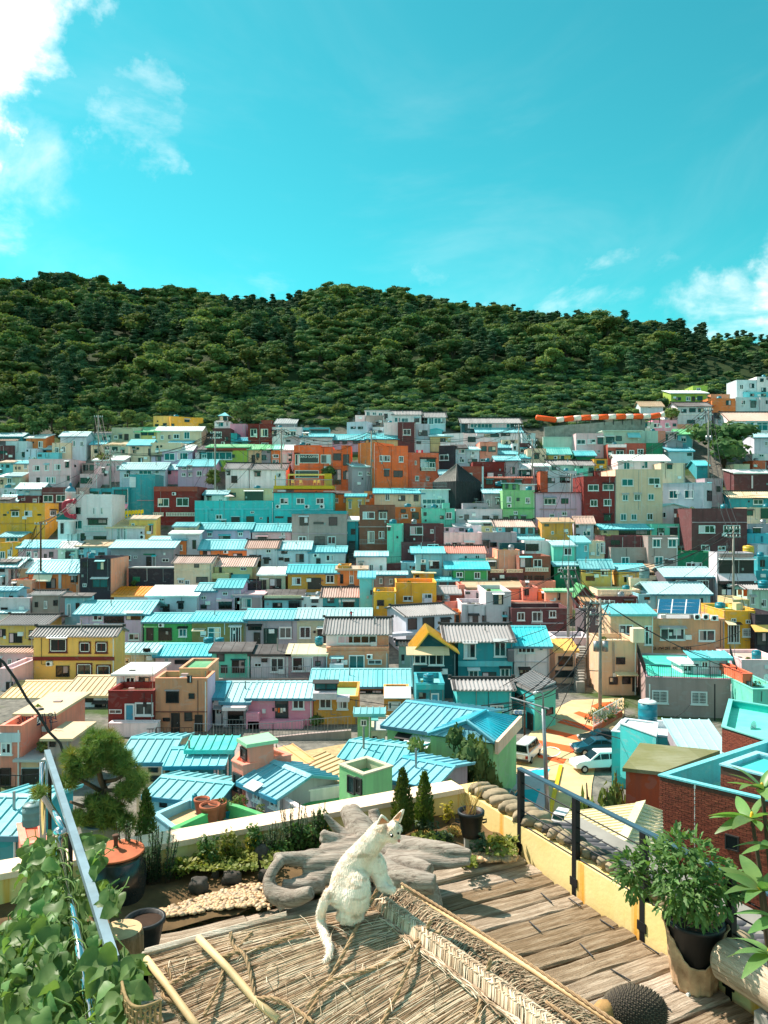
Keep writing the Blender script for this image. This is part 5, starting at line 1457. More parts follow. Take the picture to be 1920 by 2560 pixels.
E0,E1=PZ(*TU(16,745,790),-10.5),PZ(*TU(16,760,1120),-10.5)
m=MB();slope(m,L0-c0,L1-c0,R1-c0,R0-c0,rib=.28,rw=.05,rh=.04)
m.build('roof',RM('cr'),e)
m=MB();slope(m,E0-c0,E1-c0,R1-c0,R0-c0,rib=.28,rw=.05,rh=.04)
m.build('roof',RM('cr'),e)
m=MB();dn=Vector((0,0,-.1))
for a,b in((L0,L1),(L1,R1),(R1,E1),(E1,E0),(E0,R0),(R0,L0)):
 a,b=a-c0+dn,b-c0+dn
 m.add([(a.x,a.y,0),(b.x,b.y,0),b,a],[(0,1,2,3)])
m.build('wall',W('con'),e)
a,b=R0-c0,R1-c0
MB().hexa([a+Vector((-.2,-.1,.0)),b+Vector((-.2,-.1,.0)),b+Vector((.2,.1,.0)),a+Vector((.2,.1,.0))],[a+Vector((-.2,-.1,.09)),b+Vector((-.2,-.1,.09)),b+Vector((.2,.1,.09)),a+Vector((.2,.1,.09))]).build('ridge_cap',RM('cr'),e)
e,q=flat_house('cyan and mint roadside house with grey tiled roof',11,[(1105,440),(1300,532),(1482,486),(1292,384)],-13.2,-16,'tur','gt',slab=True,wins=[(0,1,1138,520,64,58,'n'),(0,1,1245,690,45,160,'d'),(1,2,1400,662,56,60,'n')])
c0=Vector(e.location)
m=MB();up=Vector((0,0,.17))
q2=[p-c0+up for p in q]
slope(m,q2[0],q2[1],q2[2]+Vector((0,0,.25)),q2[3]+Vector((0,0,.25)),rib=.3,rw=.19,rh=.09,wave=True)
m.build('roof_tiles',RM('gt'),e)
MB().box(-.12,.12,-.12,.12,0,.1)
m=MB();a,b=q2[1],q2[2];m.add([(a.x,a.y,0),(b.x,b.y,0),(b.x,b.y,2.79),(a.x,a.y,2.79)],[(0,1,2,3)])
mm_=(q2[2]-q2[1]).normalized();nn=Vector((mm_.y,-mm_.x,0))*.01
for i_ in range(len(m.v)):m.v[i_]=(m.v[i_][0]+nn.x,m.v[i_][1]+nn.y,m.v[i_][2])
m.build('side_wall',W('mnt'),e)
MB().tube([q2[0],q2[1]],.1,6).tube([q2[3]+Vector((0,0,.25)),q2[2]+Vector((0,0,.25))],.12,6).build('ridge_cap',M_DARKF,e)
village(11,'''
28 806 700 903|tgr|g638:bl|Z-12.2 D7|135,910,92,120n 210,905,215,55v:wh|light green house with long bright blue ribbed roof beside the road
''')
e=empty('house',PZ(*TU(11,955,962),-16),0,'hipped blue roof wing of the light green house beside the road','house')
c0=Vector(e.location)
E0,E1,E2=PZ(*TU(11,378,886),-12.1)-c0,PZ(*TU(11,955,963),-12.1)-c0,PZ(*TU(11,1165,738),-12.1)-c0
A_,B_=PZ(*TU(11,716,780),-11.3)-c0,PZ(*TU(11,880,690),-11.3)-c0
E3=E0+(E2-E1)
m=MB();slope(m,E1,E2,B_,A_,rib=.42);slope(m,E3,E0,A_,B_,rib=.42);slope(m,E2,E3,B_,B_+(A_-B_)*.01,rib=.42)
m.build('roof',RM('bl'),e)
G0,G1=E0 .lerp(A_,.55),E1 .lerp(A_,.55)
m=MB();slope(m,E0,E1,G1,G0,rib=.42);m.build('roof',RM('bl'),e)
MB().add([G0+Vector((0,.12,.0)),G1+Vector((0,.12,0)),A_+Vector((0,.12,0))],[(0,1,2)]).build('gable',RM('db'),e)
for p,s_ in((E0,'a'),(E1,'b')):
 MB().tube([p+Vector((0,0,.08)),A_+Vector((0,0,.1))],.09,6).build('ridge_cap',RM('bl'),e)
MB().tube([A_+Vector((0,0,.1)),B_+Vector((0,0,.1))],.09,6).build('ridge_cap',RM('bl'),e)
m=MB();ins=(E2+E0)/2
W4=[p+(ins-p)*.06 for p in(E0,E1,E2,E3)]
for i in range(4):
 a,b=W4[i],W4[(i+1)%4]
 m.add([(a.x,a.y,0),(b.x,b.y,0),(b.x,b.y,a.z-.1),(a.x,a.y,a.z-.1)],[(0,1,2,3)])
m.build('wall',W('tgr'),e)
dd=(E2-E1).normalized();nn=Vector((dd.y,-dd.x,0))
MB().hexa([E1+nn*.02-Vector((0,0,.55)),E2+nn*.02-Vector((0,0,.55)),E2+nn*.2-Vector((0,0,.55)),E1+nn*.2-Vector((0,0,.55))],[E1+nn*.02+Vector((0,0,.1)),E2+nn*.02+Vector((0,0,.1)),E2+nn*.2+Vector((0,0,.1)),E1+nn*.2+Vector((0,0,.1))]).build('fascia',W('pye'),e)
# ------------------------------------------------------------------ white domed house
hm=make_house(1,(625,818,965,1222),'wht','f:wh','D6','655,928,42,58n 805,930,20,56w 870,930,20,56w 628,1038,86,78B 762,1032,165,48n 735,1088,190,48r:te 735,1135,195,40p:lgr 665,1150,26,70w 698,1150,44,72n 808,1160,112,56n','white house with a teal domed turret and a red arched pipe')
hl=make_house(1,(500,985,626,1222),'wht','f:wh','D5','524,1065,26,90d','white lower stair wing of the domed house')
d=hm.d-.6
def at(t,x,y,dd):return P(*TU(t,x,y),dd)
a,b=at(1,568,985,d),at(1,652,985,d)
r=(b-a).length/2;c=(a+b)/2;zc_=at(1,610,800,d).z;zt=at(1,610,752,d).z
tw=empty('turret',c,0,'round white turret with teal dome on the white house','turret')
MB().lathe([(r,-3),(r,zc_-c.z),(r*1.06,zc_-c.z),(r*1.06,zc_-c.z+.12)],24).build('wall',W('wht'),tw,True)
MB().lathe([(r*math.cos(k*math.pi/16),zc_-c.z+.12+(zt-zc_)*math.sin(k*math.pi/16))for k in range(8)]+[(.16,zt-zc_+zc_-c.z+.12),(.16,zt-c.z+.3),(.22,zt-c.z+.4),(.1,zt-c.z+.6),(.02,zt-c.z+.75)],24).build('dome',RM('db'),tw,True)
bal=empty('balcony',at(1,485,1035,d-1),0,'balcony with green glass rail on the domed house','balcony')
c0=Vector(bal.location);wd=at(1,640,1035,d-1).x-c0 .x
MB().box(0,wd,0,1.6,-.25,0).build('slab',W('wht'),bal)
MB().box(.05,wd-.05,.02,.06,0,at(1,485,985,d-1).z-c0 .z).build('glass_rail',M_TGL,bal)
m=MB()
pts=[at(1,x,y,d-1.3)for x,y in((640,875),(600,875),(575,880),(555,895),(552,925),(560,965),(575,992),(605,1005),(640,1006))]
m.tube([p-pts[0]for p in pts],.32,10)
for p in(pts[0],pts[-1]):m.tube([p-pts[0]-Vector((.1,0,0)),p-pts[0]+Vector((.25,0,0))],.42,10)
pe=empty('red_pipe',pts[0],0,'big red bent pipe shaped like a bracket on the domed house','pipe')
m.build('pipe',plain('red_paint',(176,40,62),.45),pe,True)
village(5,'''
925 132 1243 252|lgr|s62:rt|D5|950,130,26,112B 1012,130,26,112B 1070,125,30,118B 1212,198,42,36a|pale grey pavilion with tall slit windows right of the domed house
''')
# ------------------------------------------------------------------ orange coffee house
hc=make_house(2,(880,393,1112,748),'ora','f:rd','D7','890,468,38,96o 928,468,168,78o 890,608,206,68o 880,575,232,10p:orr 880,440,232,10p:orr','orange coffee house with big dark windows and white lettering')
make_house(2,(1112,405,1217,748),'ora','f:rd','D6','1112,472,90,76o 1205,600,5,100p:orr 1115,395,100,30r:orr','orange middle part of the coffee house with one square window')
make_house(2,(1217,430,1292,748),'orr','f:rd','D6','1220,462,68,60n 1220,600,68,130n 1217,540,75,34p:ora','orange recessed stair bay of the coffee house')
make_house(2,(1290,395,1373,748),'ora','f:rd','D6','1305,470,52,96n 1305,615,52,72n 1290,715,82,30r:orr','orange corner tower of the coffee house with open loggia')
s0,z0=to_face(hc,'F',*TU(2,1011,492))
lettering('FARO COFFEE',hc.e,M_WHITE,.55,(s0,-.14,z0-hc.zb),(R(90),0,0),ext=.01)
d=depth(TU(2,0,1075)[1])-.3
yt=empty('roof_terrace',at(2,705,770,d),0,'yellow roof terrace with rail and tower panel before the coffee house','terrace')
c0=Vector(yt.location)
M_YEL=W('gold')if False else plain('mustard_paint',(206,166,20),.6,0,.2,3,.1)
def bx(x0,y0,x1,y1,dy0,dy1):
 p,q_=at(2,x0,y1,d)-c0,at(2,x1,y0,d)-c0
 return(p.x,q_.x,dy0,dy1,p.z,q_.z)
MB().box(*bx(705,740,1218,768,0,5)).build('deck',M_YEL,yt)
MB().box(*bx(1145,635,1204,740,.3,1.2)).build('panel',M_YEL,yt)
MB().box(*bx(825,637,1145,650,.5,.8)).build('beam',plain('cream_paint',(240,205,110),.6),yt)
for x in(712,826,1140):
 MB().box(*bx(x,650,x+10,740,.5,.62)).build('post',M_YEL,yt)
m=MB()
for k in range(46):
 x=712+k*11
 m.box(*bx(x,690,x+1.6,740,.05,.09))
m.box(*bx(705,686,1218,691,.03,.1))
m.build('railing',M_STEEL,yt)
for x in(860,930,1050,1085):
 ch=empty('chair',at(2,x,738,d-0)+Vector((0,2.2,.1)),rnd.uniform(-1,1),'cream cafe chair on the yellow roof terrace, '+{860:'first from the left',930:'second from the left',1050:'second from the right',1085:'nearest the tower panel'}[x],'chair','chairs on the yellow terrace')
 mc=plain('cream_paint',(240,205,110),.6)
 MB().box(-.22,.22,-.22,.22,.42,.47).build('seat',mc,ch)
 MB().box(-.22,.22,.18,.22,.47,.95).build('backrest',mc,ch)
 for sx in(-.2,.2):
  for sy in(-.2,.2):MB().tube([(sx,sy,0),(sx,sy,.42)],.02,4).build('leg',mc,ch)
d=125.5
e=empty('timber_tower',at(3,622,965,d),0,'black timber clad tower with steep pyramid roof','tower')
c0=Vector(e.location)
cn=at(3,622,700,d)-c0
s_=4.6
ang=R(38)
ax,ay=Vector((math.cos(ang),math.sin(ang),0)),Vector((-math.sin(ang),math.cos(ang),0))
base=[Vector((0,0,0)),ax*(s_*1.25),ax*(s_*1.25)+ay*s_*1.25,ay*s_*1.25]
zt=cn.z
ap=at(3,628,548,d+3.5)-c0
M_TIMB=plain('black_timber',(46,50,54),.8,0,.4,2,.3);M_TIMG=plain('grey_timber',(120,116,112),.85,0,.35,2,.3)
m=MB();m.add([(p.x,p.y,-2)for p in base]+[(p.x,p.y,zt)for p in base],[(0,1,5,4),(1,2,6,5),(2,3,7,6),(3,0,4,7)])
m.build('wall',M_TIMB,e)
for i in range(4):
 a,b=base[i]+Vector((0,0,zt)),base[(i+1)%4]+Vector((0,0,zt))
 m=MB();m.add([a,b,ap],[(0,1,2)])
 for k in range(1,12):
  p=a.lerp(b,k/12);q1=p.lerp(ap,.97)
  m.tube([p,q1],.05,4)
 m.build('roof',M_TIMB if i==0 else M_TIMG,e)
m=MB()
for i in(0,3):
 a,b=base[i],base[(i+1)%4]
 for k in range(1,16):
  p=a.lerp(b,k/16);m.tube([(p.x,p.y,-2),(p.x,p.y,zt)],.05,4)
m.build('battens',M_TIMB,e)
# ------------------------------------------------------------------ retaining wall, barrier, fields
wA,wB=P(*TU(3,1385,330),149.5),P(*TU(4,600,500),151)
e=empty('retaining_wall',Vector((wA.x,wA.y,wA.z-5)),0,'grey concrete retaining wall under the striped barrier','wall')
c0=Vector(e.location)
zA,zB=P(*TU(3,1385,232),149.5).z,P(*TU(4,600,440),151).z
for k in range(10):
 a,b=wA.lerp(wB,k/10)-c0,wA.lerp(wB,(k+.985)/10)-c0
 za,zb_=zA+(zB-zA)*k/10-c0 .z,zA+(zB-zA)*(k+1)/10-c0 .z
 MB().hexa([(a.x,a.y,0),(b.x,b.y,0),(b.x,b.y+.5,0),(a.x,a.y+.5,0)],[(a.x,a.y,za),(b.x,b.y,zb_),(b.x,b.y+.5,zb_),(a.x,a.y+.5,za)]).build('panel',M_CONC,e)
make_house(3,(1375,318,1700,405),'pmt','F:pmt','D.6 o.02 d149','','pale green garden wall below the concrete wall','garden_wall','wall')
e=empty('barrier',P(*TU(3,1310,190),150.4),0,'orange and white striped road barrier along the retaining wall','barrier')
c0=Vector(e.location)
pl=[(3,1312,150),(3,1360,172),(4,-270,460),(4,0,432),(4,320,420),(4,640,418),(4,762,402)]
pp=[P(*TU(*q_),150.4)for q_ in pl]
L_=[0]
for a,b in zip(pp[:-1],pp[1:]):L_.append(L_[-1]+(b-a).length)
def along(s):
 for i in range(len(pp)-1):
  if s<=L_[i+1]:return pp[i].lerp(pp[i+1],(s-L_[i])/(L_[i+1]-L_[i]))
 return pp[-1]
s,k=0,0
M_OR=plain('barrier_orange',(255,92,20),.5);M_WB=plain('barrier_white',(246,226,214),.5)
while s<L_[-1]-.3:
 l=4.2 if k==0 else(1.5 if k%2 else 1.9)
 a,b=along(s)-c0,along(min(L_[-1],s+l-.06))-c0
 MB().tube([a,a.lerp(b,.04),a.lerp(b,.96),b],[.4,.52,.52,.4],8).build('segment',M_OR if k%2==0 else M_WB,e,True)
 s+=l;k+=1
m=MB()
for k in range(14):
 p=along(L_[-1]*(k+.5)/14)-c0
 m.tube([p,p-Vector((0,0,1.6))],.08,4)
m.build('posts',M_DSTEEL,e)
g=np.random.default_rng(11)
VV=[]
def scatter_scrub(n,ufun,vfun,mats):
 out={k:[]for k in mats}
 for _ in range(n):
  u,v=ufun(),vfun()
  dd=depth(v);x=(u-960)/F*dd;z=ground_z(x,dd)
  k=mats[int(g.integers(0,len(mats)))]
  i=int(g.integers(0,3));V,Fq,_,_=PROTO['bush',i]
  s=g.uniform(.45,1.15)
  V4=V.reshape(-1,4,3)[(g.random(len(Fq))<.28)|(np.arange(len(Fq))<120)].reshape(-1,3)
  rz=g.uniform(0,6.28);ca,sa=math.cos(rz),math.sin(rz)
  V2=np.empty_like(V4)
  V2[:,0]=(V4[:,0]*ca-V4[:,1]*sa)*s*1.5+x;V2[:,1]=(V4[:,0]*sa+V4[:,1]*ca)*s+dd;V2[:,2]=V4[:,2]*s*.8+z
  out[k].append(V2)
 return out
tot={'a':[],'b':[],'c':[]}
for spec in((600,lambda:g.uniform(-30,1950),lambda:g.uniform(900,985)),(330,lambda:g.uniform(380,1700),lambda:g.uniform(970,1062)),(420,lambda:g.uniform(-30,700),lambda:g.uniform(960,1075)),(200,lambda:g.uniform(600,1350),lambda:g.uniform(950,1030)),(240,lambda:g.uniform(1200,1650),lambda:905+13*int(g.integers(0,6))+g.uniform(-2,2))):
 o_=scatter_scrub(*spec,('a','b','c'))
 for k in tot:tot[k]+=o_[k]
for k,mt in(('a',M_LEAF_A),('b',M_LEAF_B),('c',M_LEAF_C)):
 V=np.concatenate(tot[k])
 tag(place('hillside_scrub',npmesh('hillside_scrub',V,np.arange(len(V)).reshape(-1,4)),mt),'low scrub and crop rows between the village and the wood',None,kind='stuff')
def tree_at(t,x,y,hpx,kind,i,label,light=False,dd=None,widen=1.0):
 u,v=TU(t,x,y);dd=dd or depth(v)
 hh=hpx/TS/F*dd
 s=hh/{'broad':6.3,'pine':7.8,'bush':1.9}[kind]
 bp=P(u,v,dd)
 if dd<45:
  zt_=P(u,TU(t,x,y-hpx)[1],dd).z;bp.z=-16.0
  s=(zt_+16)/{'broad':6.3,'pine':7.8,'bush':1.9}[kind];widen=hpx/TS/F*dd*.75*widen/(s*{'broad':3.4,'pine':2.4,'bush':1.5}[kind])
 e=plant_tree(bp,s,kind,i,rnd.uniform(0,6),label,{'bush':'bush'}.get(kind,'tree'),None,light)
 e.scale=(s*widen,s*widen,s)
 return e
tree_at(4,1275,960,480,'broad',0,'large spreading tree with bare trunk at the upper right',dd=143,widen=1.35)
tree_at(2,195,775,180,'broad',1,'small leafy tree behind the turquoise terrace',True)
tree_at(2,440,235,235,'broad',2,'dense dark tree right of the pointed lookout tower',dd=158,widen=1.3)
tree_at(2,1290,205,200,'broad',3,'light green tree above the white cube house',True,dd=164,widen=1.3)
tree_at(3,615,205,125,'broad',1,'round clipped tree beside the brown field',dd=164)
tree_at(1,690,330,220,'broad',2,'bushy tree above the cream laundry house',True,dd=158)
tree_at(1,1490,150,125,'broad',0,'pale bushy tree above the highest yellow block',True,dd=163)
tree_at(1,870,560,130,'bush',0,'bush between the cyan gable and the tall pole',dd=140)
tree_at(4,820,430,110,'bush',1,'bush in front of the white two storey house',dd=158)
tree_at(2,1180,690,140,'broad',3,'small dark tree in front of the coffee house',dd=133)
tree_at(5,1180,630,70,'bush',2,'little round bush at the black wall')
tree_at(9,360,1020,110,'bush',0,'leafy bush in the roof planter under the banner',dd=46)
tree_at(11,720,1180,330,'broad',2,'dark dense tree in front of the green house by the road',dd=38.5,widen=1.1)
tree_at(11,270,1130,200,'broad',0,'light green shrub tree left of the dark tree',True,dd=39.5,widen=1.0)
tree_at(11,890,1150,210,'broad',1,'light green tree right of the dark tree',True,dd=38,widen=1.0)
tree_at(16,90,650,200,'bush',1,'rounded hedge bush left of the rust orange house',dd=34,widen=1.2)
tree_at(16,270,700,210,'bush',2,'ivy covered hedge bush beside the rust orange house',dd=33,widen=1.2)
tree_at(16,350,480,110,'bush',0,'small bush before the turquoise house',dd=38)
tree_at(10,1080,800,120,'bush',1,'climbing shrub on the ochre house')
tree_at(10,730,1000,80,'bush',2,'weedy bush beside the salmon stair tower',dd=40)
tree_at(12,235,1010,60,'bush',0,'planter bush at the road bend',dd=58,widen=2.0)
flat_house('pale flat roof at the left edge behind the vine',13,[(-500,1190),(-500,1400),(230,1330),(160,1150)],-8.6,-16,'wht','wh',cap='pcy',par=.3)
for(x,y,h_,k_,i_,li_,lab_)in((60,395,190,'broad',0,True,'light green tree at the left edge above the pale blue block'),(235,400,150,'broad',1,True,'low bushy tree above the tiny orange cottage'),(330,330,200,'broad',2,False,'dark round tree above the tiny orange cottage roof'),(560,300,170,'broad',3,True,'light tree left of the laundry roof'),(820,270,210,'broad',1,False,'dark tree behind the long low teal house'),(930,250,150,'broad',0,True,'light tree above the low teal house end'),(1100,225,150,'broad',2,True,'light bushy tree above the pale green flat house'),(1230,230,140,'broad',3,False,'dark bushy tree above the open yellow hut'),(170,250,240,'broad',3,False,'tall dark tree at the far left above the village'),(450,240,200,'broad',0,False,'tall dark tree above the cream laundry house')):
 tree_at(1,x,y,h_,k_,i_,lab_,li_,dd=max(149,depth(TU(1,x,y)[1])-3),widen=1.25)
# ------------------------------------------------------------------ small houses squeezed into the gaps between the others
CS=6
nxc,nyc=1960//CS+1,900//CS
Zb=np.full((nyc,nxc),np.inf)
def cells(u0,v0,u1,v1):
 return max(0,int((u0+20)/CS)),max(0,int((v0-1000)/CS)),min(nxc,int((u1+20)/CS)+1),min(nyc,int((v1-1000)/CS)+1)
def proj(h,top):
 us,vs=[],[]
 for x in(0,h.w):
  for y in(0,h.D):
   for z in(0,top):
    p=h.p0+h.ex*x+h.ey*y;us.append(960+F*p.x/p.y);vs.append(1280-F*(h.zb+z)/p.y)
 return min(us),min(vs),max(us),max(vs)
def stamp(h):
 u0,v0,u1,v1=proj(h,h.H+.5);h.rect=(u0,v0,u1,v1)
 a,b,c,d_=cells(u0,v0,u1,v1)
 if c>a and d_>b:Zb[b:d_,a:c]=np.minimum(Zb[b:d_,a:c],h.d)
for h in HOUSES:stamp(h)
a,b,c,d_=cells(1290,1640,1620,1900);Zb[b:d_,a:c]=1
COLN=dict(wht='white',cre='cream',yel='yellow',org='orange',sal='salmon',ppk='pale pink',lil='lilac',gry='grey',lgr='pale grey',plm='plum',brn='brown',tau='taupe',sky='sky blue',pcy='pale cyan',pmt='pale mint',tea='teal',lbl='pale blue',con='bare concrete',dgr='dark grey',mau='mauve')
ROFN={'g:cy':'cyan gabled','g:lc':'light cyan gabled','t:gt':'grey tiled','t:pk':'pinkish tiled','f':'flat roofed','s:rs':'brown roofed','s:wh':'white roofed','g:bl':'blue gabled','s:dk':'dark roofed'}
fg=random.Random(77);used=set();nf=0
for tr_ in range(16000):
 if nf>=60:break
 v=fg.uniform(1130,1700);u=fg.uniform(-20,1930);dd=depth(v)
 if 1180<u<1660 and v<1175 or 1660<u<1915 and v<1225:continue
 wpx,hpx=fg.uniform(2.6,5.4)/dd*F,fg.uniform(2.1,3.6)/dd*F
 a,b,c,d_=cells(u,v-hpx-12,u+wpx,v)
 if c-a<2 or d_-b<2 or c>=nxc or d_>=nyc:continue
 z=Zb[b:d_,a:c]
 n=z.size;free=np.isinf(z).sum()/n;occ=((z>dd+.5)&np.isfinite(z)).sum()/n
 if occ>.16 or free<.22 or free*n<7:continue
 wl,rf=fg.choice(list(COLN)),fg.choice(list(ROFN))
 near=sorted((abs((h.rect[0]+h.rect[2])/2-u-wpx/2)+abs(h.rect[1]-v)*1.5,i)for i,h in enumerate(HOUSES)if h.d<dd+2)[:1]
 short='lower houses'
 if near:
  short=re.split(r' with | under | beside | below | behind | left of | right of | at the | above | before | next | in the | on the | joined | of the | between | and |, ',HOUSES[near[0][1]].label)[0]
 lab='%s %s house squeezed in near the %s'%(COLN[wl],ROFN[rf],short)
 if lab in used or len(lab.split())>16:continue
 used.add(lab);nf+=1
 ro=rf[0]+('%.1f'%((v-hpx-fg.uniform(6,11)-1000)*TS)if rf[0]!='f' else '')+rf[1:]
 X0,Y0,X1,Y1=u*TS,(v-hpx-1000)*TS,(u+wpx)*TS,(v-1000)*TS
 ww=''
 nw=max(1,int(wpx/20))
 for k in range(nw):
  x=X0+(X1-X0)*(k+.28)/nw;ww+='%.0f,%.0f,%.0f,%.0f%s '%(x,Y0+(Y1-Y0)*fg.uniform(.2,.4),(X1-X0)/nw*fg.uniform(.3,.48),(Y1-Y0)*fg.uniform(.25,.45),fg.choice('wwnnBd'))
 h=make_house(1,(X0,Y0,X1,Y1),wl,ro,'D4',ww,lab)
 stamp(h)
print('fill',nf)
for i,h in enumerate(list(HOUSES)):
 rf_=[c for c in h.e.children if c.name.startswith('parapet_cap')]
 if not rf_ or h.w<2.2 or h.D<3 or fg.random()>.30 or h.d<58:continue
 short=re.split(r' with | under | beside | below | behind | left of | right of | before | next | joined | and |, ',h.label)[0]
 if short in used or len(short.split())>9:continue
 used.add(short)
 r=fg.uniform(.38,.55);hh=fg.uniform(.9,1.2)
 p=h.p0+h.ex*fg.uniform(.6,h.w-.6)+h.ey*fg.uniform(.7,min(1.6,h.D-.7));p.z=h.zb+h.H-.42
 mt=fg.choice((M_TANK,M_TANK,M_TANK,M_STEEL))
 e=empty('water_tank',p,0,'%s water drum on the %s'%('steel' if mt is M_STEEL else 'teal',short),'water tank','roof water tanks')
 MB().lathe([(r,0),(r,.3*hh),(r*1.04,.33*hh),(r,.36*hh),(r,.6*hh),(r*1.04,.63*hh),(r,.66*hh),(r,.9*hh)],14).build('drum',mt,e,True)
 MB().lathe([(r*1.02,.901*hh),(r*.5,hh),(.02,hh*1.02)],14).build('lid',mt,e,True)
# ------------------------------------------------------------------ road with painted stripes
def zp(x,y):return 1200+x/5.184,1720+y/5.184
def sheet(name,pts,z,mat,label=None,kind='structure'):
 q=[PZ(u,v,z)for u,v in pts]
 me=bpy.data.meshes.new(name);me.from_pydata([tuple(p)for p in q],[],[tuple(range(len(q)))]);me.update()
 o=place(name,me,mat)
 if o.data.polygons[0].normal.z<0:o.data.flip_normals()
 if label:o['label']=label
 o['kind']=kind
 return o
M_ROAD=plain('road_cream',(212,184,138),.9,0,.3,.9,.3)
M_LIL=plain('road_lilac',(196,188,196),.9,0,.3,.9,.3)
M_ORS=plain('road_orange',(250,98,40),.85,0,.25,1.3,.2)
M_BLS=plain('road_blue',(20,172,190),.85,0,.25,1.3,.2)
M_YLS=plain('kerb_yellow',(240,190,40),.8,0,.2,2,.2)
sheet('road',[(1362,1785),(1318,1842),(1296,1885),(1225,1960),(1165,2100),(1470,2100),(1480,1960),(1500,1860),(1560,1790),(1560,1745),(1430,1750)],-15.94,M_ROAD,'cream paved road winding up through the houses')
sheet('pavement',[TU(15,*p)for p in((985,340),(1200,225),(1430,195),(1400,480),(1330,760),(1000,760))],-15.93,M_LIL,'pale lilac lower road surface')
for p in(((1240,330),(1300,310),(1510,375),(1440,415)),((1040,450),(1110,415),(1425,495),(1395,545)),((880,570),(920,540),(1310,630),(1290,680)),((720,720),(760,680),(1190,760),(1160,825)),((780,900),(790,866),(1085,920),(1050,970)),((1465,235),(1560,198),(1700,190),(1700,320),(1590,300))):
 cx_,cy_=sum(q_[0]for q_ in p)/len(p),sum(q_[1]for q_ in p)/len(p)
 sheet('road_stripe',[zp(cx_+(q_[0]-cx_)*1.22,cy_+(q_[1]-cy_)*1.22)for q_ in p],-15.925,M_ORS,'orange stripe painted across the road')
for p in(((1105,440),(1190,395),(1350,385),(1310,515),(1115,485)),((1255,602),(1312,608),(1305,640),(1252,632)),((1230,250),(1290,225),(1440,215),(1390,275),(1330,270))):
 sheet('road_patch',[TU(15,*q_)for q_ in p],-15.92,M_BLS,'blue patch painted on the lower road')
M_RW=plain('road_white',(236,232,222),.8,0,.2,3,.1)
m=MB()
for k in range(15):
 a0,a1=2*math.pi*k/16,2*math.pi*(k+1)/16
 qq=[PZ(*zp(910+r_*math.cos(a_)*1.0,825+r_*math.sin(a_)*.48),-15.915)for a_,r_ in((a0,118),(a1,118),(a1,138),(a0,138))]
 m.add(qq,[(0,1,2,3)])
o=m.build('road_ring',M_RW);o['kind']='structure';o['label']='white ring painted on the road beside the van'
a,b=PZ(*TU(15,1392,700),-15.94),PZ(*TU(15,1512,195),-15.94)
kd=(b-a).normalized();kn=Vector((kd.y,-kd.x,0))*.22
o=MB().hexa([a,b,b+kn,a+kn],[p+Vector((0,0,.12))for p in(a,b,b+kn,a+kn)]).build('kerb',M_YLS);o['kind']='structure';o['label']='yellow kerb along the lower road'
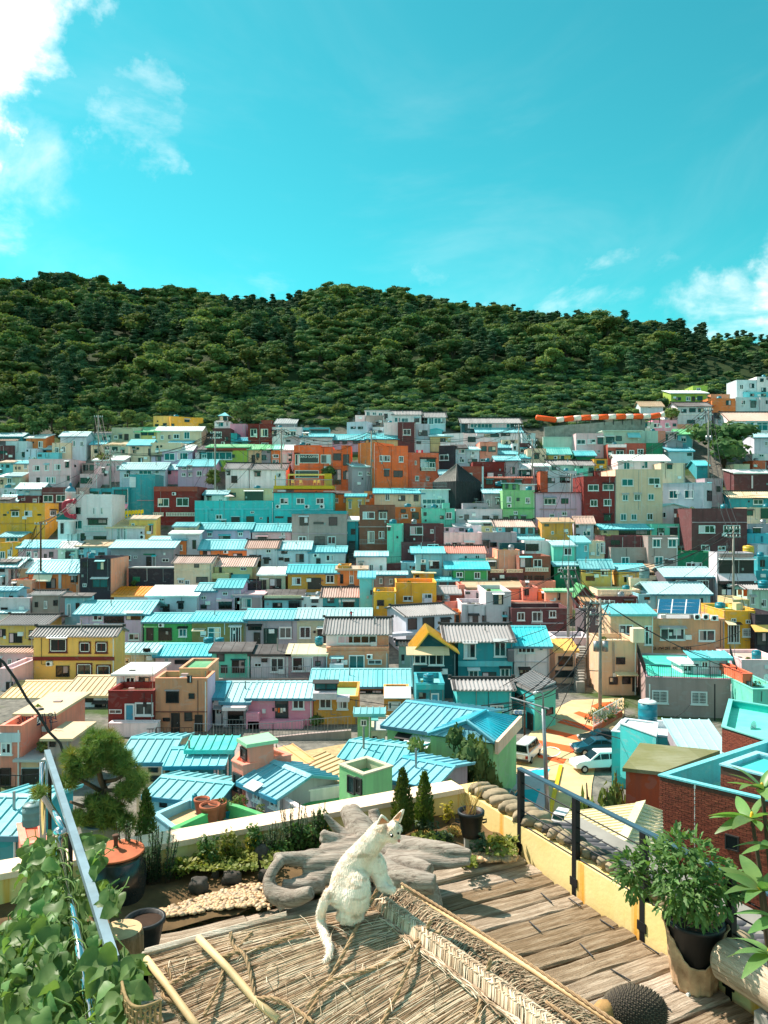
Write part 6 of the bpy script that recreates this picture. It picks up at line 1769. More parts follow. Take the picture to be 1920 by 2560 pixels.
# ------------------------------------------------------------------ vehicles
M_TYRE=plain('tyre',(28,28,30),.85,0,.2,8,.1)
M_RIM=plain('rim',(170,172,176),.35,.8,.2,8,.0)
M_CARGL=plain('car_glass',(20,30,34),.08,0,.2,3,0)
M_RED=plain('red_lamp',(150,20,20),.3);M_LAMP=plain('head_lamp',(220,224,226),.2)
def paint(key,rgb):
 m=plain('carpaint_'+key,rgb,.28,.1,.08,2,0)
 m.node_tree.nodes['Principled BSDF'].inputs['Coat Weight'].default_value=.6
 return m
def vehicle(name,loc,rz,s,mat,kind,label,cat):
 """x forward; prof = side outline of the body, cab = side outline of the glasshouse"""
 e=empty(name,loc,rz,label,cat);e.scale=(s,s,s)
 if kind=='suv':
  prof=[(-2.1,.35),(-2.15,.75),(-2.05,1.02),(.75,1.05),(1.75,.95),(2.1,.8),(2.15,.4)]
  cab=[(-2.0,1.0),(-1.85,1.62),(-.1,1.68),(.85,1.03)]
 elif kind=='sedan':
  prof=[(-2.15,.35),(-2.2,.7),(-2.1,.95),(-1.4,1.0),(1.0,.97),(1.9,.85),(2.2,.65),(2.2,.35)]
  cab=[(-1.65,.97),(-.95,1.42),(.15,1.42),(1.05,.95)]
 else:
  prof=[(-2.2,.35),(-2.25,1.0),(-2.2,1.1),(1.75,1.1),(2.15,.95),(2.2,.4)]
  cab=[(-2.18,1.08),(-2.05,1.9),(1.1,1.9),(1.8,1.08)]
 def extr(pr,w0,w1,inset=.0):
  n=len(pr);z0=min(p[1]for p in pr);z1=max(p[1]for p in pr)
  v=[]
  for sg in(-1,1):
   for(x,z)in pr:
    w=w0+(w1-w0)*(z-z0)/(z1-z0)
    v.append((x,sg*w,z))
  f=[tuple(range(n)),tuple(range(2*n-1,n-1,-1))]+[(i,n+i,n+(i+1)%n,(i+1)%n)for i in range(n)]
  return MB().add(v,f)
 b=extr(prof,.84,.80).build('body',mat,e)
 bm=b.modifiers.new('bevel','BEVEL');bm.width=.07;bm.segments=2
 c=extr(cab,.77,.62).build('cabin',mat,e)
 bm=c.modifiers.new('bevel','BEVEL');bm.width=.06;bm.segments=2
 zt,zb_=cab[1][1]-.1,cab[0][1]+.08
 for sg in(-1,1):
  m=MB()
  x0,x1=cab[0][0]+.2,cab[3][0]-.25
  n=3 if kind!='sedan' else 2
  for k in range(n):
   xa,xb=x0+(x1-x0)*(k+.04)/n,x0+(x1-x0)*(k+.96)/n
   def top(x):return max(cab[1][0]+.12,min(cab[2][0]-.05,x))
   m.add([(xa,sg*.775,zb_),(xb,sg*.775,zb_),(top(xb),sg*.655,zt),(top(xa),sg*.655,zt)],[(0,1,2,3)if sg<0 else(3,2,1,0)])
  m.build('side_window',M_CARGL,e)
 for(p,q_,nm,sg)in((cab[3],cab[2],'windscreen',1),(cab[0],cab[1],'rear_window',-1)):
  a,b_=Vector((p[0],0,p[1])).lerp(Vector((q_[0],0,q_[1])),.12),Vector((p[0],0,p[1])).lerp(Vector((q_[0],0,q_[1])),.86)
  o_=.03*sg
  MB().add([(a.x+o_,-.66,a.z+.02),(a.x+o_,.66,a.z+.02),(b_.x+o_,.55,b_.z+.02),(b_.x+o_,-.55,b_.z+.02)],[(0,1,2,3)]).build(nm,M_CARGL,e)
 for sx in(-1.35,1.35):
  for sy in(-1,1):
   w_=MB().tube([(sx,sy*.68,.33),(sx,sy*.87,.33)],.33,16).build('wheel',M_TYRE,e)
   MB().tube([(sx,sy*.80,.33),(sx,sy*.885,.33)],.2,12).build('rim',M_RIM,w_)
 xb=prof[1][0]
 for sy in(-.62,.62):
  MB().box(xb-.03,xb+.1,sy-.12,sy+.12,.62,.9).build('tail_lamp',M_RED,e)
  MB().box(prof[-2][0]-.14,prof[-2][0]+.02,sy-.16,sy+.16,.62,.78).build('headlight',M_LAMP,e)
 MB().box(xb-.08,xb+.1,-.8,.8,.32,.52).build('bumper',M_DARKF,e)
 MB().box(xb-.05,xb+.0,-.22,.22,.56,.68).build('number_plate',M_WHITE,e)
 return e
W_=paint('white',(226,226,226));T_=paint('teal',(14,74,92));K_=paint('black',(24,26,30))
p=PZ(*TU(11,1240,1090),-15.93);vehicle('van',p,R(62),.66,W_,'van','white van driving up the striped road','van')
p=PZ(*TU(16,165,425),-15.93);vehicle('parked_car',p,R(190),.70,W_,'suv','white off-road car parked beside the turquoise house','car')
p=PZ(*TU(16,165,285),-15.93);vehicle('parked_car',p,R(188),.70,T_,'sedan','dark teal car parked behind the white one','car')
p=PZ(*TU(16,215,205),-15.93);vehicle('parked_car',p,R(186),.68,K_,'sedan','black car parked farthest along the road','car')
p=PZ(*TU(15,1040,540),-15.93);vehicle('parked_car',p,R(70),.62,T_,'suv','dark teal car in the shade beside the stone wall','car')
p=PZ(*TU(15,1560,690),-15.93);vehicle('parked_car',p,R(60),.5,W_,'suv','white car behind the right railing near the ribbed roof','car')
p=P(*TU(2,1430,900),131);vehicle('parked_car',p,R(4),.75,W_,'suv','small white car on the upper lane right of the turquoise house','car')
# ------------------------------------------------------------------ poles, lamps, wires
M_POLE=plain('pole_concrete',(150,146,138),.9,0,.3,2,.2);M_WOODP=plain('pole_wood',(92,66,52),.9,0,.3,2,.2)
M_WIRE=plain('wire',(34,34,36),.7,0,.1,2,0)
POLES={}
def pole(key,t,x,y0,y1,label,mat=None,arms=2,r=.16,box=False,dd=None,tb=None):
 u,v=TU(tb or t,x,y1)if not tb else TU(tb,x,y1)
 _,vt=TU(t,x,y0)
 dd=dd or depth(v)
 b=P(u,v,dd);zt=P(u,vt,dd).z
 e=empty('utility_pole',b,0,label,'pole')
 h=zt-b.z
 MB().tube([(0,0,-1.5),(0,0,h)],[r,r*.7],8).build('shaft',mat or M_POLE,e,True)
 for k in range(arms):
  z=h-.35-k*.9
  a=MB().box(-.85,.85,-.05,.05,z-.05,z+.05).build('crossarm',M_STEEL,e)
  for sx in(-.75,-.35,.35,.75):
   MB().lathe([(.05,0),(.07,.06),(.04,.12),(.06,.18),(.02,.22)],6,(sx,0,z+.05)).build('insulator',M_FRAME,a)
 if box:
  for sx in(-.35,.35):
   MB().tube([(sx,-.2,h*.55),(sx,-.2,h*.55+.8)],.24,10).build('transformer',M_STEEL,e,True)
 POLES[key]=b+Vector((0,0,h-.3))
 hs_=sorted(((hh_.p0+hh_.ex*hh_.w*.5-b).length,i_)for i_,hh_ in enumerate(HOUSES)if abs(hh_.d-b.y)<22)[2:8]
 for _,i_ in hs_:
  hh_=HOUSES[i_];q=hh_.p0+hh_.ex*hh_.w*rnd.random();q.z=hh_.zb+hh_.H-.15;q=q-b;a_=Vector((rnd.choice((-.6,.6)),0,h-.5))
  MB().tube([a_,a_.lerp(q,.25)-Vector((0,0,.35)),a_.lerp(q,.5)-Vector((0,0,.5)),a_.lerp(q,.75)-Vector((0,0,.4)),q],.03,3).build('wire',M_WIRE,e)
 return e
pole('a',1,955,430,838,'tall grey utility pole beside the teal shop')
pole('b',1,850,130,470,'grey utility pole in front of the wood at the upper left',arms=1)
pole('c',2,200,268,862,'grey utility pole before the small leafy tree')
pole('d',2,772,238,706,'grey utility pole left of the coffee house')
pole('e',2,1550,265,772,'grey utility pole before the big orange house')
pole('f',3,1165,212,545,'grey utility pole right of the stacked cyan roofs',arms=1)
pole('g',3,1283,335,722,'grey utility pole in front of the cream tower house')
pole('h',3,1615,636,1020,'grey utility pole before the lilac grey house',arms=1)
pole('i',4,1145,345,965,'grey utility pole with transformers before the big tree',box=True)
pole('j',5,352,82,660,'brown wooden pole before the cyan roof',M_WOODP,1)
pole('k',7,1592,468,1110,'grey utility pole right of the dark plum house',dd=82)
pole('l',8,1360,398,1090,'grey utility pole before the open balconies',dd=88)
pole('m',12,208,-10,988,'tall grey utility pole at the road bend',dd=61,arms=2,box=True)
pole('n',12,100,38,620,'grey utility pole with white cap left of the khaki house',dd=75,arms=1)
pole('o',11,1215,535,905,'wooden pole beside the mint roadside house',M_WOODP,0,.08,dd=51)
b=PZ(*TU(15,1418,700),-15.95);zt=P(*TU(11,1388,665),b.y).z-b.z
e=empty('street_lamp',b,0,'tall steel street lamp with curved neck beside the road','lamp')
MB().tube([(0,0,0),(-.25,0,zt)],[.13,.09],10).build('post',M_STEEL,e,True)
tp=Vector((-.25,0,zt))
k_=b.y/F/TS
pts=[tp,tp+Vector((0,0,110*k_)),tp+Vector((-8*k_,0,135*k_)),tp+Vector((-25*k_,0,150*k_)),tp+Vector((-60*k_,0,142*k_))]
MB().tube(pts,.045,8).build('neck',M_STEEL,e,True)
MB().tube([pts[-1],pts[-1]+Vector((-25*k_,0,-6*k_))],[.09,.06],8).build('lamp_head',M_FRAME,e)
MB().tube([tp+Vector((.3,0,0)),tp+Vector((-250*k_,1.2,50*k_))],.05,6).build('arm',M_STEEL,e)
MB().tube([tp+Vector((0,0,-60*k_)),tp+Vector((-120*k_,.6,22*k_))],.035,6).build('brace',M_STEEL,e)
sgn=empty('direction_sign',P(*TU(11,1200,692),51),0,'blue arrow shaped direction sign over the road','sign')
c0=Vector(sgn.location);q_=[P(*TU(11,x,y),51)-c0 for x,y in((1116,692),(1128,676),(1200,676),(1200,710),(1128,710))]
MB().add(q_+[p+Vector((0,.06,0))for p in q_],[(0,4,3,2,1),(5,6,7,8,9),(0,1,6,5),(1,2,7,6),(2,3,8,7),(3,4,9,8),(4,0,5,9)]).build('plate',M_WHITE,sgn)
ctr=sum(q_,Vector())/5
MB().add([ctr+(p-ctr)*.86+Vector((0,-.012,0))for p in q_],[(0,4,3,2,1)]).build('face',plain('sign_blue',(40,120,190),.4),sgn)
lettering('감내마을',sgn,M_WHITE,.26,ctr+Vector((.1,-.03,0)),(R(90),0,0),ext=.005)
def wire(a,b,sag,label,r=.045,name='overhead_wire'):
 pts=[]
 for k in range(15):
  t=k/14
  p=a.lerp(b,t);p.z-=sag*4*t*(1-t)
  pts.append(p-a)
 e=MB().tube(pts,r,4).build(name,M_WIRE)
 e.location=a
 tag(e,label,'wire','overhead wires over the village')
WL='thin dark overhead wire sagging between utility poles over the village'
for a,b,sg in(('b','a',1.5),('a','c',2),('c','d',2),('d','e',2.2),('e','f',2.2),('f','g',1),('g','h',1.5),('h','i',2),('a','j',2),('i','l',3),('l','k',2),('k','m',1.5),('m','n',1),('n','k',1),('m','o',1.5),('h','k',2.5)):
 for off in(-.7,0,.7):
  wire(POLES[a]+Vector((off,0,0)),POLES[b]+Vector((off,0,0)),sg*rnd.uniform(.8,1.2),WL)
for(a,b,sg)in(((12,208,480),(12,1290,300),.4),((12,208,505),(12,520,475),.3),((9,1000,1040),(9,200,690),.5)):
 pass
e=MB().tube([P(*TU(9,x,y),20)-P(*TU(9,30,260),20)for x,y in((-80,180),(30,260),(130,400),(240,590),(330,700),(420,860),(520,960),(560,1080))],.035,6).build('cable',M_WIRE)
e.location=P(*TU(9,30,260),20);tag(e,'thick black cable slanting across the lower left houses','cable')
for k,(p0,p1)in enumerate((((11,1659,335),(11,1400,840)),((11,1230,590),(11,1659,410)),((15,700,255),(15,1200,225)),((15,880,370),(15,1190,215)),((12,60,1106),(12,150,860)),((16,640,235),(16,850,150)),((12,760,1020),(12,980,910)),((12,860,405),(12,1420,270)))):
 a,b=P(*TU(*p0),40+k),P(*TU(*p1),44+k)
 wire(a,b,.3,WL,.02)
# ------------------------------------------------------------------ tanks, dishes, small roof things
def tank(t,x,y0,w,y1,dd,label,mat=None,cap=None):
 a,b=P(*TU(t,x,y1),dd),P(*TU(t,x+w,y1),dd)
 r=(b.x-a.x)/2;h=P(*TU(t,x,y0),dd).z-a.z
 e=empty('water_tank',(a+b)/2,0,label,'water tank','roof water tanks')
 MB().lathe([(r*.97,0),(r,.05*h),(r,.3*h),(r*1.03,.32*h),(r,.34*h),(r,.6*h),(r*1.03,.62*h),(r,.64*h),(r,.86*h)],20).build('drum',mat or M_TANK,e,True)
 MB().lathe([(r*1.02,.861*h),(r*.9,.93*h),(r*.45,.97*h),(r*.3,h),(r*.28,h*1.03),(.02,h*1.03)],20).build('lid',cap or mat or M_TANK,e,True)
 return e
M_TG=plain('tank_green',(20,120,70),.45,0,.25,2,.05);M_TY=plain('tank_yellow',(214,178,60),.5,0,.25,2,.05);M_TGY=plain('tank_grey',(104,132,134),.5,0,.3,2,.05)
D=depth
tank(3,950,563,72,620,139,'round teal water tank on the dark red long house')
tank(4,520,570,66,652,150,'green water tank on the red brick house',M_TG)
tank(4,800,760,70,815,146,'teal water tank behind the cream side block')
tank(5,218,500,84,595,113,'square teal water tank by the wooden pole')
tank(6,1048,665,44,722,103,'teal water tank on the low blue row')
tank(6,1425,770,78,842,101,'larger teal water tank at the end of the low blue row')
tank(6,1408,755,30,800,103,'smaller white lidded tank behind the larger one',M_TANK,M_FRAME)
tank(7,1485,75,66,128,121,'blue water tank on the ochre house')
tank(8,548,752,84,848,101,'grey green water tank above the balustrade house',M_TGY)
tank(8,1445,565,90,632,104,'yellow water tank on the open balcony house',M_TY)
tank(8,1575,865,90,935,92,'teal water tank at the right edge')
tank(9,80,240,125,310,76,'teal barrel in the yard left of the big yellow house')
tank(9,1285,262,68,335,65,'teal water tank on the flat white slab roof')
tank(10,480,565,82,672,60,'teal water tank beside the pink house')
tank(11,338,358,92,438,58.5,'blue barrel on the teal annex')
tank(12,540,858,158,1058,44.5,'big teal water tank with white peeling lid on the turquoise block',M_TANK,M_FRAME)
tank(13,198,505,160,695,24.5,'dark teal water tank at the left behind the leaning rail',M_TGY)
tank(14,0,430,46,555,33,'blue water tank before the sky blue cottage')
tank(14,40,450,80,555,32.5,'dark green water tank before the sky blue cottage',M_TG)
tank(10,100,45,85,92,76,'left teal barrel before the olive house')
tank(10,200,48,78,90,76,'right teal barrel before the olive house')
tank(10,1062,38,72,105,75,'teal barrel left of the grey tiled house')
tank(4,1420,785,85,825,150,'teal tank behind the beige roof block')
tank(3,960,705,60,745,133,'blue tank behind the light green house')
def dish(t,x,y,r,dd,label,rz=0.6):
 c=P(*TU(t,x,y),dd);rr=r/TS/F*dd
 e=empty('satellite_dish',c,rz,label,'satellite dish')
 m=MB();n=16
 for k in range(4):
  pass
 m.v=[];rings=[(0,0.0),(.35,.03),(.7,.12),(1,.26)]
 for(a,b)in rings[1:]:
  for k in range(n):m.v.append((rr*a*math.cos(2*math.pi*k/n),-rr*b+rr*.0,rr*a*math.sin(2*math.pi*k/n)))
 m.v.append((0,0,0))
 for k in range(n):m.f.append((len(m.v)-1,k,(k+1)%n))
 for i in range(2):
  for k in range(n):m.f.append((i*n+k,(i+1)*n+k,(i+1)*n+(k+1)%n,i*n+(k+1)%n))
 m.build('reflector',M_FRAME,e,True)
 MB().tube([(0,0,0),(0,-rr*.9,-rr*.5)],rr*.04,5).build('feed_arm',M_STEEL,e)
 MB().tube([(0,.05,0),(0,.05,-rr*1.9)],rr*.07,6).build('mast',M_STEEL,e)
dish(16,1520,55,52,40,'white satellite dish on the brick house roof')
dish(12,1640,668,30,57,'white satellite dish at the right edge',.3)
dish(10,970,325,22,72,'small dish on the alley rail',1.1)
dish(7,1365,175,14,119,'tiny dish on the ochre house',0)
dish(10,570,640,28,59,'white dish beside the pink house tank',1.0)
def laundry(t,x0,x1,y,dd,cols,label,drop=40):
 a,b=P(*TU(t,x0,y),dd),P(*TU(t,x1,y),dd)
 e=empty('washing_line',a,0,label,'laundry')
 MB().tube([(0,0,0),b-a],.012,4).build('line',M_WIRE,e)
 n=len(cols)
 for k,cc in enumerate(cols):
  p=(b-a)*((k+.5)/n);w=(b-a).length/n*.38;h=drop/TS/F*dd*rnd.uniform(.75,1.1)
  m=MB();g_=4
  vs=[(p.x-w+2*w*i/g_,.06*math.sin(i*2.1+k)*(j>0),p.z-h*j/3)for j in range(4)for i in range(g_+1)]
  m.add(vs,[(j*5+i,j*5+i+1,j*5+6+i,j*5+5+i)for j in range(3)for i in range(g_)])
  o=m.build('cloth',plain('cloth_%d%d%d'%cc,cc,.9,0,.2,6,.2),e,True)
 return e
laundry(10,690,810,655,57,[(60,50,60),(230,150,120),(240,110,30),(245,235,220),(240,240,240)],'washing line before the pink house')
laundry(8,1255,1530,945,92,[(230,226,222),(200,200,220),(60,60,60),(220,120,60),(240,90,30),(230,230,230)],'washing line under the open balconies',55)
laundry(1,580,690,332,146,[(240,190,190),(245,235,230),(230,120,100)],'laundry on the cream yellow roof',40)
laundry(8,845,930,290,118,[(240,240,240),(230,90,60),(240,240,240)],'laundry before the white pink gabled house',30)
laundry(3,275,340,432,138,[(230,80,120),(240,240,240),(200,60,90)],'laundry on the orange red house roof',26)
def alley(label,t,pts,hh,dd0,dd1,mat=M_STEEL,wallc='con'):
 n=len(pts)
 q_=[P(*TU(t,x,y),dd0+(dd1-dd0)*i/(n-1))for i,(x,y)in enumerate(pts)]
 e=empty('alley_railing',q_[0],0,label,'railing')
 c0=Vector(e.location)
 rail_run(q_,hh,e,c0,mat,.22)
 m=MB()
 for a,b in zip(q_[:-1],q_[1:]):
  a,b=a-c0,b-c0
  m.hexa([(a.x,a.y,a.z-3.5),(b.x,b.y,b.z-3.5),(b.x,b.y+.3,b.z-3.5),(a.x,a.y+.3,a.z-3.5)],[(a.x,a.y,a.z),(b.x,b.y,b.z),(b.x,b.y+.3,b.z),(a.x,a.y+.3,a.z)])
 m.build('retaining_wall',W(wallc),e)
 return e
alley('long steel railing along the alley below the pink house',10,[(20,915),(350,925),(700,912),(1000,880),(1375,850)],1.0,53.5,54)
alley('steel railing of the alley before the mint and mauve houses',10,[(165,405),(600,405),(1020,400)],1.1,71.5,71.5)
alley('dark railing above the long cyan roofs',6,[(0,868),(300,866),(600,862)],.8,100.5,100.5,M_DSTEEL)
alley('white railing before the large grey house',5,[(1040,472),(1300,474),(1520,472)],.8,109.5,109.5,M_FRAME,'blk')
alley('dark fence left of the sky blue outhouse',7,[(-250,445),(-100,450),(150,440)],.9,107,107,M_DSTEEL,'plm')
alley('brown fence before the tan orange house',9,[(1350,912),(1500,914),(1659,910)],.7,54.5,54.5,M_WOODP)
alley('iron fence before the white forecourt',9,[(1010,930),(1180,935),(1345,935)],.8,55,54.5,M_DSTEEL)
alley('black fence at the left before the green door',13,[(0,450),(180,455),(360,440)],1.1,40,40,M_DSTEEL)
dd=106
e=empty('viewing_deck',P(*TU(5,310,735),dd),0,'dark timber viewing deck on steel posts','deck')
c0=Vector(e.location);w_=P(*TU(5,690,735),dd).x-c0 .x
MB().box(0,w_,0,4,-.2,0).build('platform',M_STEEL,e)
m=MB();hr=P(*TU(5,310,662),dd).z-c0 .z
for k in range(40):
 x=w_*(k+.2)/40;m.box(x,x+w_/40*.55,0,.04,0,hr)
m.box(0,w_,-.03,.07,hr,hr+.1);m.build('railing',plain('dark_timber',(62,44,40),.8,0,.3,3,.2),e)
for x in(.3,w_*.48,w_*.75,w_-.3):
 MB().tube([(x,.4,-.2),(x,.4,-7)],.12,6).build('post',M_STEEL,e)
def stairs(label,t,x0,y0,x1,y1,wpx,d0,d1,n,mat):
 a,b=P(*TU(t,x0,y0),d0),P(*TU(t,x1,y1),d1)
 e=empty('stairway',a,0,label,'stairs');w_=wpx/TS/F*d0
 for k in range(n):
  p=(b-a)*(k/n);q1=(b-a)*((k+1)/n)
  MB().box(p.x-w_/2,p.x+w_/2,p.y,q1 .y+.3,p.z-1.2,q1 .z).build('step',mat,e)
 return e
stairs('steep black stairway climbing between the houses',6,1375,655,1385,150,60,100,121,22,plain('black_stone',(58,66,66),.9,0,.3,2,.3))
stairs('grey stairway left of the khaki house',12,40,720,60,400,70,68,77,14,M_CONC)
stairs('dark steps beside the light green tower',11,60,1050,20,915,30,44,47,8,M_CONC)
q_=[P(*TU(9,x,y),dd)for x,y,dd in((188,858,46.2),(350,800,47.0),(348,728,47.0),(188,785,46.2))]
e=empty('banner',q_[0],0,'white shop banner with Korean lettering on the salmon house','banner')
c0=Vector(e.location);q_=[p-c0 for p in q_]
MB().hexa([p+Vector((0,.03,0))for p in q_],q_).build('sheet',M_WHITE,e)
low_=[q_[0],q_[1],q_[1].lerp(q_[2],.25),q_[0].lerp(q_[3],.25)]
MB().add([p+Vector((0,-.015,0))for p in low_],[(0,1,2,3)]).build('strip',plain('navy_print',(42,38,70),.6),e)
dx=(q_[1]-q_[0]);ang=math.atan2(dx.z,Vector((dx.x,dx.y)).length)
lettering('제일탕제원',e,plain('navy_print',(42,38,70),.6),.72,(q_[0]+q_[1]+q_[2]+q_[3])/4+Vector((0,-.04,.12)),(R(90),-ang,0),ext=.004)
a,b=P(*TU(1,965,1025),122),P(*TU(1,1242,1008),122)
e=empty('yellow_fence',a,0,'row of bright yellow fence boards beside the domed house','fence')
my=plain('bright_yellow',(250,214,30),.6)
for k in range(10):
 p=(b-a)*((k+.08)/10);w_=(b-a).x/10*.84
 MB().box(p.x,p.x+w_*.32,-.06,.06,p.z,p.z+1.05).box(p.x+w_*.32,p.x+w_,-.06,.06,p.z+.55,p.z+1.15).box(p.x+w_*.32,p.x+w_*.8,-.06,.06,p.z,p.z+.25).build('board',my,e)
c=P(*TU(2,318,868),127)
e=empty('parasol',c,0,'white parasol on the khaki terrace','parasol')
hh=P(*TU(2,318,815),127).z-c.z
MB().tube([(0,0,0),(0,0,hh)],.04,6).build('pole',M_STEEL,e)
MB().lathe([(1.0,hh-.35),(.5,hh-.12),(.02,hh)],10).build('canopy',plain('canvas',(236,222,214),.9),e)
M_TERRA=plain('terracotta',(168,92,62),.85,0,.3,5,.2);M_SOIL=plain('soil',(62,44,32),1,0,.4,9,.5)
def pot(c,r,h,label,mat,cat='pot',plant=None,group=None):
 e=empty('flower_pot',c,0,label,cat,group)
 MB().lathe([(r*.7,0),(r*.78,h*.2),(r,h*.85),(r*1.08,h*.86),(r*1.08,h),(r*.92,h),(r*.9,h*.86)],18).build('vessel',mat,e,True)
 MB().lathe([(.01,h*.87),(r*.9,h*.88)],18).build('soil',M_SOIL,e)
 if plant:
  V,Fq=leaf_cloud(rnd.randint(0,999),[(0,0,h+plant*.5,plant*.6,plant*.6,plant*.6)],90,plant*.16)
  place('foliage',npmesh('foliage',V,Fq),M_LEAF_C,e)
 return e
for k,(x,y,r,h,m_,pl_)in enumerate(((155,690,.38,.75,M_TERRA,None),(222,655,.34,.7,M_TERRA,None),(85,600,.3,.6,M_TERRA,None),(262,640,.2,.35,M_TERRA,.4),(305,632,.2,.3,M_TANK,.35),(392,612,.2,.35,M_TERRA,.4),(432,616,.2,.35,M_TERRA,.4),(518,648,.2,.4,M_DARKF,None),(550,652,.2,.4,M_DARKF,None),(592,672,.2,.38,M_DARKF,.3))):
 pot(PZ(*TU(14,x,y),-12.08),r,h,['tall terracotta pot nearest the left on the green terrace','second tall terracotta pot on the green terrace','terracotta pot by the green water tank','little terracotta pot with sprouts behind the tall pots','small blue pot on the green terrace','left leafy pot in the corner of the green terrace','right leafy pot in the corner of the green terrace','first black pot at the orange parapet','second black pot at the orange parapet','leafy black pot at the orange parapet'][k],m_,'pot',pl_,'pots on the green terrace')
# ------------------------------------------------------------------ people
def skin_figure(name,pts,edges,radii,root=0):
 me=bpy.data.meshes.new(name);me.from_pydata(pts,edges,[])
 o=bpy.data.objects.new(name,me);col.objects.link(o)
 sm_=o.modifiers.new('skin','SKIN');sm_.use_smooth_shade=True
 for i,r in enumerate(radii):me.skin_vertices[0].data[i].radius=(r,r)if not isinstance(r,tuple)else r
 me.skin_vertices[0].data[root].use_root=True
 sb=o.modifiers.new('sub','SUBSURF');sb.levels=2;sb.render_levels=2
 return o
dd=76.5
c=P(*TU(6,1376,932),dd)
hh=(P(*TU(6,1376,850),dd).z-c.z)
s=hh/1.74
e=empty('person',c,R(160),'person in a red vest standing on a roof with one arm raised','person');e.scale=(s,s,s)
pts=[(0,0,.95),(0,0,1.2),(0,0,1.42),(0,0,1.52),(0,0,1.66),(.1,0,.92),(.12,.02,.5),(.13,-.02,.06),(.14,.1,.04),(-.1,0,.92),(-.12,.02,.5),(-.13,-.02,.06),(-.14,.1,.04),(.2,0,1.4),(.34,.06,1.2),(.3,.2,1.02),(-.2,0,1.4),(-.42,.1,1.32),(-.62,.22,1.48)]
ed=[(0,1),(1,2),(2,3),(3,4),(0,5),(5,6),(6,7),(7,8),(0,9),(9,10),(10,11),(11,12),(2,13),(13,14),(14,15),(2,16),(16,17),(17,18)]
rr=[.15,.14,.15,.055,.1,.09,.065,.045,.04,.09,.065,.045,.04,.06,.045,.03,.06,.045,.03]
o=skin_figure('body',pts,ed,rr);o.parent=e;o.data.materials.append(plain('dark_clothes',(40,40,48),.9))
MB().lathe([(.15,.98),(.165,1.1),(.17,1.3),(.12,1.44),(.07,1.47)],12).build('vest',plain('red_vest',(196,30,52),.9),e,True)
q_=[PZ(*TU(16,x,y),-15.95)for x,y in((150,118),(400,-30),(350,-80),(150,40))]
e=empty('road_planter',q_[0],0,'raised planter with clipped hedge and white fence at the road bend','planter')
c0=Vector(e.location);q_=[p-c0 for p in q_]
MB().hexa(q_,[p+Vector((0,0,.45))for p in q_]).build('box',W('rust'),e)
V,Fq=leaf_cloud(5,[(*(q_[0]*(1-t_)*.5+q_[1]*t_*.5+q_[3]*(1-t_)*.5+q_[2]*t_*.5+Vector((0,0,.75)))[:],.8,.6,.45)for t_ in(.08,.3,.5,.7,.92)],900,.09)
place('hedge',npmesh('hedge',V,Fq),M_LEAF_A,e)
rail_run([q_[0]+c0+Vector((0,0,.45)),q_[1]+c0+Vector((0,0,.45))],1.0,e,c0,M_FRAME,.25,'fence')
sheet('stone_bank',[TU(10,*p)for p in((900,1040),(1375,955),(1380,1110),(940,1140))],-15.9,plain('dry_bank',(190,164,120),.95,0,.5,2.5,.8),'dry tan stone bank between the alley and the blue roofs')
sheet('stone_bank',[TU(10,*p)for p in((20,950),(700,955),(900,1040),(420,1080),(20,1060))],-15.92,W('con'),'grey paved yard below the alley railing')
# ------------------------------------------------------------------ the terrace in front: axes, walls, bed, deck
RS=2.592
RG={1:(0,2160),2:(640,2160),3:(1280,2160),4:(640,1980)}
def RU(k,x,y):return RG[k][0]+x/RS,RG[k][1]+y/RS
def RP(k,x,y,d):return P(*RU(k,x,y),d)
ZD,ZW,ZS=-3.2,-2.94,-3.15
aa,bb=Vector((.899,.438,0)),Vector((.438,-.899,0))
Q0=PZ(1298,2132,ZD)
K=Vector((.849,8.07,ZW))
AR=math.atan2(aa.y,aa.x)
tfm=lambda p:Matrix.Translation(p)@Matrix.Rotation(AR,4,'Z')
def wood_mat(key,c1,c2,c3,scale=1.0,along=(1,14,14),coord='obj',rough=.85,moss=True):
 if key in MATS:return MATS[key]
 m,nt,b=mk(key)
 g1=tex_noise(nt,2.6*scale,8,.68,along,coord,.6)
 g2=tex_noise(nt,9*scale,6,.7,(along[0]*.6,along[1]*1.3,along[2]*1.3),coord,.3)
 g3=tex_noise(nt,1.1*scale,4,.6,(1,1.6,1.6),coord)
 rn=nd(nt,'ShaderNodeObjectInfo').outputs['Random']
 x=ramp(nt,g1,[(.30,c3),(.48,c1),(.62,c2),(.80,scale_c(c2,1.25))])
 x=mixrgb(nt,ramp(nt,g2,[(.56,(0,0,0)),(.68,(.85,.85,.85))]),x,c3)
 hs=nd(nt,'ShaderNodeHueSaturation');nt.links.new(x,hs.inputs['Color'])
 mr=nd(nt,'ShaderNodeMapRange');nt.links.new(rn,mr.inputs[0]);mr.inputs[3].default_value=.62;mr.inputs[4].default_value=1.18
 nt.links.new(mr.outputs[0],hs.inputs['Value'])
 mr=nd(nt,'ShaderNodeMapRange');nt.links.new(rn,mr.inputs[0]);mr.inputs[3].default_value=1.2;mr.inputs[4].default_value=.75
 nt.links.new(mr.outputs[0],hs.inputs['Saturation'])
 x=hs.outputs[0]
 if moss:x=mixrgb(nt,ramp(nt,g3,[(.55,(0,0,0)),(.75,(.7,.7,.7))]),x,scale_c(c3,1.3))
 nt.links.new(x,b.inputs['Base Color'])
 b.inputs['Roughness'].default_value=rough;b.inputs['Specular IOR Level'].default_value=.2
 bump(nt,b,g2,.9,.02)
 MATS[key]=m
 return m
M_PLANK=wood_mat('weathered_plank',(.40,.295,.20),(.58,.465,.345),(.12,.078,.045))
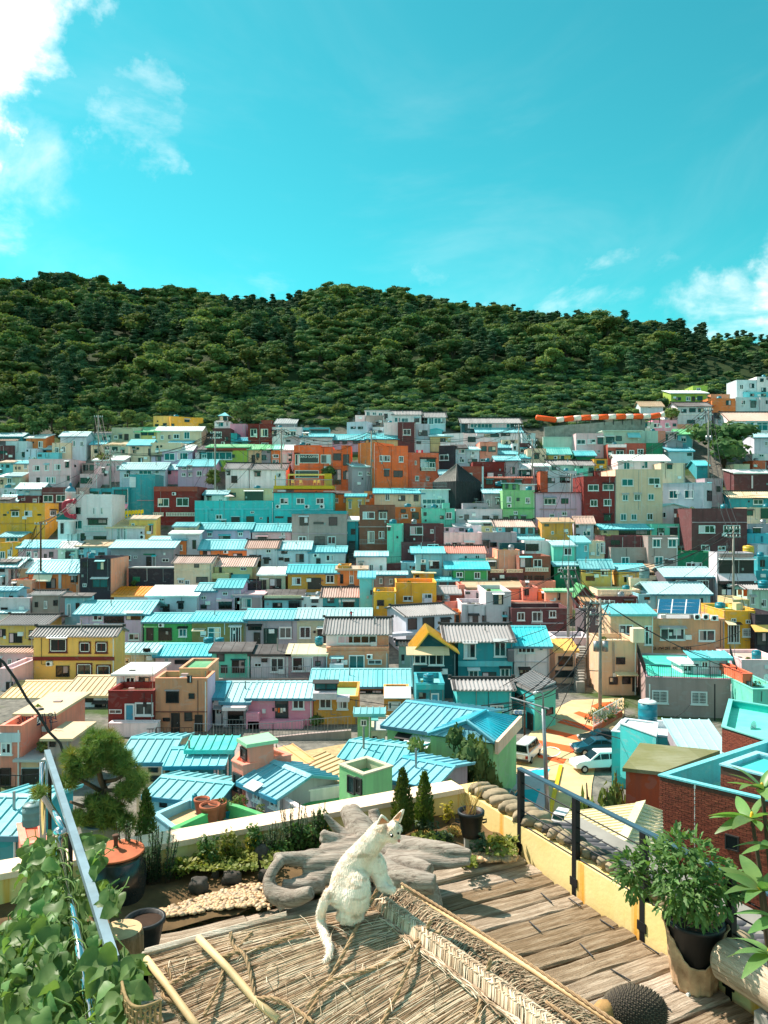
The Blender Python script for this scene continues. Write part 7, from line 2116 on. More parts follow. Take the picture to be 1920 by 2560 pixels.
M_DRIFT=wood_mat('driftwood',(.56,.48,.41),(.74,.655,.57),(.13,.10,.08),1.5,(.6,8,8),'obj',.8,False)
def stain_wall():
 m,nt,b=mk('terrace_wall')
 n1=tex_noise(nt,1.5,5,.6);n2=tex_noise(nt,2.2,4,.6,(3,3,.15));n3=tex_noise(nt,30,3)
 x=mixrgb(nt,ramp(nt,n1,[(.4,(0,0,0)),(.7,(1,1,1))]),lin((236,214,150)),lin((226,196,120)))
 x=mixrgb(nt,ramp(nt,n2,[(.56,(0,0,0)),(.66,(.9,.9,.9))]),x,lin((226,158,34)))
 nt.links.new(x,b.inputs['Base Color']);b.inputs['Roughness'].default_value=.85
 bump(nt,b,n3,.25,.01)
 return m
M_TW=stain_wall()
M_CREAM=wall_mat('terracecream',(238,226,188))
th=.20
e=empty('terrace_wall',K-Vector((0,0,13)),AR,'cream parapet wall along the far edge of the garden terrace','wall')
MB().box(-7,0,0,th,0,13-.002).build('wall',M_TW,e)
MB().box(-7,-.02,-.03,th+.04,13,13.05).build('coping',M_CREAM,e)
e=empty('terrace_wall',K-Vector((0,0,13)),AR,'yellow stained parapet wall along the right edge of the deck','wall')
MB().box(0.001,.28,-9,th,0,13).build('wall',M_TW,e)
tb=empty('terrace_building',K-Vector((0,0,13)),AR,'rendered base of the terrace building under the deck','building')
MB().box(-7,0,-9,0,0,12.45).build('wall',M_CREAM,tb)
def world_sheet(name,corners,mat,nx_=40,ny_=12,amp=.03,seed=0):
 a,b,c,d_=map(Vector,corners)
 V=[]
 for j in range(ny_+1):
  for i in range(nx_+1):
   s,t=i/nx_,j/ny_
   p=a*(1-s)*(1-t)+b*s*(1-t)+c*s*t+d_*(1-s)*t
   p.z+=amp*mnoise.noise(Vector((p.x*4,p.y*4,seed)))
   V.append(tuple(p))
 Fq=[(j*(nx_+1)+i,j*(nx_+1)+i+1,(j+1)*(nx_+1)+i+1,(j+1)*(nx_+1)+i)for j in range(ny_)for i in range(nx_)]
 return place(name,npmesh(name,V,Fq,True),mat)
M_BED=plain('bed_soil',(104,82,52),1,0,.5,9,.6)
f0=Q0+Vector((0,0,ZS-ZD))
o=world_sheet('garden_bed',(f0-aa*6.5,f0+aa*.1,K+Vector((0,0,ZS-ZW))+aa*.05,K-aa*6.5+Vector((0,0,ZS-ZW))),M_BED,amp=.05)
o['kind']='structure';o['label']='planted soil bed behind the deck'
deck=empty('deck',Q0,AR,None,None);deck['kind']='structure';deck['label']='weathered timber deck of the terrace'
def plank_mesh(L,w,h,seed):
 g_=random.Random(seed);m=MB();n=16
 rows=[]
 for i in range(n+1):
  x=-L+L*i/n
  w0=g_.uniform(-.008,.008);w1=g_.uniform(-.008,.008);zz_=g_.uniform(-.004,.004)
  rows.append([(x,.006+w0,-h),(x,w0,-.014),(x,w0+.012,zz_),(x,w/2,zz_+.004),(x,w-w1-.012,zz_),(x,w-w1,-.014),(x,w-w1-.006,-h)])
 for r_ in rows:m.v+=r_
 for i in range(n):
  for k in range(6):
   q=i*7+k;m.f.append((q,q+7,q+8,q+1)[::-1])
 m.f.append(tuple(range(7))[::-1]);m.f.append(tuple(n*7+k for k in range(7)))
 me=m.mesh('plank');me.materials.append(M_PLANK)
 return me
y=0.0
for k in range(24):
 w=rnd.choice((.175,.19,.2,.21))
 L=5.2
 r_end=-.02-rnd.uniform(0,.05)
 cut=rnd.uniform(2.2,3.0)
 for(x1,ln)in((r_end,cut),(r_end-cut-.012,L-cut)):
  o=place('plank',plank_mesh(ln,w-.012,.09,rnd.randint(0,10**6)),None,deck)
  o.location=(x1,-y-w,rnd.uniform(-.012,.006)if k else.03)
  o.rotation_euler=(rnd.uniform(-.01,.01),0,rnd.uniform(-.004,.004))
 y+=w
for k,(x0,y0,x1,y1)in enumerate(((188,188,258,250),(368,222,448,276),(112,372,188,440),(570,360,662,418),(440,515,524,600),(848,515,952,582),(640,682,768,756),(905,855,1028,946),(0,96,24,120),(845,400,870,425))):
 a,b=PZ(*RU(3,x0,y0),ZD+.012),PZ(*RU(3,x1,y1),ZD+.012)
 o=MB().tube([Vector((0,0,0)),b-a],.0055,5).build('iron_rod',M_DSTEEL);o.location=a
 tag(o,['thin iron rod on a far plank near the railing','thin iron rod right of the first one on the far planks','thin iron rod at the left on the middle planks','thin iron rod near the wall on the middle planks','thin iron rod on the dark plank by the thatch','thin iron rod on the dark plank near the burlap pot','thin iron rod on the pale plank left of the burlap pot','lowest thin iron rod above the spiny figure','farthest short iron rod beside the post','short iron rod at the foot of the second post'][k],'rod','iron rods in the deck')
# ------------------------------------------------------------------ stones along the right wall
def rock_mesh(seed,sx,sy,sz,rough=.25,sub=3):
 bm_=bmesh.new();bmesh.ops.create_icosphere(bm_,subdivisions=sub,radius=1)
 for v in bm_.verts:
  n_=mnoise.fractal(v.co*1.3+Vector((seed,seed*.7,0)),.8,2,3)*rough
  p=v.co*(1+n_)
  p=Vector([math.copysign(abs(c_)**.75,c_)for c_ in p])
  v.co=Vector((p.x*sx,p.y*sy,p.z*sz))
 me=bpy.data.meshes.new('stone');bm_.to_mesh(me);bm_.free()
 me.polygons.foreach_set('use_smooth',[True]*len(me.polygons))
 return me
M_STONE=plain('cap_stone',(158,142,116),.95,0,.5,12,.7);M_DSTONE=plain('dark_stone',(84,78,72),.95,0,.5,12,.7)
sw=empty('stone_coping',K+aa*.14,AR,'row of rounded stones set on top of the right parapet wall','coping')
y=.02
for k in range(30):
 l=rnd.uniform(.10,.16)if k<8 else rnd.uniform(.08,.13)
 me=rock_mesh(k*3.1,.15 if k<8 else.10,l/2*1.02,.06 if k<8 else.045);me.materials.append(M_STONE if k<9 or k%3 else M_DSTONE)
 o=place('stone',me,None,sw);o.location=(rnd.uniform(-.015,.03),-y-l/2,.045+rnd.uniform(-.01,.01));o.rotation_euler=(rnd.uniform(-.1,.1),rnd.uniform(-.1,.1),rnd.uniform(-.2,.2))
 y+=l
M_SLATE=plain('slate',(92,92,98),.8,0,.4,7,.4)
st=empty('tiled_ledge',K+aa*.36+Vector((0,0,-.06)),AR,'grey curved tile ledge outside the right parapet','ledge')
MB().box(-.08,.42,-6.5,-.9,-.3,-.02).build('ledge',M_CONC,st)
tmesh=MB().tube([(0,0,0),(.40,0,-.10)],.045,8).mesh('tile',True);tmesh.materials.append(M_SLATE)
for k in range(56):
 o=place('tile',tmesh,None,st);o.location=(0,-1.0-k*.098,rnd.uniform(-.006,.006));o.rotation_euler=(0,0,rnd.uniform(-.05,.05))
# ------------------------------------------------------------------ right railing
M_RAILB=plain('rail_bluegrey',(66,96,112),.45,.2,.25,5,.05)
rl=empty('railing',Q0+aa*.02,AR,'black post and wire railing with blue grey handrail along the deck','railing')
ph=.775
for k in range(5):
 po=MB().box(-.025,.025,-.025,.025,-.05,ph).build('post',M_DSTEEL,rl);po.location=(0,-.78*k,0)
 MB().box(-.03,.07,-.045,.045,.03,.1).build('bracket',M_DSTEEL,po)
MB().box(-.026,.026,-3.6,.03,ph+.001,ph+.018).build('handrail',M_RAILB,rl)
for z in(.66,.53,.40,.27,.14):
 MB().tube([(0,0,z),(0,-3.5,z)],.006,5).build('wire',M_DSTEEL,rl)
# ------------------------------------------------------------------ left leaning rail: steel bar, chrome tube
M_CHROME=plain('chrome',(210,212,214),.08,1.0,.03,2,0);
a,b=PZ(285,2391,-2.3),PZ(118,1874,-2.3)
o=empty('handrail',a,0,'blue grey flat steel handrail running away at the left','railing')
dr=(b-a);n_=Vector((dr.y,-dr.x,0)).normalized()*.026
MB().hexa([-n_-Vector((0,0,.05)),dr-n_-Vector((0,0,.05)),dr+n_-Vector((0,0,.05)),n_-Vector((0,0,.05))],[-n_,dr-n_,dr+n_,n_]).build('bar',plain('rail_pale',(138,160,172),.4,.35,.3,6,.05),o)
for t in(.12,.5,.93):
 p=dr*t;MB().tube([p-Vector((0,0,.04)),p-Vector((0,0,1.1))],.018,6).build('post',M_DSTEEL,o)
a,b=PZ(240,2600,-2.4),PZ(149,2100,-2.4)
o=empty('chrome_rail',a,0,'polished chrome tube with ball finial at the left edge','railing')
MB().tube([Vector(),b-a],.026,14).build('tube',M_CHROME,o,True)
c2=PZ(113,1996,-2.4)
MB().tube([b-a+Vector((0,.12,0)),c2-a],.026,14).build('tube',M_CHROME,o,True)
sp=PZ(149,2083,-2.36)-a
bm_=bmesh.new();bmesh.ops.create_uvsphere(bm_,u_segments=24,v_segments=14,radius=.05);me=bpy.data.meshes.new('ball');bm_.to_mesh(me);bm_.free()
me.polygons.foreach_set('use_smooth',[True]*len(me.polygons));f=place('ball',me,M_CHROME,o);f.location=sp
MB().tube([sp-Vector((0,0,.04)),sp-Vector((0,0,.9))],.03,14).build('post',M_CHROME,o,True)
p7=P(107,1905,7.35)-a
MB().tube([p7,p7-Vector((0,0,.8))],.03,12).build('post',M_CHROME,o,True)
# ------------------------------------------------------------------ plants of the bed
M_NEED=leaf_mat('pine_needle',(.10,.19,.045),(.18,.28,.07),.2,3.0)
M_NEEDY=leaf_mat('pine_needle_young',(.22,.22,.03),(.32,.28,.04),.3,3.0)
M_CYP=leaf_mat('cypress',(.05,.10,.025),(.12,.16,.03),.25,6.0)
M_ROSE=leaf_mat('rosemary',(.03,.075,.03),(.06,.12,.045),.2,5.0)
M_SHRUB=leaf_mat('shrub_green',(.05,.12,.03),(.10,.19,.05),.3,5.0)
M_YELL=leaf_mat('shrub_yellow',(.30,.27,.03),(.42,.34,.05),.35,5.0)
M_YG=leaf_mat('ground_yellowgreen',(.13,.19,.03),(.26,.27,.05),.35,5.0)
M_BLG=leaf_mat('shrub_bluegreen',(.07,.13,.07),(.14,.21,.12),.3,5.0)
def needles(seed,tufts,per,ln,wd):
 """star tufts of needles at (x,y,z,r) points"""
 g_=np.random.default_rng(seed);C=np.repeat(np.array([t[:3]for t in tufts]),per,axis=0);n=len(C)
 d_=g_.normal(size=(n,3));d_[:,2]=d_[:,2]*.8+.45;d_/=np.linalg.norm(d_,axis=1)[:,None]
 sde=np.cross(d_,g_.normal(size=(n,3)));sde/=np.linalg.norm(sde,axis=1)[:,None]
 l=ln*(.7+.5*g_.random(n))[:,None]
 V=np.stack([C+sde*wd,C-sde*wd,C+d_*l],axis=1).reshape(-1,3)
 return V,np.arange(3*n).reshape(n,3)
dd=7.25
base=P(255,2098,dd)
e=empty('bonsai_pine',base,0,'cloud pruned pine with yellow tips at the left of the terrace','tree')
lim=[[(790,830),(800,700),(830,560),(890,440),(905,390),(870,310),(850,200),(840,60)],[(895,420),(760,345),(660,290),(600,250)],[(880,330),(1000,310),(1120,240)],[(860,520),(720,540),(610,500)],[(905,400),(1050,400),(1180,330)],[(850,560),(950,620),(1060,670)],[(830,600),(720,640),(640,650)]]
m=MB()
for i,L in enumerate(lim):
 pts=[P(*TU(13,x,y),dd+.06*math.sin(k*2+i))-base for k,(x,y)in enumerate(L)]
 n=len(pts)
 m.tube(pts,[(.045 if i==0 else.022)*(1-.65*k/n)for k in range(n)],7)
m.build('trunk',bark_mat('pine_bark',(.13,.085,.06)),e,True)
g_=random.Random(4)
td,ty=[],[]
for(x,y,r)in((830,60,150),(640,170,100),(740,240,80),(920,120,130),(1080,190,120),(1190,310,95),(600,330,75),(1090,420,100),(860,520,120),(970,570,110),(690,650,85),(890,650,120),(1070,680,90),(610,110,70),(940,-40,85),(830,-40,90),(1000,60,100),(340,430,60)):
 for _ in range(int(r*.5)):
  while True:
   dx_,dy_,dz_=(g_.uniform(-1,1)for _ in range(3))
   if dx_*dx_+dy_*dy_+dz_*dz_<=1:break
  p=P(*TU(13,x+dx_*r,y+dy_*r*.8),dd+dz_*.3)-base
  yl=.03+.26*(dy_<-.45)+.12*(x>1100 or x<640)
  (ty if g_.random()<yl else td).append(tuple(p))
V,Fq=needles(1,td,50,.088,.0032);place('crown',npmesh('crown',V,Fq),M_NEED,e)
V,Fq=needles(2,ty,50,.088,.0032);place('crown_tips',npmesh('crown_tips',V,Fq),M_NEEDY,e)
MB().lathe([(.13,0),(.17,.05),(.19,.16),(.2,.165),(.2,.19),(.17,.19)],24).build('pot',plain('pot_blue',(70,96,112),.35),e,True,Matrix.Translation((-.02,.05,-.03)))
def cypress(u,v0,v1,w,d_,label,seed,n=1700):
 b_=P(u,v1,d_);h=P(u,v0,d_).z-b_.z;r=w/F*d_/2
 e=empty('cypress',b_,0,label,'tree')
 g_=np.random.default_rng(seed)
 t=g_.random(n)**1.25;ang=g_.uniform(0,6.28,n)
 rad=r*np.minimum(1,(1-t)*1.5+.02)**.7*np.minimum(1,.5+t*6)*g_.uniform(.65,1.12,n)
 C=np.stack([rad*np.cos(ang),rad*np.sin(ang),h*(.03+.95*t)],1)
 d3=np.stack([np.cos(ang)*.5,np.sin(ang)*.5,np.ones(n)*1.1],1)+g_.normal(size=(n,3))*.35;d3/=np.linalg.norm(d3,axis=1)[:,None]
 s3=np.cross(d3,g_.normal(size=(n,3)));s3/=np.linalg.norm(s3,axis=1)[:,None]
 l=h*.055*g_.uniform(.7,1.4,n)[:,None]
 V=np.stack([C-s3*l*.22,C+d3*l*.5-s3*l*.2,C+d3*l,C+d3*l*.4+s3*l*.25],1).reshape(-1,3)
 place('crown',npmesh('crown',V,np.arange(4*n).reshape(n,4)),M_CYP,e)
 MB().tube([(0,0,-.05),(0,0,h*.9)],[.02,.004],6).build('trunk',M_BARK,e)
 core=MB().lathe([(r*.25,0),(r*.62,h*.12),(r*.6,h*.4),(r*.3,h*.75),(.004,h*.93)],10).build('inner_foliage',M_CYP,e,True)
 return e
cypress(1007,1922,2082,50,7.45,'small pointed cypress behind the white cat, left of the pair',11)
cypress(1061,1930,2068,42,7.6,'small pointed cypress, right of the pair',12)
cypress(366,1975,2135,44,7.0,'slim pointed cypress behind the clay jar',13)
def bush(name,u,v,d_,w,h,mat,label,n=260,leaf=.03,seed=0,spikes=False,cat='plant',asp=.5):
 b_=PZ(u,v,ZS-.01)
 q_=(u-960)/F;wy=K.y-.438*(K.x-q_*K.y)/(.899-.438*q_)-.16
 d_=min(b_.y,wy);b_=Vector((q_*d_,d_,ZS-.01));wr=w/F*d_/2;hr=max(.05,-(v-h-1280)/F*d_-ZS)
 e=empty(name,b_,0,label,cat)
 g_=random.Random(seed+int(u*7+v))
 if spikes:
  V,Fq=[],[];st=MB()
  for k in range(22):
   x,y_=g_.uniform(-wr,wr),g_.uniform(-wr*.5,wr*.5)
   hh=hr*g_.uniform(.55,1.05);tx,ty_=x*1.25+g_.uniform(-.02,.02),y_*1.2
   st.tube([(x*.6,y_*.6,0),(tx,ty_,hh)],.003,4)
   for j in range(60):
    t=g_.uniform(.12,1);p=Vector((x*.6,y_*.6,0)).lerp(Vector((tx,ty_,hh)),t)
    a_=g_.uniform(0,6.28);dv=Vector((math.cos(a_),math.sin(a_),g_.uniform(.2,1))).normalized()*leaf*(1.1-.5*t)
    sd=dv.cross(Vector((0,0,1))).normalized()*leaf*.13
    i0=len(V);V+=[tuple(p-sd),tuple(p+sd),tuple(p+dv)];Fq.append((i0,i0+1,i0+2))
  place('foliage',npmesh('foliage',V,Fq),mat,e);st.build('stem',M_BARK,e)
 else:
  blobs=[(g_.uniform(-wr*.6,wr*.6),g_.uniform(-wr*.35,wr*.35),hr*g_.uniform(.35,.75),wr*g_.uniform(.35,.55),wr*.4,hr*g_.uniform(.28,.42))for _ in range(6)]
  V,Fq=leaf_cloud(seed+int(u),blobs,n,leaf,asp,.45)
  place('foliage',npmesh('foliage',V,Fq),mat,e)
  st=MB()
  for bl in blobs:st.tube([(0,0,-.03),(bl[0]*.5,bl[1]*.5,bl[2]*.5),bl[:3]],[.006,.004,.002],4)
  st.build('stem',M_BARK,e)
 return e
def t14(x,y):return TU(14,x,y)
bush('rosemary',*t14(690,890),7.0,62,72,M_ROSE,'upright rosemary at the wall, left one',leaf=.035,spikes=True)
bush('rosemary',*t14(870,780),7.3,50,75,M_ROSE,'upright rosemary at the wall, middle one',leaf=.035,spikes=True)
bush('rosemary',*t14(1060,800),7.35,55,84,M_ROSE,'tallest upright rosemary beside the driftwood',leaf=.035,spikes=True)
bush('feathery_shrub',*TU(13,1400,1080),6.7,62,110,M_ROSE,'feathery dark shrub right of the clay jar',leaf=.04,spikes=True)
bush('feathery_shrub',*TU(13,1110,900),7.1,50,60,M_ROSE,'dark feathery shrub under the bonsai pine',leaf=.04,spikes=True)
bush('leafy_shrub',*t14(930,870),7.0,85,62,M_SHRUB,'fresh green leafy shrub left of the driftwood',320,.022)
bush('kale_cushion',*t14(740,985),6.7,95,48,M_SHRUB,'curly green cushion plant in the bed',420,.018)
bush('kale_cushion',*t14(1020,905),6.8,60,26,M_SHRUB,'small curly green cushion beside the driftwood',220,.016)
bush('yellow_shrub',*t14(500,935),6.8,46,40,M_YELL,'bright yellow sprig shrub in the bed, right one',130,.022)
bush('yellow_shrub',*t14(130,1010),6.6,38,30,M_YELL,'bright yellow sprig shrub in the bed, left one',110,.022)
bush('yellow_shrub',*TU(13,1560,1090),6.5,40,36,M_YG,'yellow green sprig shrub beside the feathery shrub',120,.022)
bush('blue_shrub',*TU(15,390,770),7.1,78,40,M_BLG,'blue green leafy shrub before the right cypress',200,.024)
bush('blue_shrub',*TU(15,500,860),6.9,60,34,M_BLG,'blue green leafy shrub right of the driftwood plank',180,.024)
bush('blue_shrub',*TU(15,820,985),6.7,48,66,M_BLG,'tall blue green shrub before the black pot',240,.024)
bush('yellow_shrub',*TU(15,1010,950),6.8,74,50,M_YG,'yellow green shrub in the corner of the bed',220,.024)
bush('yellow_shrub',*TU(15,560,700),7.5,44,58,M_YELL,'thin yellow shrub left of the black pot',90,.024)
bush('yellow_shrub',*TU(15,1090,900),6.9,40,36,M_SHRUB,'green shrub at the yellow wall',140,.022)
bush('straw_heap',*TU(15,610,800),7.2,48,26,plain('dry_straw',(214,176,90),.9,0,.4,20,.3),'heap of dry straw at the black pot',260,.03,asp=.12)
bush('straw_heap',*TU(15,330,800),7.1,56,20,MATS['dry_straw'],'low dry straw patch before the cypresses',220,.03,asp=.12)
for k_,(x_,y_,w_,h_,m_,l_)in enumerate(((520,900,70,64,M_SHRUB,'green shrub against the cream wall, left of the rosemary'),(330,930,64,56,M_YG,'yellow green shrub against the cream wall'),(160,960,66,66,M_SHRUB,'green shrub against the cream wall near the feathery shrub'),(1150,760,60,60,M_SHRUB,'green shrub behind the driftwood horn'),(620,1010,60,40,M_YG,'yellow green clump left of the driftwood'))):
 bush('leafy_shrub',*t14(x_,y_),7,w_,h_,m_,l_,300,.022)
bush('feathery_shrub',*TU(13,1290,1040),6.8,50,96,M_ROSE,'dark feathery shrub behind the slim cypress',leaf=.04,spikes=True)
g=np.random.default_rng(3)
V,Fq=[],[]
for(t,x0,x1,y0,y1,n)in((14,0,560,900,1090,1700),(13,1420,1659,980,1100,260),(14,600,760,930,1080,160),(15,880,1150,800,960,320),(15,640,800,960,1060,200),(15,240,520,760,860,180)):
 for _ in range(n):
  p=PZ(*TU(t,g.uniform(x0,x1),g.uniform(y0,y1)),ZS+g.uniform(.01,.13))
  nrm=Vector((g.normal()*.5,g.normal()*.5-.2,1)).normalized();a_=nrm.orthogonal().normalized();a_.rotate(Matrix.Rotation(g.uniform(0,6.28),3,nrm));b_=nrm.cross(a_)
  s=g.uniform(.014,.034);i0=len(V)
  V+=[tuple(p-a_*s),tuple(p-b_*s*.6),tuple(p+a_*s),tuple(p+b_*s*.6)];Fq.append((i0,i0+1,i0+2,i0+3))
tag(place('ground_cover',npmesh('ground_cover',V,Fq),M_YG),'yellow green creeping plants covering the bed',None,kind='stuff')
M_PEB=None
mp,nt,b_=mk('pebbles')
rnp=tex_noise(nt,17,2,.5)
nt.links.new(ramp(nt,rnp,[(.3,lin((120,92,70))),(.45,lin((214,176,132))),(.58,lin((150,128,104))),(.75,lin((236,214,178)))]),b_.inputs['Base Color']);b_.inputs['Roughness'].default_value=.6
bm_=bmesh.new();bmesh.ops.create_icosphere(bm_,subdivisions=1,radius=1);pv=np.array([v.co[:]for v in bm_.verts]);pf=np.array([[v.index for v in f.verts]for f in bm_.faces]);bm_.free()
V,Fq=[],[]
cnt=0
for(k,x0,x1,y0,y1,n)in((1,1030,1660,170,345,900),(1,1200,1660,130,220,200),(4,0,90,600,760,60)):
 for _ in range(n):
  x=g.uniform(x0,x1);yy=g.uniform(y0,y1)
  if k==1 and yy>345-(x-1030)*.13:continue
  if k==1 and yy<300-(x-1030)*.32:continue
  p=PZ(*RU(k,x,yy),ZS+.03)
  s=g.uniform(.013,.028);rz=g.uniform(0,3.1);sc_=np.array([s*g.uniform(1,1.5),s,s*.55])
  q=pv*sc_;ca,sa=math.cos(rz),math.sin(rz)
  V.append(np.stack([q[:,0]*ca-q[:,1]*sa+p.x,q[:,0]*sa+q[:,1]*ca+p.y,q[:,2]+p.z],1));Fq.append(pf+cnt*len(pv));cnt+=1
for _ in range(220):
 p=PZ(*TU(15,g.uniform(740,1130),g.uniform(900,1010)),ZS+.04);s=g.uniform(.02,.05)
 V.append(pv*np.array([s,s*.8,s*.55])+np.array(p));Fq.append(pf+cnt*len(pv));cnt+=1
tag(place('pebbles',npmesh('pebbles',np.concatenate(V),np.concatenate(Fq),True),mp),'bed of pale rounded pebbles behind the deck',None,kind='stuff')
for k,(kk,x,y,w,h,lab)in enumerate(((1,1290,180,120,100,'black lava rock among the yellow plants'),(1,1505,118,130,80,'grey boulder right of the lava rock'),(1,1395,90,50,60,'small dark upright rock between the boulders'),(4,40,470,110,130,'dark rock at the left end of the driftwood'),(4,60,560,90,70,'brown rock under the driftwood curl'))):
 p=PZ(*RU(kk,x,y),ZS);r_=w/RS/F*p.y/2
 me=rock_mesh(k*5.3+2,r_,r_*.8,h/RS/F*p.y*.55,.4)
 o=place('rock',me,M_DSTONE);o.location=p+Vector((0,0,h/RS/F*p.y*.35));tag(o,lab,'rock')
# ------------------------------------------------------------------ clay jar with lid, small pots, stump
c=Vector((-2.2,6.3,-3.34))
e=empty('clay_jar',c,0,'dark brown clay jar with a terracotta lid','jar')
mj,nt,b_=mk('glazed_clay');n1=tex_noise(nt,3,5,.6)
nt.links.new(ramp(nt,n1,[(.3,(.012,.014,.016)),(.6,(.03,.03,.03)),(.8,(.07,.05,.035))]),b_.inputs['Base Color']);b_.inputs['Roughness'].default_value=.22
MB().lathe([(.14,0),(.17,.04),(.225,.18),(.245,.33),(.235,.43),(.20,.50),(.185,.52),(.2,.535),(.2,.55),(.17,.55)],40).build('body',mj,e,True)
pr=[(.22,.548),(.228,.552),(.226,.562)]
for k in range(9):pr+=[(.215-.022*k,.566+.003*k),(.206-.022*k,.562+.0035*k)]
MB().lathe(pr+[(.012,.595)],40).build('lid',plain('lid_terracotta',(186,100,62),.75,0,.35,9,.3),e,True)
MB().lathe([(.022,.59),(.016,.62),(.018,.66),(.03,.69),(.02,.695)],14).build('knob',M_WOODP,e,True)
c=RP(1,940,545,5.55)
pot(c,.135,.22,'black plastic pot beside the clay jar',plain('black_plastic',(24,28,32),.5,0,.2,5,.05),'pot',None)
c=RP(1,800,540,5.5)+Vector((0,.25,.0))
e=bush('potted_seedling',*RU(1,800,470),5.75,60,40,M_BLG,'small seedling plant beside the black pot',90,.02)
c=RP(1,785,700,4.55)
e=empty('log_stool',c,0,'short round log stool at the left of the deck','log')
MB().lathe([(.125,0),(.13,.1),(.128,.22),(.12,.25)],24).build('bark',wood_mat('log_bark',(.28,.2,.12),(.4,.3,.2),(.14,.09,.05),1,(6,6,1)),e,True)
MB().lathe([(.001,.252),(.118,.2525)],24).build('cut_face',plain('cut_wood',(206,176,134),.85,0,.3,14,.3),e)
c=P(*TU(15,752,795),7.05)
e=pot(c,.115,.235,'black pot with dry twigs in the corner of the bed',MATS['black_plastic'],'pot')
m=MB();g_=random.Random(2)
for k in range(26):
 a_,l=g_.uniform(0,6.28),g_.uniform(.12,.30)
 p0=Vector((g_.uniform(-.05,.05),g_.uniform(-.05,.05),.2));p1=p0+Vector((math.cos(a_)*l*.45,math.sin(a_)*l*.3,l));
 m.tube([p0,p0 .lerp(p1,.5)+Vector((g_.uniform(-.02,.02),0,0)),p1],[.003,.0025,.001],4)
m.build('twigs',plain('dry_twig',(196,156,84),.9,0,.3,20,.2),e)
MB().box(-.06,.06,-.05,.05,-.16,-.002).build('stand',M_CONC,e)
for sx in(-1,1):MB().tube([(sx*.105,0,.15),(sx*.14,0,.155),(sx*.14,0,.13),(sx*.105,0,.12)],.008,6).build('handle',MATS['black_plastic'],e)
# ------------------------------------------------------------------ driftwood root
def remesh_obj(name,m,voxel,mat,parent,disp=.0,dscale=.1,smooth=4):
 o=m.build(name,mat,parent)
 r_=o.modifiers.new('remesh','REMESH');r_.mode='VOXEL';r_.voxel_size=voxel;r_.use_smooth_shade=True
 s_=o.modifiers.new('smooth','SMOOTH');s_.iterations=smooth;s_.factor=.5
 if disp:
  tx=bpy.data.textures.new(name+'_t','CLOUDS');tx.noise_scale=dscale;tx.noise_depth=3
  d_=o.modifiers.new('disp','DISPLACE');d_.texture=tx;d_.strength=disp;d_.mid_level=.5
 return o
k4=1/RS/F
def limb(m,pts,base,n=12):
 q=[RP(4,x,y,d)-base for x,y,d,r in pts]
 qq,rr_=[],[]
 for i in range(len(q)-1):
  p0,p1,p2,p3=q[max(0,i-1)],q[i],q[i+1],q[min(len(q)-1,i+2)]
  for j in range(4):
   t=j/4
   qq.append(.5*((2*p1)+(p2-p0)*t+(2*p0-5*p1+4*p2-p3)*t*t+(3*p1-p0-3*p2+p3)*t**3))
   rr_.append((pts[i][3]*(1-t)+pts[i+1][3]*t)*k4*pts[i][2])
 qq.append(q[-1]);rr_.append(pts[-1][3]*k4*pts[-1][2])
 m.tube(qq,rr_,n)
base=RP(4,650,700,6.3);
e=empty('driftwood',base,0,'large grey driftwood root lying behind the cat','driftwood')
m=MB()
for L in([(1395,400,6.3,26),(1280,392,6.35,52),(1100,385,6.45,78),(900,385,6.55,95),(700,400,6.6,92),(500,425,6.5,72),(300,435,6.4,50),(120,425,6.3,30)],[(1390,450,6.25,20),(1250,460,6.3,36),(1050,450,6.35,60),(850,450,6.4,70)],[(170,430,6.3,36),(100,520,6.2,38),(85,600,6.15,46),(130,670,6.1,60),(230,690,6.05,58),(360,650,6.0,40)],[(200,740,6.08,62),(160,690,6.1,50)],[(230,580,6.3,22),(340,570,6.3,45),(470,540,6.35,62),(620,470,6.4,70)],[(430,390,6.5,30),(350,390,6.45,22),(310,400,6.4,12)],[(720,330,6.7,95),(670,230,6.85,92),(610,150,6.95,62),(570,110,7.0,34)],[(680,260,6.8,60),(640,130,6.95,50),(640,90,7.0,30)],[(640,310,6.75,46),(555,260,6.78,34),(490,200,6.8,24),(440,140,6.8,9)],[(600,340,6.7,55),(480,300,6.65,44),(425,255,6.65,20)],[(450,310,6.65,34),(420,300,6.62,22)],[(770,290,6.9,70),(770,180,7.05,46),(760,110,7.1,36)],[(760,480,6.35,92),(880,540,6.15,80),(1000,570,6.05,72),(1100,590,6.0,68),(1160,600,5.98,60)],[(1120,600,6.2,52),(1150,690,6.15,56),(1160,760,6.12,56)],[(600,620,6.3,60),(640,720,6.25,60)],[(300,480,6.38,50),(480,470,6.42,78),(700,470,6.45,85)],[(420,400,6.55,52),(620,360,6.65,72),(900,345,6.65,66),(1120,360,6.55,50)],[(170,600,6.2,34),(300,610,6.22,50),(430,590,6.3,58)],[(860,470,6.35,70),(1010,480,6.25,58),(1130,520,6.15,52)]):
 limb(m,L,base)
remesh_obj('trunk',m,.010,M_DRIFT,e,.02,.2,4)
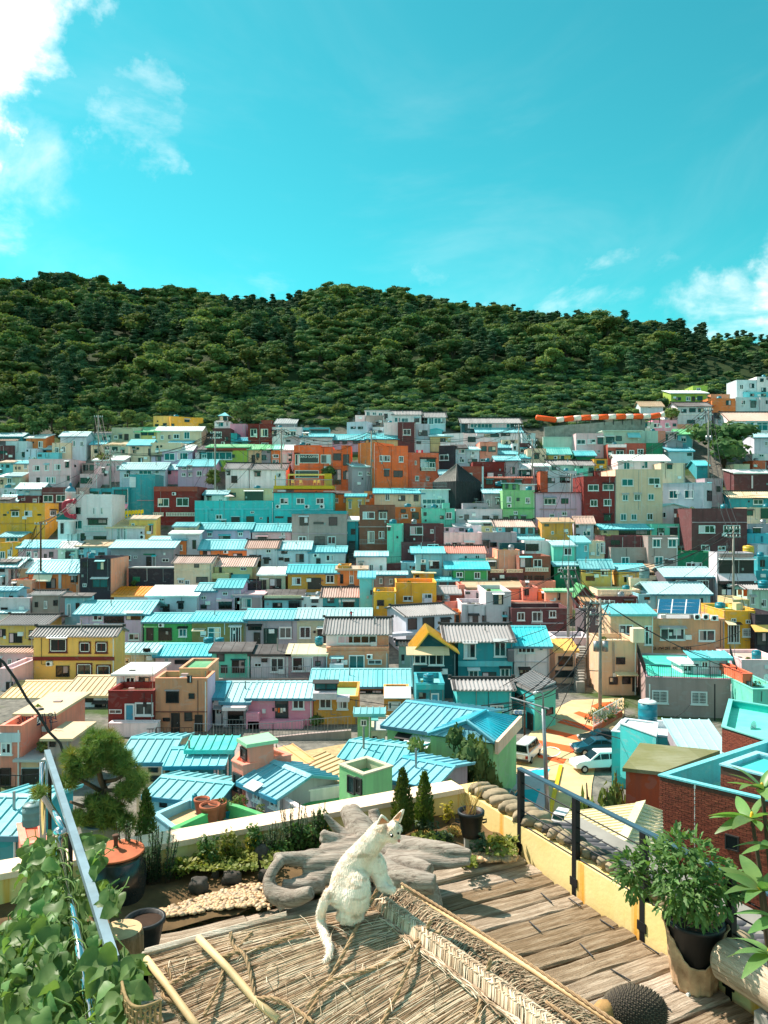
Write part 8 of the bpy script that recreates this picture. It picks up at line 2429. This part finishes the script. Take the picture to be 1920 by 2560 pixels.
# ------------------------------------------------------------------ thatched roof
A3,B3=Vector((0,3.98,-2.06)),Vector((1.15,2.33,-2.06))
EV=[Vector((-1.21,3.94,-2.3)),Vector((-.62,3.33,-2.55)),Vector((.2,2.4,-2.95))]
def eave(s):
 return EV[0].lerp(EV[1],s/.28)if s<.28 else EV[1].lerp(EV[2],(s-.28)/.72)
def surf(s,t):
 p=A3 .lerp(B3,s).lerp(eave(s),t)
 p.z+=.035*math.sin(math.pi*min(1,t))*(1-.3*t)
 return p
e=empty('thatched_roof',Vector((0,3.2,ZD)),0,'small thatched straw roof with ropes at the bottom of the picture','thatched roof')
c0=Vector(e.location)
V=[tuple(surf(i/30,j/16)-c0-Vector((0,0,.03)))for j in range(17)for i in range(31)]
Fq=[(j*31+i,j*31+i+1,(j+1)*31+i+1,(j+1)*31+i)for j in range(16)for i in range(30)]
M_STRD=plain('straw_dark',(150,120,88),.95,0,.5,40,.5)
place('underlay',npmesh('underlay',V,Fq,True),M_STRD,e)
RE0,RE1=Vector((.14,4.88,-2.42)),Vector((1.75,2.62,-2.42))
V=[tuple((A3 .lerp(B3,i/20)).lerp(RE0 .lerp(RE1,i/20),j/6)+Vector((0,0,.05*math.sin(math.pi*j/6)))-c0-Vector((0,0,.03)))for j in range(7)for i in range(21)]
Fq=[(j*21+i,j*21+i+1,(j+1)*21+i+1,(j+1)*21+i)for j in range(6)for i in range(20)]
place('underlay',npmesh('underlay',V,Fq,True),M_STRD,e)
STRAW=[plain('straw_a',(208,184,154),.85,0,.35,25,.2),plain('straw_b',(174,148,120),.9,0,.35,25,.2),plain('straw_c',(226,208,182),.85,0,.3,25,.2),plain('straw_d',(150,124,98),.9,0,.35,25,.2)]
def straw_set(seed,n,fn,r0,mats,name):
 g_=np.random.default_rng(seed)
 acc={i:([],[])for i in range(len(mats))}
 for _ in range(n):
  i=int(g_.integers(0,len(mats)));Vv,Ff=acc[i]
  pts=fn(g_);r=r0*g_.uniform(.6,1.4)
  o0=len(Vv);m_=len(pts)
  for k in range(m_):
   t=(pts[min(k+1,m_-1)]-pts[max(0,k-1)]).normalized();a_=t.cross(Vector((.3,.2,1))).normalized();b2=t.cross(a_)
   rk=r*(1-.45*k/m_)
   for w in(0,2.09,4.19):Vv.append(tuple(pts[k]-c0+a_*rk*math.cos(w)+b2*rk*math.sin(w)))
  for k in range(m_-1):
   for w in range(3):
    q=o0+k*3;Ff.append((q+w,q+(w+1)%3,q+3+(w+1)%3,q+3+w))
 for i in acc:
  if acc[i][0]:
   o=place(name,npmesh(name,acc[i][0],acc[i][1]),mats[i],e);o['kind']='stuff'
def left_straw(g_):
 s=g_.uniform(-.01,.95);t0=max(0,g_.uniform(-.15,.7));t1=min(1.03,t0+g_.uniform(.35,.8))
 h=g_.uniform(-.012,.018)
 sk=g_.normal()*.007
 return[surf(max(0,min(1,s+sk*(k/4))),t0+(t1-t0)*k/4)+Vector((0,0,h+.0025*g_.normal()))for k in range(5)]
straw_set(1,12000,left_straw,.0028,STRAW,'straw')
def right_straw(g_):
 s=g_.uniform(0,1);t0=g_.uniform(0,.5);t1=min(1.02,t0+.6)
 return[A3 .lerp(B3,s).lerp(RE0 .lerp(RE1,s),t0+(t1-t0)*k/3)+Vector((0,0,.05*math.sin(math.pi*(t0+(t1-t0)*k/3))+g_.uniform(-.01,.02)))for k in range(4)]
straw_set(2,2200,right_straw,.0032,[STRAW[1],STRAW[0],STRAW[3]],'straw')
def stray(g_):
 s,t=g_.uniform(.02,.9),g_.uniform(.05,.98);p=surf(s,t)+Vector((0,0,.02));d_=Vector((g_.normal(),g_.normal(),.25*abs(g_.normal()))).normalized()*g_.uniform(.06,.16)
 return[p,p+d_*.5+Vector((0,0,.012)),p+d_]
straw_set(3,260,stray,.0020,[STRAW[2],STRAW[0]],'straw')
RB=B3-A3;RL=RB.length;rd_=RB.normalized();rs_=Vector((rd_.y,-rd_.x,0))
if rs_.x>0:rs_=-rs_
def braid(g_):
 k=int(g_.integers(0,40));f=k/40+.01*g_.random()
 c_=A3+RB*(f+.01)+Vector((0,0,.025));sd=1 if g_.random()<.6 else-1
 off=g_.normal()*.03
 p0=c_+rd_*(off-.035)+rs_*sd*.0
 return[p0+rs_*(.042*sd)-Vector((0,0,.02)),p0+rs_*(.03*sd)+rd_*.02+Vector((0,0,.018+.010*g_.random())),p0+rd_*.05-rs_*.01*sd+Vector((0,0,.026+.012*g_.random())),p0+rd_*.085-rs_*.034*sd+Vector((0,0,.02)),p0+rd_*.10-rs_*.052*sd-Vector((0,0,.02))]
straw_set(4,1700,braid,.0034,[STRAW[2],STRAW[0],STRAW[1]],'ridge_braid')
def braid2(g_):
 f=g_.uniform(0,.97);c_=A3+RB*f+rs_*g_.choice([.075,.06,-.07])+Vector((0,0,-.005+g_.uniform(-.008,.012)))
 return[c_,c_+rd_*.05+rs_*g_.normal()*.006+Vector((0,0,.008)),c_+rd_*.11+rs_*g_.normal()*.008]
straw_set(5,600,braid2,.0036,[STRAW[2],STRAW[1]],'ridge_braid')
pn=(EV[0]-A3).cross(B3-A3).normalized()
if pn.z<0:pn=-pn
def on_slope(k,x,y,lift=.055):
 u,v=RU(k,x,y);r=Vector(((u-960)/F,1,-(v-1280)/F))
 best=None
 q=r*(A3 .dot(pn)/r.dot(pn))
 bs,bt,bd=0,0,9e9
 for i in range(41):
  for j in range(26):
   p=surf(i/40,j/25);w=p-r*(p.dot(r)/r.length_squared)
   if w.length<bd:bd=w.length;bs,bt=i/40,j/25
 p=surf(bs,bt);t=p.y
 return r*(t-.0)+Vector((0,-.02,lift*.6))
def rope(pts,r,mat,parent,off):
 qq=[]
 for i in range(len(pts)-1):
  p0,p1,p2,p3=pts[max(0,i-1)],pts[i],pts[i+1],pts[min(len(pts)-1,i+2)]
  for j in range(10):
   t=j/10;qq.append(.5*((2*p1)+(p2-p0)*t+(2*p0-5*p1+4*p2-p3)*t*t+(3*p1-p0-3*p2+p3)*t**3))
 qq.append(pts[-1])
 out=[qq[0]]
 for p in qq[1:]:
  while(p-out[-1]).length>.008:
   out.append(out[-1]+(p-out[-1]).normalized()*.008)
 m=MB()
 for ph_ in(0,2.094,4.189):
  st=[]
  for k,p in enumerate(out):
   t=(out[min(k+1,len(out)-1)]-out[max(0,k-1)]).normalized();a_=t.cross(Vector((.2,.3,1))).normalized();b2=t.cross(a_)
   w=k*.42+ph_;st.append(p-off+a_*r*.6*math.cos(w)+b2*r*.6*math.sin(w))
  m.tube(st,r*.62,5)
 return m.build('rope',mat,parent,True)
M_ROPE=plain('rope',(168,140,106),.95,0,.4,60,.4)
for L in([(2,815,150),(2,700,345),(2,610,530),(2,480,775),(2,340,1010),(2,300,1100)],[(2,1130,395),(2,1080,510),(2,1000,665),(2,920,860),(2,830,1040),(2,800,1110)],[(2,1515,650),(2,1480,790),(2,1440,980),(2,1420,1060)],[(1,1070,830),(1,1350,670),(1,1500,610),(1,1600,590),(2,60,560),(2,330,460)],[(2,330,960),(2,480,790),(2,800,690),(2,1080,500),(2,1200,470)],[(1,1500,470),(1,1520,560),(1,1600,640),(1,1659,900)],[(1,1640,470),(1,1560,560),(1,1470,650),(1,1430,800),(1,1330,1010)],[(1,1080,690),(1,1120,790),(1,1060,880),(1,1150,930),(1,1230,1010)],[(2,0,900),(2,120,900),(2,260,970),(2,380,1060)]):
 rope([on_slope(k,x,y)for k,x,y in L],.0085,M_ROPE,e,c0)
M_BAMB=plain('bamboo',(214,186,140),.6,0,.3,9,.15)
def pole_on(pts,r,name='pole'):
 MB().tube([p-c0 for p in pts],r,10).build(name,M_BAMB,e,True)
pole_on([on_slope(1,1290,505),on_slope(1,1480,700),on_slope(1,1659,910),on_slope(2,150,1037)],.018)
pole_on([on_slope(1,955,640),on_slope(1,1100,830),on_slope(1,1250,1037),on_slope(1,1320,1130)],.018)
pole_on([RE0+Vector((-.02,0,.04)),RE0 .lerp(RE1,.5)+Vector((0,0,.04)),RE1+Vector((0,0,.04))],.016)
rope([RE0+Vector((-.03,-.02,.07)),RE0 .lerp(RE1,.3)+Vector((0,0,.06)),RE0 .lerp(RE1,.6)+Vector((-.01,0,.06)),RE1+Vector((0,0,.06))],.008,M_ROPE,e,c0)
rope([A3 .lerp(B3,.5)+rs_*-.13-Vector((0,0,.0)),A3 .lerp(B3,.75)+rs_*-.14,B3+rs_*-.14],.007,M_ROPE,e,c0)
M_BOARD=wood_mat('roof_board',(.5,.40,.29),(.62,.52,.40),(.30,.21,.13),1,(1,10,10))
a,b=EV[0]+Vector((-.02,.02,.03)),A3 .lerp(EV[0],.42)+Vector((0,.06,.05))
MB().tube([a-c0,b-c0],.02,6).build('edge_board',M_BOARD,e)
for(k,x,y0,y1)in((1,960,580,850),(1,925,690,830)):
 p,q=RP(k,x,y0,3.98),RP(k,x,y1,3.98)
 MB().box(-.035,.035,-.02,.02,0,p.z-q.z).build('corner_post',M_BOARD,e,mw=Matrix.Translation(q-c0))
for p in(Vector((-.5,3.4,0)),Vector((.2,2.9,0)),Vector((-.9,3.75,0)),Vector((.5,3.9,0))):
 MB().tube([(p.x-c0 .x,p.y-c0 .y,0),(p.x-c0 .x,p.y-c0 .y,.62)],.04,8).build('post',M_BOARD,e)
# ------------------------------------------------------------------ wicker basket at the lower left
tl,tr_=RP(1,790,765,3.45),RP(1,1040,885,3.25)
e=empty('wicker_basket',Vector(((tl.x+tr_.x)/2,(tl.y+tr_.y)/2,ZD)),0,'woven wicker basket wall under the thatch at the lower left','basket')
c0=Vector(e.location)
M_WICK=plain('wicker',(150,126,86),.85,0,.45,30,.3)
H_=tl.z-ZD;n_st=12
pth=lambda s:tl.lerp(tr_,s)+Vector((0,-.10*math.sin(math.pi*s),0))
m=MB()
for k in range(n_st+1):
 p=pth(k/n_st)-c0;zt=H_+(tr_.z-tl.z)*k/n_st
 m.tube([(p.x,p.y,0),(p.x,p.y,zt)],.006,5)
m.build('stakes',M_WICK,e)
m=MB()
for r_ in range(34):
 pts=[]
 for k in range(n_st*2+1):
  s=k/(n_st*2);p=pth(s)-c0;zt=H_+(tr_.z-tl.z)*s
  w=.008*math.cos(math.pi*(k/1.0)/1.0+(r_%2)*math.pi)if k%2==0 else 0
  pts.append((p.x,p.y+(.009 if(k//2+r_)%2 else-.009)*(k%2==0),zt*(r_+.5)/34))
 m.tube(pts,.0062,4)
m.build('weave',M_WICK,e)
m=MB();m.tube([pth(k/12)-c0+Vector((0,0,.0))for k in range(13)],.007,6);m.build('rim',M_WICK,e,True)
# ------------------------------------------------------------------ the white cat
base=RP(4,620,770,3.880)
e=empty('cat',base,0,'white cat figure sitting on the thatch, looking away to the right','cat')
m=MB()
for L in([(560,735,3.880,82),(575,660,3.890,108),(595,570,3.910,108),(630,480,3.930,94),(690,400,3.930,80),(750,330,3.930,74),(800,270,3.930,70),(850,240,3.930,78)],[(640,735,3.85,92),(645,670,3.845,98),(655,600,3.86,88),(650,540,3.9,74)],[(560,770,3.87,78),(630,780,3.86,76),(690,775,3.85,46)],[(540,760,3.9,64),(600,790,3.9,60)],[(520,700,3.910,60),(500,650,3.930,60)],[(700,430,3.950,84),(770,470,3.950,76),(800,540,3.930,52),(810,600,3.910,36),(860,628,3.880,27),(900,636,3.850,20)],[(780,500,4.010,50),(840,580,4.030,34),(880,620,4.030,26)],[(850,240,3.930,82),(860,250,3.930,84),(890,285,3.930,50),(912,315,3.930,30)],[(800,250,3.930,60),(810,290,3.920,50)],[(905,235,3.950,44),(920,260,3.950,34)],[(480,640,3.870,34),(440,720,3.830,32),(420,800,3.90,31),(432,880,3.865,29),(455,950,3.785,27),(478,1010,3.725,26),(478,1050,3.695,24),(450,1090,3.665,18),(438,1108,3.65,10)]):
 limb(m,L,base,12)
def fur_mat():
 m_,nt,b_=mk('white_fur')
 n1=tex_noise(nt,9,5,.65,(1,1,1),'obj');n2=tex_noise(nt,14,3,.5,(.6,.6,2.2),'obj')
 x=mixrgb(nt,ramp(nt,n1,[(.35,(0,0,0)),(.75,(1,1,1))]),(.90,.81,.70),(.70,.54,.40))
 x=mixrgb(nt,ramp(nt,n2,[(.54,(0,0,0)),(.68,(.7,.7,.7))]),x,(.46,.32,.2))
 nt.links.new(x,b_.inputs['Base Color']);b_.inputs['Roughness'].default_value=.9;b_.inputs['Specular IOR Level'].default_value=.1
 bump(nt,b_,tex_noise(nt,70,4,.7,(1,1,.5),'obj'),.5,.01)
 return m_
M_FUR=fur_mat()
body=remesh_obj('body',m,.0085,M_FUR,e,.006,.03,5)
M_EARIN=plain('ear_inner',(196,140,104),.9,0,.3,30,.2)
def ear(p0,p1,tip,thick,name='ear'):
 a,b,t=[RP(4,*q)-base for q in(p0,p1,tip)]
 mid=(a+b+t)/3;nrm=(b-a).cross(t-a).normalized()
 if nrm.y>0:nrm=-nrm
 m_=MB();back=-nrm*thick
 n=6;pts=[]
 for k in range(n+1):pts.append(a.lerp(t,math.sin(k/n*math.pi/2))+(a-b).normalized()*.004*math.sin(k/n*math.pi))
 pts2=[b.lerp(t,math.sin(k/n*math.pi/2))+(b-a).normalized()*.004*math.sin(k/n*math.pi)for k in range(n)]
 ring=pts+pts2[::-1]
 i0=len(ring)
 m_.add(ring+[mid-nrm*.012]+[p+back for p in ring]+[mid+back*2.2],[(k,(k+1)%i0,i0)for k in range(i0)]+[(i0+1+(k+1)%i0,i0+1+k,2*i0+1)for k in range(i0)]+[(k,i0+1+k,i0+1+(k+1)%i0,(k+1)%i0)for k in range(i0)])
 o_=m_.build(name,M_FUR,e,True)
 MB().add([p+nrm*.0015+(mid-p)*.25 for p in ring]+[mid-nrm*.009],[(k,(k+1)%i0,i0)for k in range(i0)]).build('ear_inner',M_EARIN,o_,True)
ear((785,215,3.860),(865,200,3.860),(815,158,3.830),.012)
ear((880,180,3.930),(925,200,3.890),(950,112,3.890),.012)
M_EYE=plain('dark_eye',(30,24,20),.2,0,.1,5,0)
for(x,y,d_,r)in((880,284,3.858,11),(922,268,3.890,8)):
 bm_=bmesh.new();bmesh.ops.create_uvsphere(bm_,u_segments=12,v_segments=8,radius=r*k4*d_);me=bpy.data.meshes.new('eye');bm_.to_mesh(me);bm_.free()
 o=place('eye',me,M_EYE,e);o.location=RP(4,x,y,d_)-base
bm_=bmesh.new();bmesh.ops.create_uvsphere(bm_,u_segments=10,v_segments=6,radius=10*k4*3.930);me=bpy.data.meshes.new('nose');bm_.to_mesh(me);bm_.free()
o=place('nose',me,plain('pink_nose',(190,120,110),.5),e);o.location=RP(4,926,316,3.890)-base
bpy.context.view_layer.update()
dg=bpy.context.evaluated_depsgraph_get()
bme=bpy.data.meshes.new_from_object(body.evaluated_get(dg))
g_=np.random.default_rng(8)
V,Fq=[],[]
np_=len(bme.polygons)
for i in g_.integers(0,np_,15000):
 pl_=bme.polygons[int(i)];c_=pl_.center;n_=pl_.normal
 dn=Vector((-.25,.0,-.75))+Vector(g_.normal(size=3))*.25
 t=(dn-n_*dn.dot(n_)).normalized()*.75+n_*.42
 l=g_.uniform(.008,.019);s3=t.cross(n_).normalized()*.0016
 i0=len(V);V+=[tuple(c_-s3),tuple(c_+s3),tuple(c_+t*l)];Fq.append((i0,i0+1,i0+2))
o=place('fur',npmesh('fur',V,Fq),M_FUR,e);o['kind']='stuff'
bpy.data.meshes.remove(bme)
# ------------------------------------------------------------------ burlap pot and its plant
c=RP(3,1185,790,5.18);c.z=ZD+.01
e=empty('burlap_pot',c,0,'black flower pot wrapped in burlap beside the log','pot')
r0,r1,h=.120,.185,.45
MB().lathe([(r0,0),(r1*.98,h*.93),(r1*1.05,h*.94),(r1*1.05,h),(r1*.95,h),(r1*.92,h*.94)],32).build('vessel',MATS['black_plastic'],e,True)
MB().lathe([(.01,h*.94),(r1*.92,h*.95)],24).build('soil',M_SOIL,e)
mb_,nt,b_=mk('burlap');n1=tex_noise(nt,8,5,.6);n2=tex_noise(nt,120,2,.5)
nt.links.new(mixrgb(nt,ramp(nt,n1,[(.35,(0,0,0)),(.7,(1,1,1))]),lin((200,166,130)),lin((140,106,78))),b_.inputs['Base Color']);b_.inputs['Roughness'].default_value=.95
bump(nt,b_,n2,.5,.004)
V,Fq=[],[];na,nh=56,14
for i in range(na):
 w=2*math.pi*i/na
 front=max(0,math.cos(w+math.pi/2+.25))
 top=h*(1.04-.62*front**1.2)
 for j in range(nh+1):
  z=top*j/nh;r=r0+(r1-r0)*z/h+.014+.008*math.sin(w*9+z*12)+.006*math.sin(w*23)
  if j==nh and front<.2:r+=.012
  V.append((r*math.cos(w),r*math.sin(w),z))
Fq=[(i*(nh+1)+j,((i+1)%na)*(nh+1)+j,((i+1)%na)*(nh+1)+j+1,i*(nh+1)+j+1)for i in range(na)for j in range(nh)]
o=place('burlap',npmesh('burlap',V,Fq,True),mb_,e);so=o.modifiers.new('solid','SOLIDIFY');so.thickness=.006
def leaf_mesh(name,L,Wd,fold=.25,droop=.2,mat=None,lobes=0,n=5):
 m=MB();v=[]
 for i in range(n+1):
  t=i/n;w=Wd*math.sin(math.pi*min(1,t*.92+.06))**.8*(1-.25*t)
  if lobes and 0<i<n:w*=1+(.28 if i%2 else-.28)
  z=-droop*L*t*t
  v+=[(t*L,-w,z+fold*w),(t*L,0,z),(t*L,w,z+fold*w)]
 f=[]
 for i in range(n):
  q=i*3;f+=[(q,q+3,q+4,q+1),(q+1,q+4,q+5,q+2)]
 m.add(v,f);me=m.mesh(name,True)
 if mat:me.materials.append(mat)
 return me
def aim(loc,d,up,s=1.0,roll=0.0):
 x=d.normalized();y_=up.cross(x)
 y_=y_.normalized()if y_.length>1e-4 else x.orthogonal().normalized();z_=x.cross(y_)
 M=Matrix((x,y_,z_)).transposed().to_4x4()@Matrix.Rotation(roll,4,'X')
 return Matrix.Translation(loc)@M@Matrix.Scale(s,4)
M_MUM=leaf_mat('chrysanthemum_leaf',(.07,.155,.045),(.13,.24,.07),.35,8.0)
e=empty('potted_plant',c+Vector((0,0,h)),0,'bushy green plant growing in the burlap pot','plant')
c0=Vector(e.location)
mums=[leaf_mesh('leaf',.062,.0125,.2,.3,M_MUM,1,6),leaf_mesh('leaf',.052,.011,.3,.15,M_MUM,1,6),leaf_mesh('leaf',.070,.0135,.15,.4,M_MUM,1,6)]
blobs=[]
for(x,y,r,d_)in((1590,2195,46,5.3),(1570,2165,30,5.35),(1640,2150,42,5.3),(1690,2120,44,5.25),(1730,2150,58,5.1),(1690,2190,56,5.1),(1770,2190,60,5.05),(1720,2230,58,5.0),(1790,2235,52,5.0),(1680,2245,40,5.05),(1820,2205,40,5.05),(1750,2265,44,5.0)):
 blobs.append((P(x,y,d_)-c0,r/F*d_))
g_=random.Random(21)
V,Fq=[],[]
m=MB()
for b,r in blobs:m.tube([Vector((0,0,-.05)),b*.45+Vector((0,0,.05)),b],[.008,.006,.003],5)
m.build('stem',M_BARK,e)
for k in range(1500):
 b,r=g_.choice(blobs)
 d_=Vector((g_.gauss(0,1),g_.gauss(0,1)-.25,g_.gauss(0,1)+.15)).normalized()
 p=b+d_*r*(1-.4*g_.random()**2)
 ld=(d_+Vector((g_.gauss(0,.4),g_.gauss(0,.4),g_.gauss(0,.3)-.1))).normalized()
 M=aim(p,ld,Vector((g_.gauss(0,.3),g_.gauss(0,.3),1)),g_.uniform(.75,1.25),g_.uniform(-.6,.6))
 me=mums[k%3]
 if d_.y<.1 and k%3==0 and len([1])and k<1000 and len(e.children)<300:
  o=place('leaf',me,None,e,M)
 else:
  i0=len(V);V+=[tuple(M@v.co)for v in me.vertices];Fq+=[tuple(i0+i for i in q.vertices)for q in me.polygons]
o=place('foliage',npmesh('foliage',V,Fq,True),M_MUM,e);o['kind']='stuff'
for k in range(14):
 a_=g_.uniform(0,6.28);p=Vector((math.cos(a_)*.10,math.sin(a_)*.08-.05,0))
 place('leaf',mums[k%3],None,e,aim(p,Vector((math.cos(a_),math.sin(a_)-.6,.5)),Vector((0,0,1)),.9))
# ------------------------------------------------------------------ log bench
a=P(1800,2412,5.02);
e=empty('log_bench',Vector((a.x,a.y,ZD)),math.atan2(bb.y,bb.x),'pale debarked log lying on blocks at the right edge','log')
m=MB();pts=[(x,.02*math.sin(x*3),.30+.0*x)for x in(0,.04,.3,.7,1.1,1.6,2.0)]
m.tube(pts,[.10,.135,.142,.145,.148,.15,.15],20)
m.build('log',wood_mat('debarked_log',(.52,.39,.25),(.66,.54,.38),(.30,.19,.11),.8,(.8,9,9),'obj',.7,False),e,True)
for x in(.35,1.4):MB().box(x,x+.12,-.12,.12,0,.18).build('block',M_CONC,e)
# ------------------------------------------------------------------ spiny figure, lighter
c=PZ(1573,2560,ZD+.1);c=Vector((c.x,c.y,ZD))
c=Vector(((1585-960)/F*4.72,4.72,ZD))
e=empty('spiny_figure',c,0,'dark spiny hedgehog-like figure with tan head at the bottom edge','figure')
bm_=bmesh.new();bmesh.ops.create_icosphere(bm_,subdivisions=4,radius=1)
for v in bm_.verts:v.co=Vector((v.co.x*.20,v.co.y*.14,v.co.z*.14+.13))
me=bpy.data.meshes.new('body');bm_.to_mesh(me)
place('body',me,plain('charred_wood',(52,46,40),.9,0,.4,30,.5),e)
V,Fq=[],[]
for f_ in bm_.faces:
 cc=f_.calc_center_median();n_=Vector((cc.x/.04,cc.y/.02,(cc.z-.13)/.02)).normalized()
 t1=n_.orthogonal().normalized()*.006;t2=n_.cross(t1).normalized()*.006
 i0=len(V);V+=[tuple(cc-t1),tuple(cc+t1*.5+t2),tuple(cc+t1*.5-t2),tuple(cc+n_*.012+Vector((.004,0,.0)))]
 Fq+=[(i0,i0+1,i0+3),(i0+1,i0+2,i0+3),(i0+2,i0,i0+3)]
bm_.free()
o=place('spines',npmesh('spines',V,Fq),plain('spines',(96,88,74),.85,0,.5,60,.3),e);o['kind']='stuff'
m=MB();m.tube([(-.15,-.02,.14),(-.20,-.03,.15),(-.245,-.04,.135),(-.265,-.045,.12)],[.07,.065,.045,.02],12);m.build('head',plain('tan_head',(172,134,84),.85,0,.35,20,.3),e,True)
a,b=PZ(*RU(3,1135,850),ZD+.015),PZ(*RU(3,1205,805),ZD+.015)
e=empty('lighter',a,0,'small red and white plastic lighter dropped on the deck','lighter')
MB().tube([Vector(),(b-a)*.6],.011,8).build('body',M_WHITE,e);MB().tube([(b-a)*.605,b-a],.012,8).build('cap',MATS['red_paint'],e)
# ------------------------------------------------------------------ big-leaved plant at the right edge
M_BIG=leaf_mat('big_leaf',(.11,.23,.075),(.18,.32,.11),.4,5.0,.35)
big=[leaf_mesh('leaf',.20,.036,.22,.35,M_BIG,0,9),leaf_mesh('leaf',.17,.034,.3,.15,M_BIG,0,9),leaf_mesh('leaf',.22,.040,.15,.5,M_BIG,0,9)]
root=P(2010,2480,3.55);root.z=ZD
e=empty('large_leaf_plant',root,0,'plant with big glossy leaves reaching in from the right edge','plant')
g_=random.Random(31);m=MB()
for(u,v,d_,n,sc_,lean)in((1880,2048,3.5,9,1.0,(-.7,-.2,-.1)),(1905,1975,3.45,8,.9,(-.4,-.1,.5)),(1900,2226,3.4,9,.95,(-.5,-.3,.1)),(1925,2385,3.3,8,1.0,(-.6,-.3,.0)),(1935,2120,3.4,6,.8,(-.5,-.3,.2)),(1945,2300,3.3,5,.8,(-.3,-.3,.2))):
 p=P(u,v,d_)-root
 m.tube([Vector((0,0,0)),Vector((p.x*.4,0,p.z*.5)),p],[.02,.014,.008],6)
 for k in range(n):
  a_=2*math.pi*(k+g_.uniform(-.2,.2))/n
  d3=Vector((math.cos(a_),math.sin(a_)*.7,g_.uniform(.05,.75)))+Vector(lean)*.5
  place('leaf',big[k%3],None,e,aim(p,d3,Vector((g_.gauss(0,.2),g_.gauss(0,.2),1)),sc_*g_.uniform(.75,1.1),g_.uniform(-.4,.4)))
 bud=MB().lathe([(.004,0),(.010,.012),(.006,.03),(.001,.036)],8,tuple(p)).build('bud',plain('yellow_bud',(236,180,40),.6),e)
m.build('stem',M_BARK,e)
# ------------------------------------------------------------------ bean vine over the left rail
M_BEAN=leaf_mat('bean_leaf',(.11,.225,.075),(.19,.33,.11),.4,6.0,.45)
def bean(L,fold,droop):
 m=MB();v=[]
 W_=[.0,.34,.46,.47,.42,.33,.22,.11,0.0];T=[-.10,-.06,.08,.22,.38,.55,.72,.88,1.0]
 for w,t in zip(W_,T):
  z=-droop*L*max(0,t)**2
  wv=.05*L*math.sin(t*11+fold*9)
  v+=[(t*L,-w*L,z+fold*w*L+wv),(max(0,t)*L,.02*L*math.sin(t*5),z),(t*L,w*L,z+fold*w*L-wv)]
 f=[]
 for i in range(8):
  q=i*3;f+=[(q,q+3,q+4,q+1),(q+1,q+4,q+5,q+2)]
 me=m.add(v,f).mesh('leaf',True);me.materials.append(M_BEAN);return me
beans=[bean(.10,.35,.25),bean(.088,.15,.45),bean(.108,.5,.1),bean(.078,.25,.6)]
poly=[(55,2112),(130,2078),(205,2076),(265,2120),(235,2190),(300,2235),(280,2290),(245,2330),(262,2390),(345,2408),(352,2470),(320,2520),(340,2575),(-20,2575),(-20,2330),(45,2295),(75,2235),(45,2190)]
def inside(x,y):
 r_=False;n=len(poly);j=n-1
 for i in range(n):
  if(poly[i][1]>y)!=(poly[j][1]>y)and x<(poly[j][0]-poly[i][0])*(y-poly[i][1])/(poly[j][1]-poly[i][1])+poly[i][0]:r_=not r_
  j=i
 return r_
e=empty('bean_vine',PZ(120,2560,ZD),0,'bean vine with broad leaves climbing over the left railing','vine')
c0=Vector(e.location);g_=random.Random(5)
leaves,V,Fq,stems=0,[],[],MB()
pts_done=[]
order=[]
while len(order)<760:
 u,v=g_.uniform(-20,355),g_.uniform(2076,2575)
 ub=285+(118-285)*(2391-v)/517;ut_=240+(149-240)*(2600-v)/500
 if v<2385 and abs(u-ub)<24:continue
 if abs(u-ut_)<12 and g_.random()<.5:continue
 if inside(u,v):order.append((u,v))
for k,(u,v)in enumerate(order):
 drail=2.4*F/(v-1280)
 off=g_.uniform(-.28,.35)
 ut_=240+(149-240)*(2600-v)/500
 if abs(u-ut_)<34:off=g_.uniform(.06,.4)
 d_=max(2.2,drail+off+(.25 if u<90 else 0)-(.15 if u>240 else 0))
 p=P(u,v,d_)-c0
 nrm=Vector((g_.gauss(-.15,.4),g_.gauss(-.55,.35),g_.gauss(.75,.3))).normalized()
 dr_=Vector((g_.gauss(0,.7),g_.gauss(-.3,.5),g_.gauss(-.75,.35)))
 M=aim(p,dr_-nrm*dr_.dot(nrm),nrm,g_.uniform(.7,1.3),g_.uniform(-.3,.3))
 me=beans[k%4]
 if leaves<300 and k%2:place('leaf',me,None,e,M);leaves+=1
 else:
  i0=len(V);V+=[tuple(M@q.co)for q in me.vertices];Fq+=[tuple(i0+i for i in q.vertices)for q in me.polygons]
 if k%3==0:
  q=p+Vector((g_.uniform(-.12,.12),g_.uniform(-.05,.12),g_.uniform(-.18,.12)))
  stems.tube([p,p.lerp(q,.5)+Vector((g_.uniform(-.03,.03),0,.02)),q],.0035,4)
o=place('foliage',npmesh('foliage',V,Fq,True),M_BEAN,e);o['kind']='stuff'
stems.build('stem',plain('vine_stem',(96,128,60),.8),e)['kind']='stuff'
m=MB()
a,b=PZ(240,2600,-2.4)-c0,PZ(149,2090,-2.4)-c0
pts=[]
for k in range(80):
 t=k/79;p=a.lerp(b,t);pts.append(p+Vector((.04*math.cos(t*60),0,.04*math.sin(t*60))))
m.tube(pts,.005,5);m.build('runner',MATS['vine_stem'],e,True)
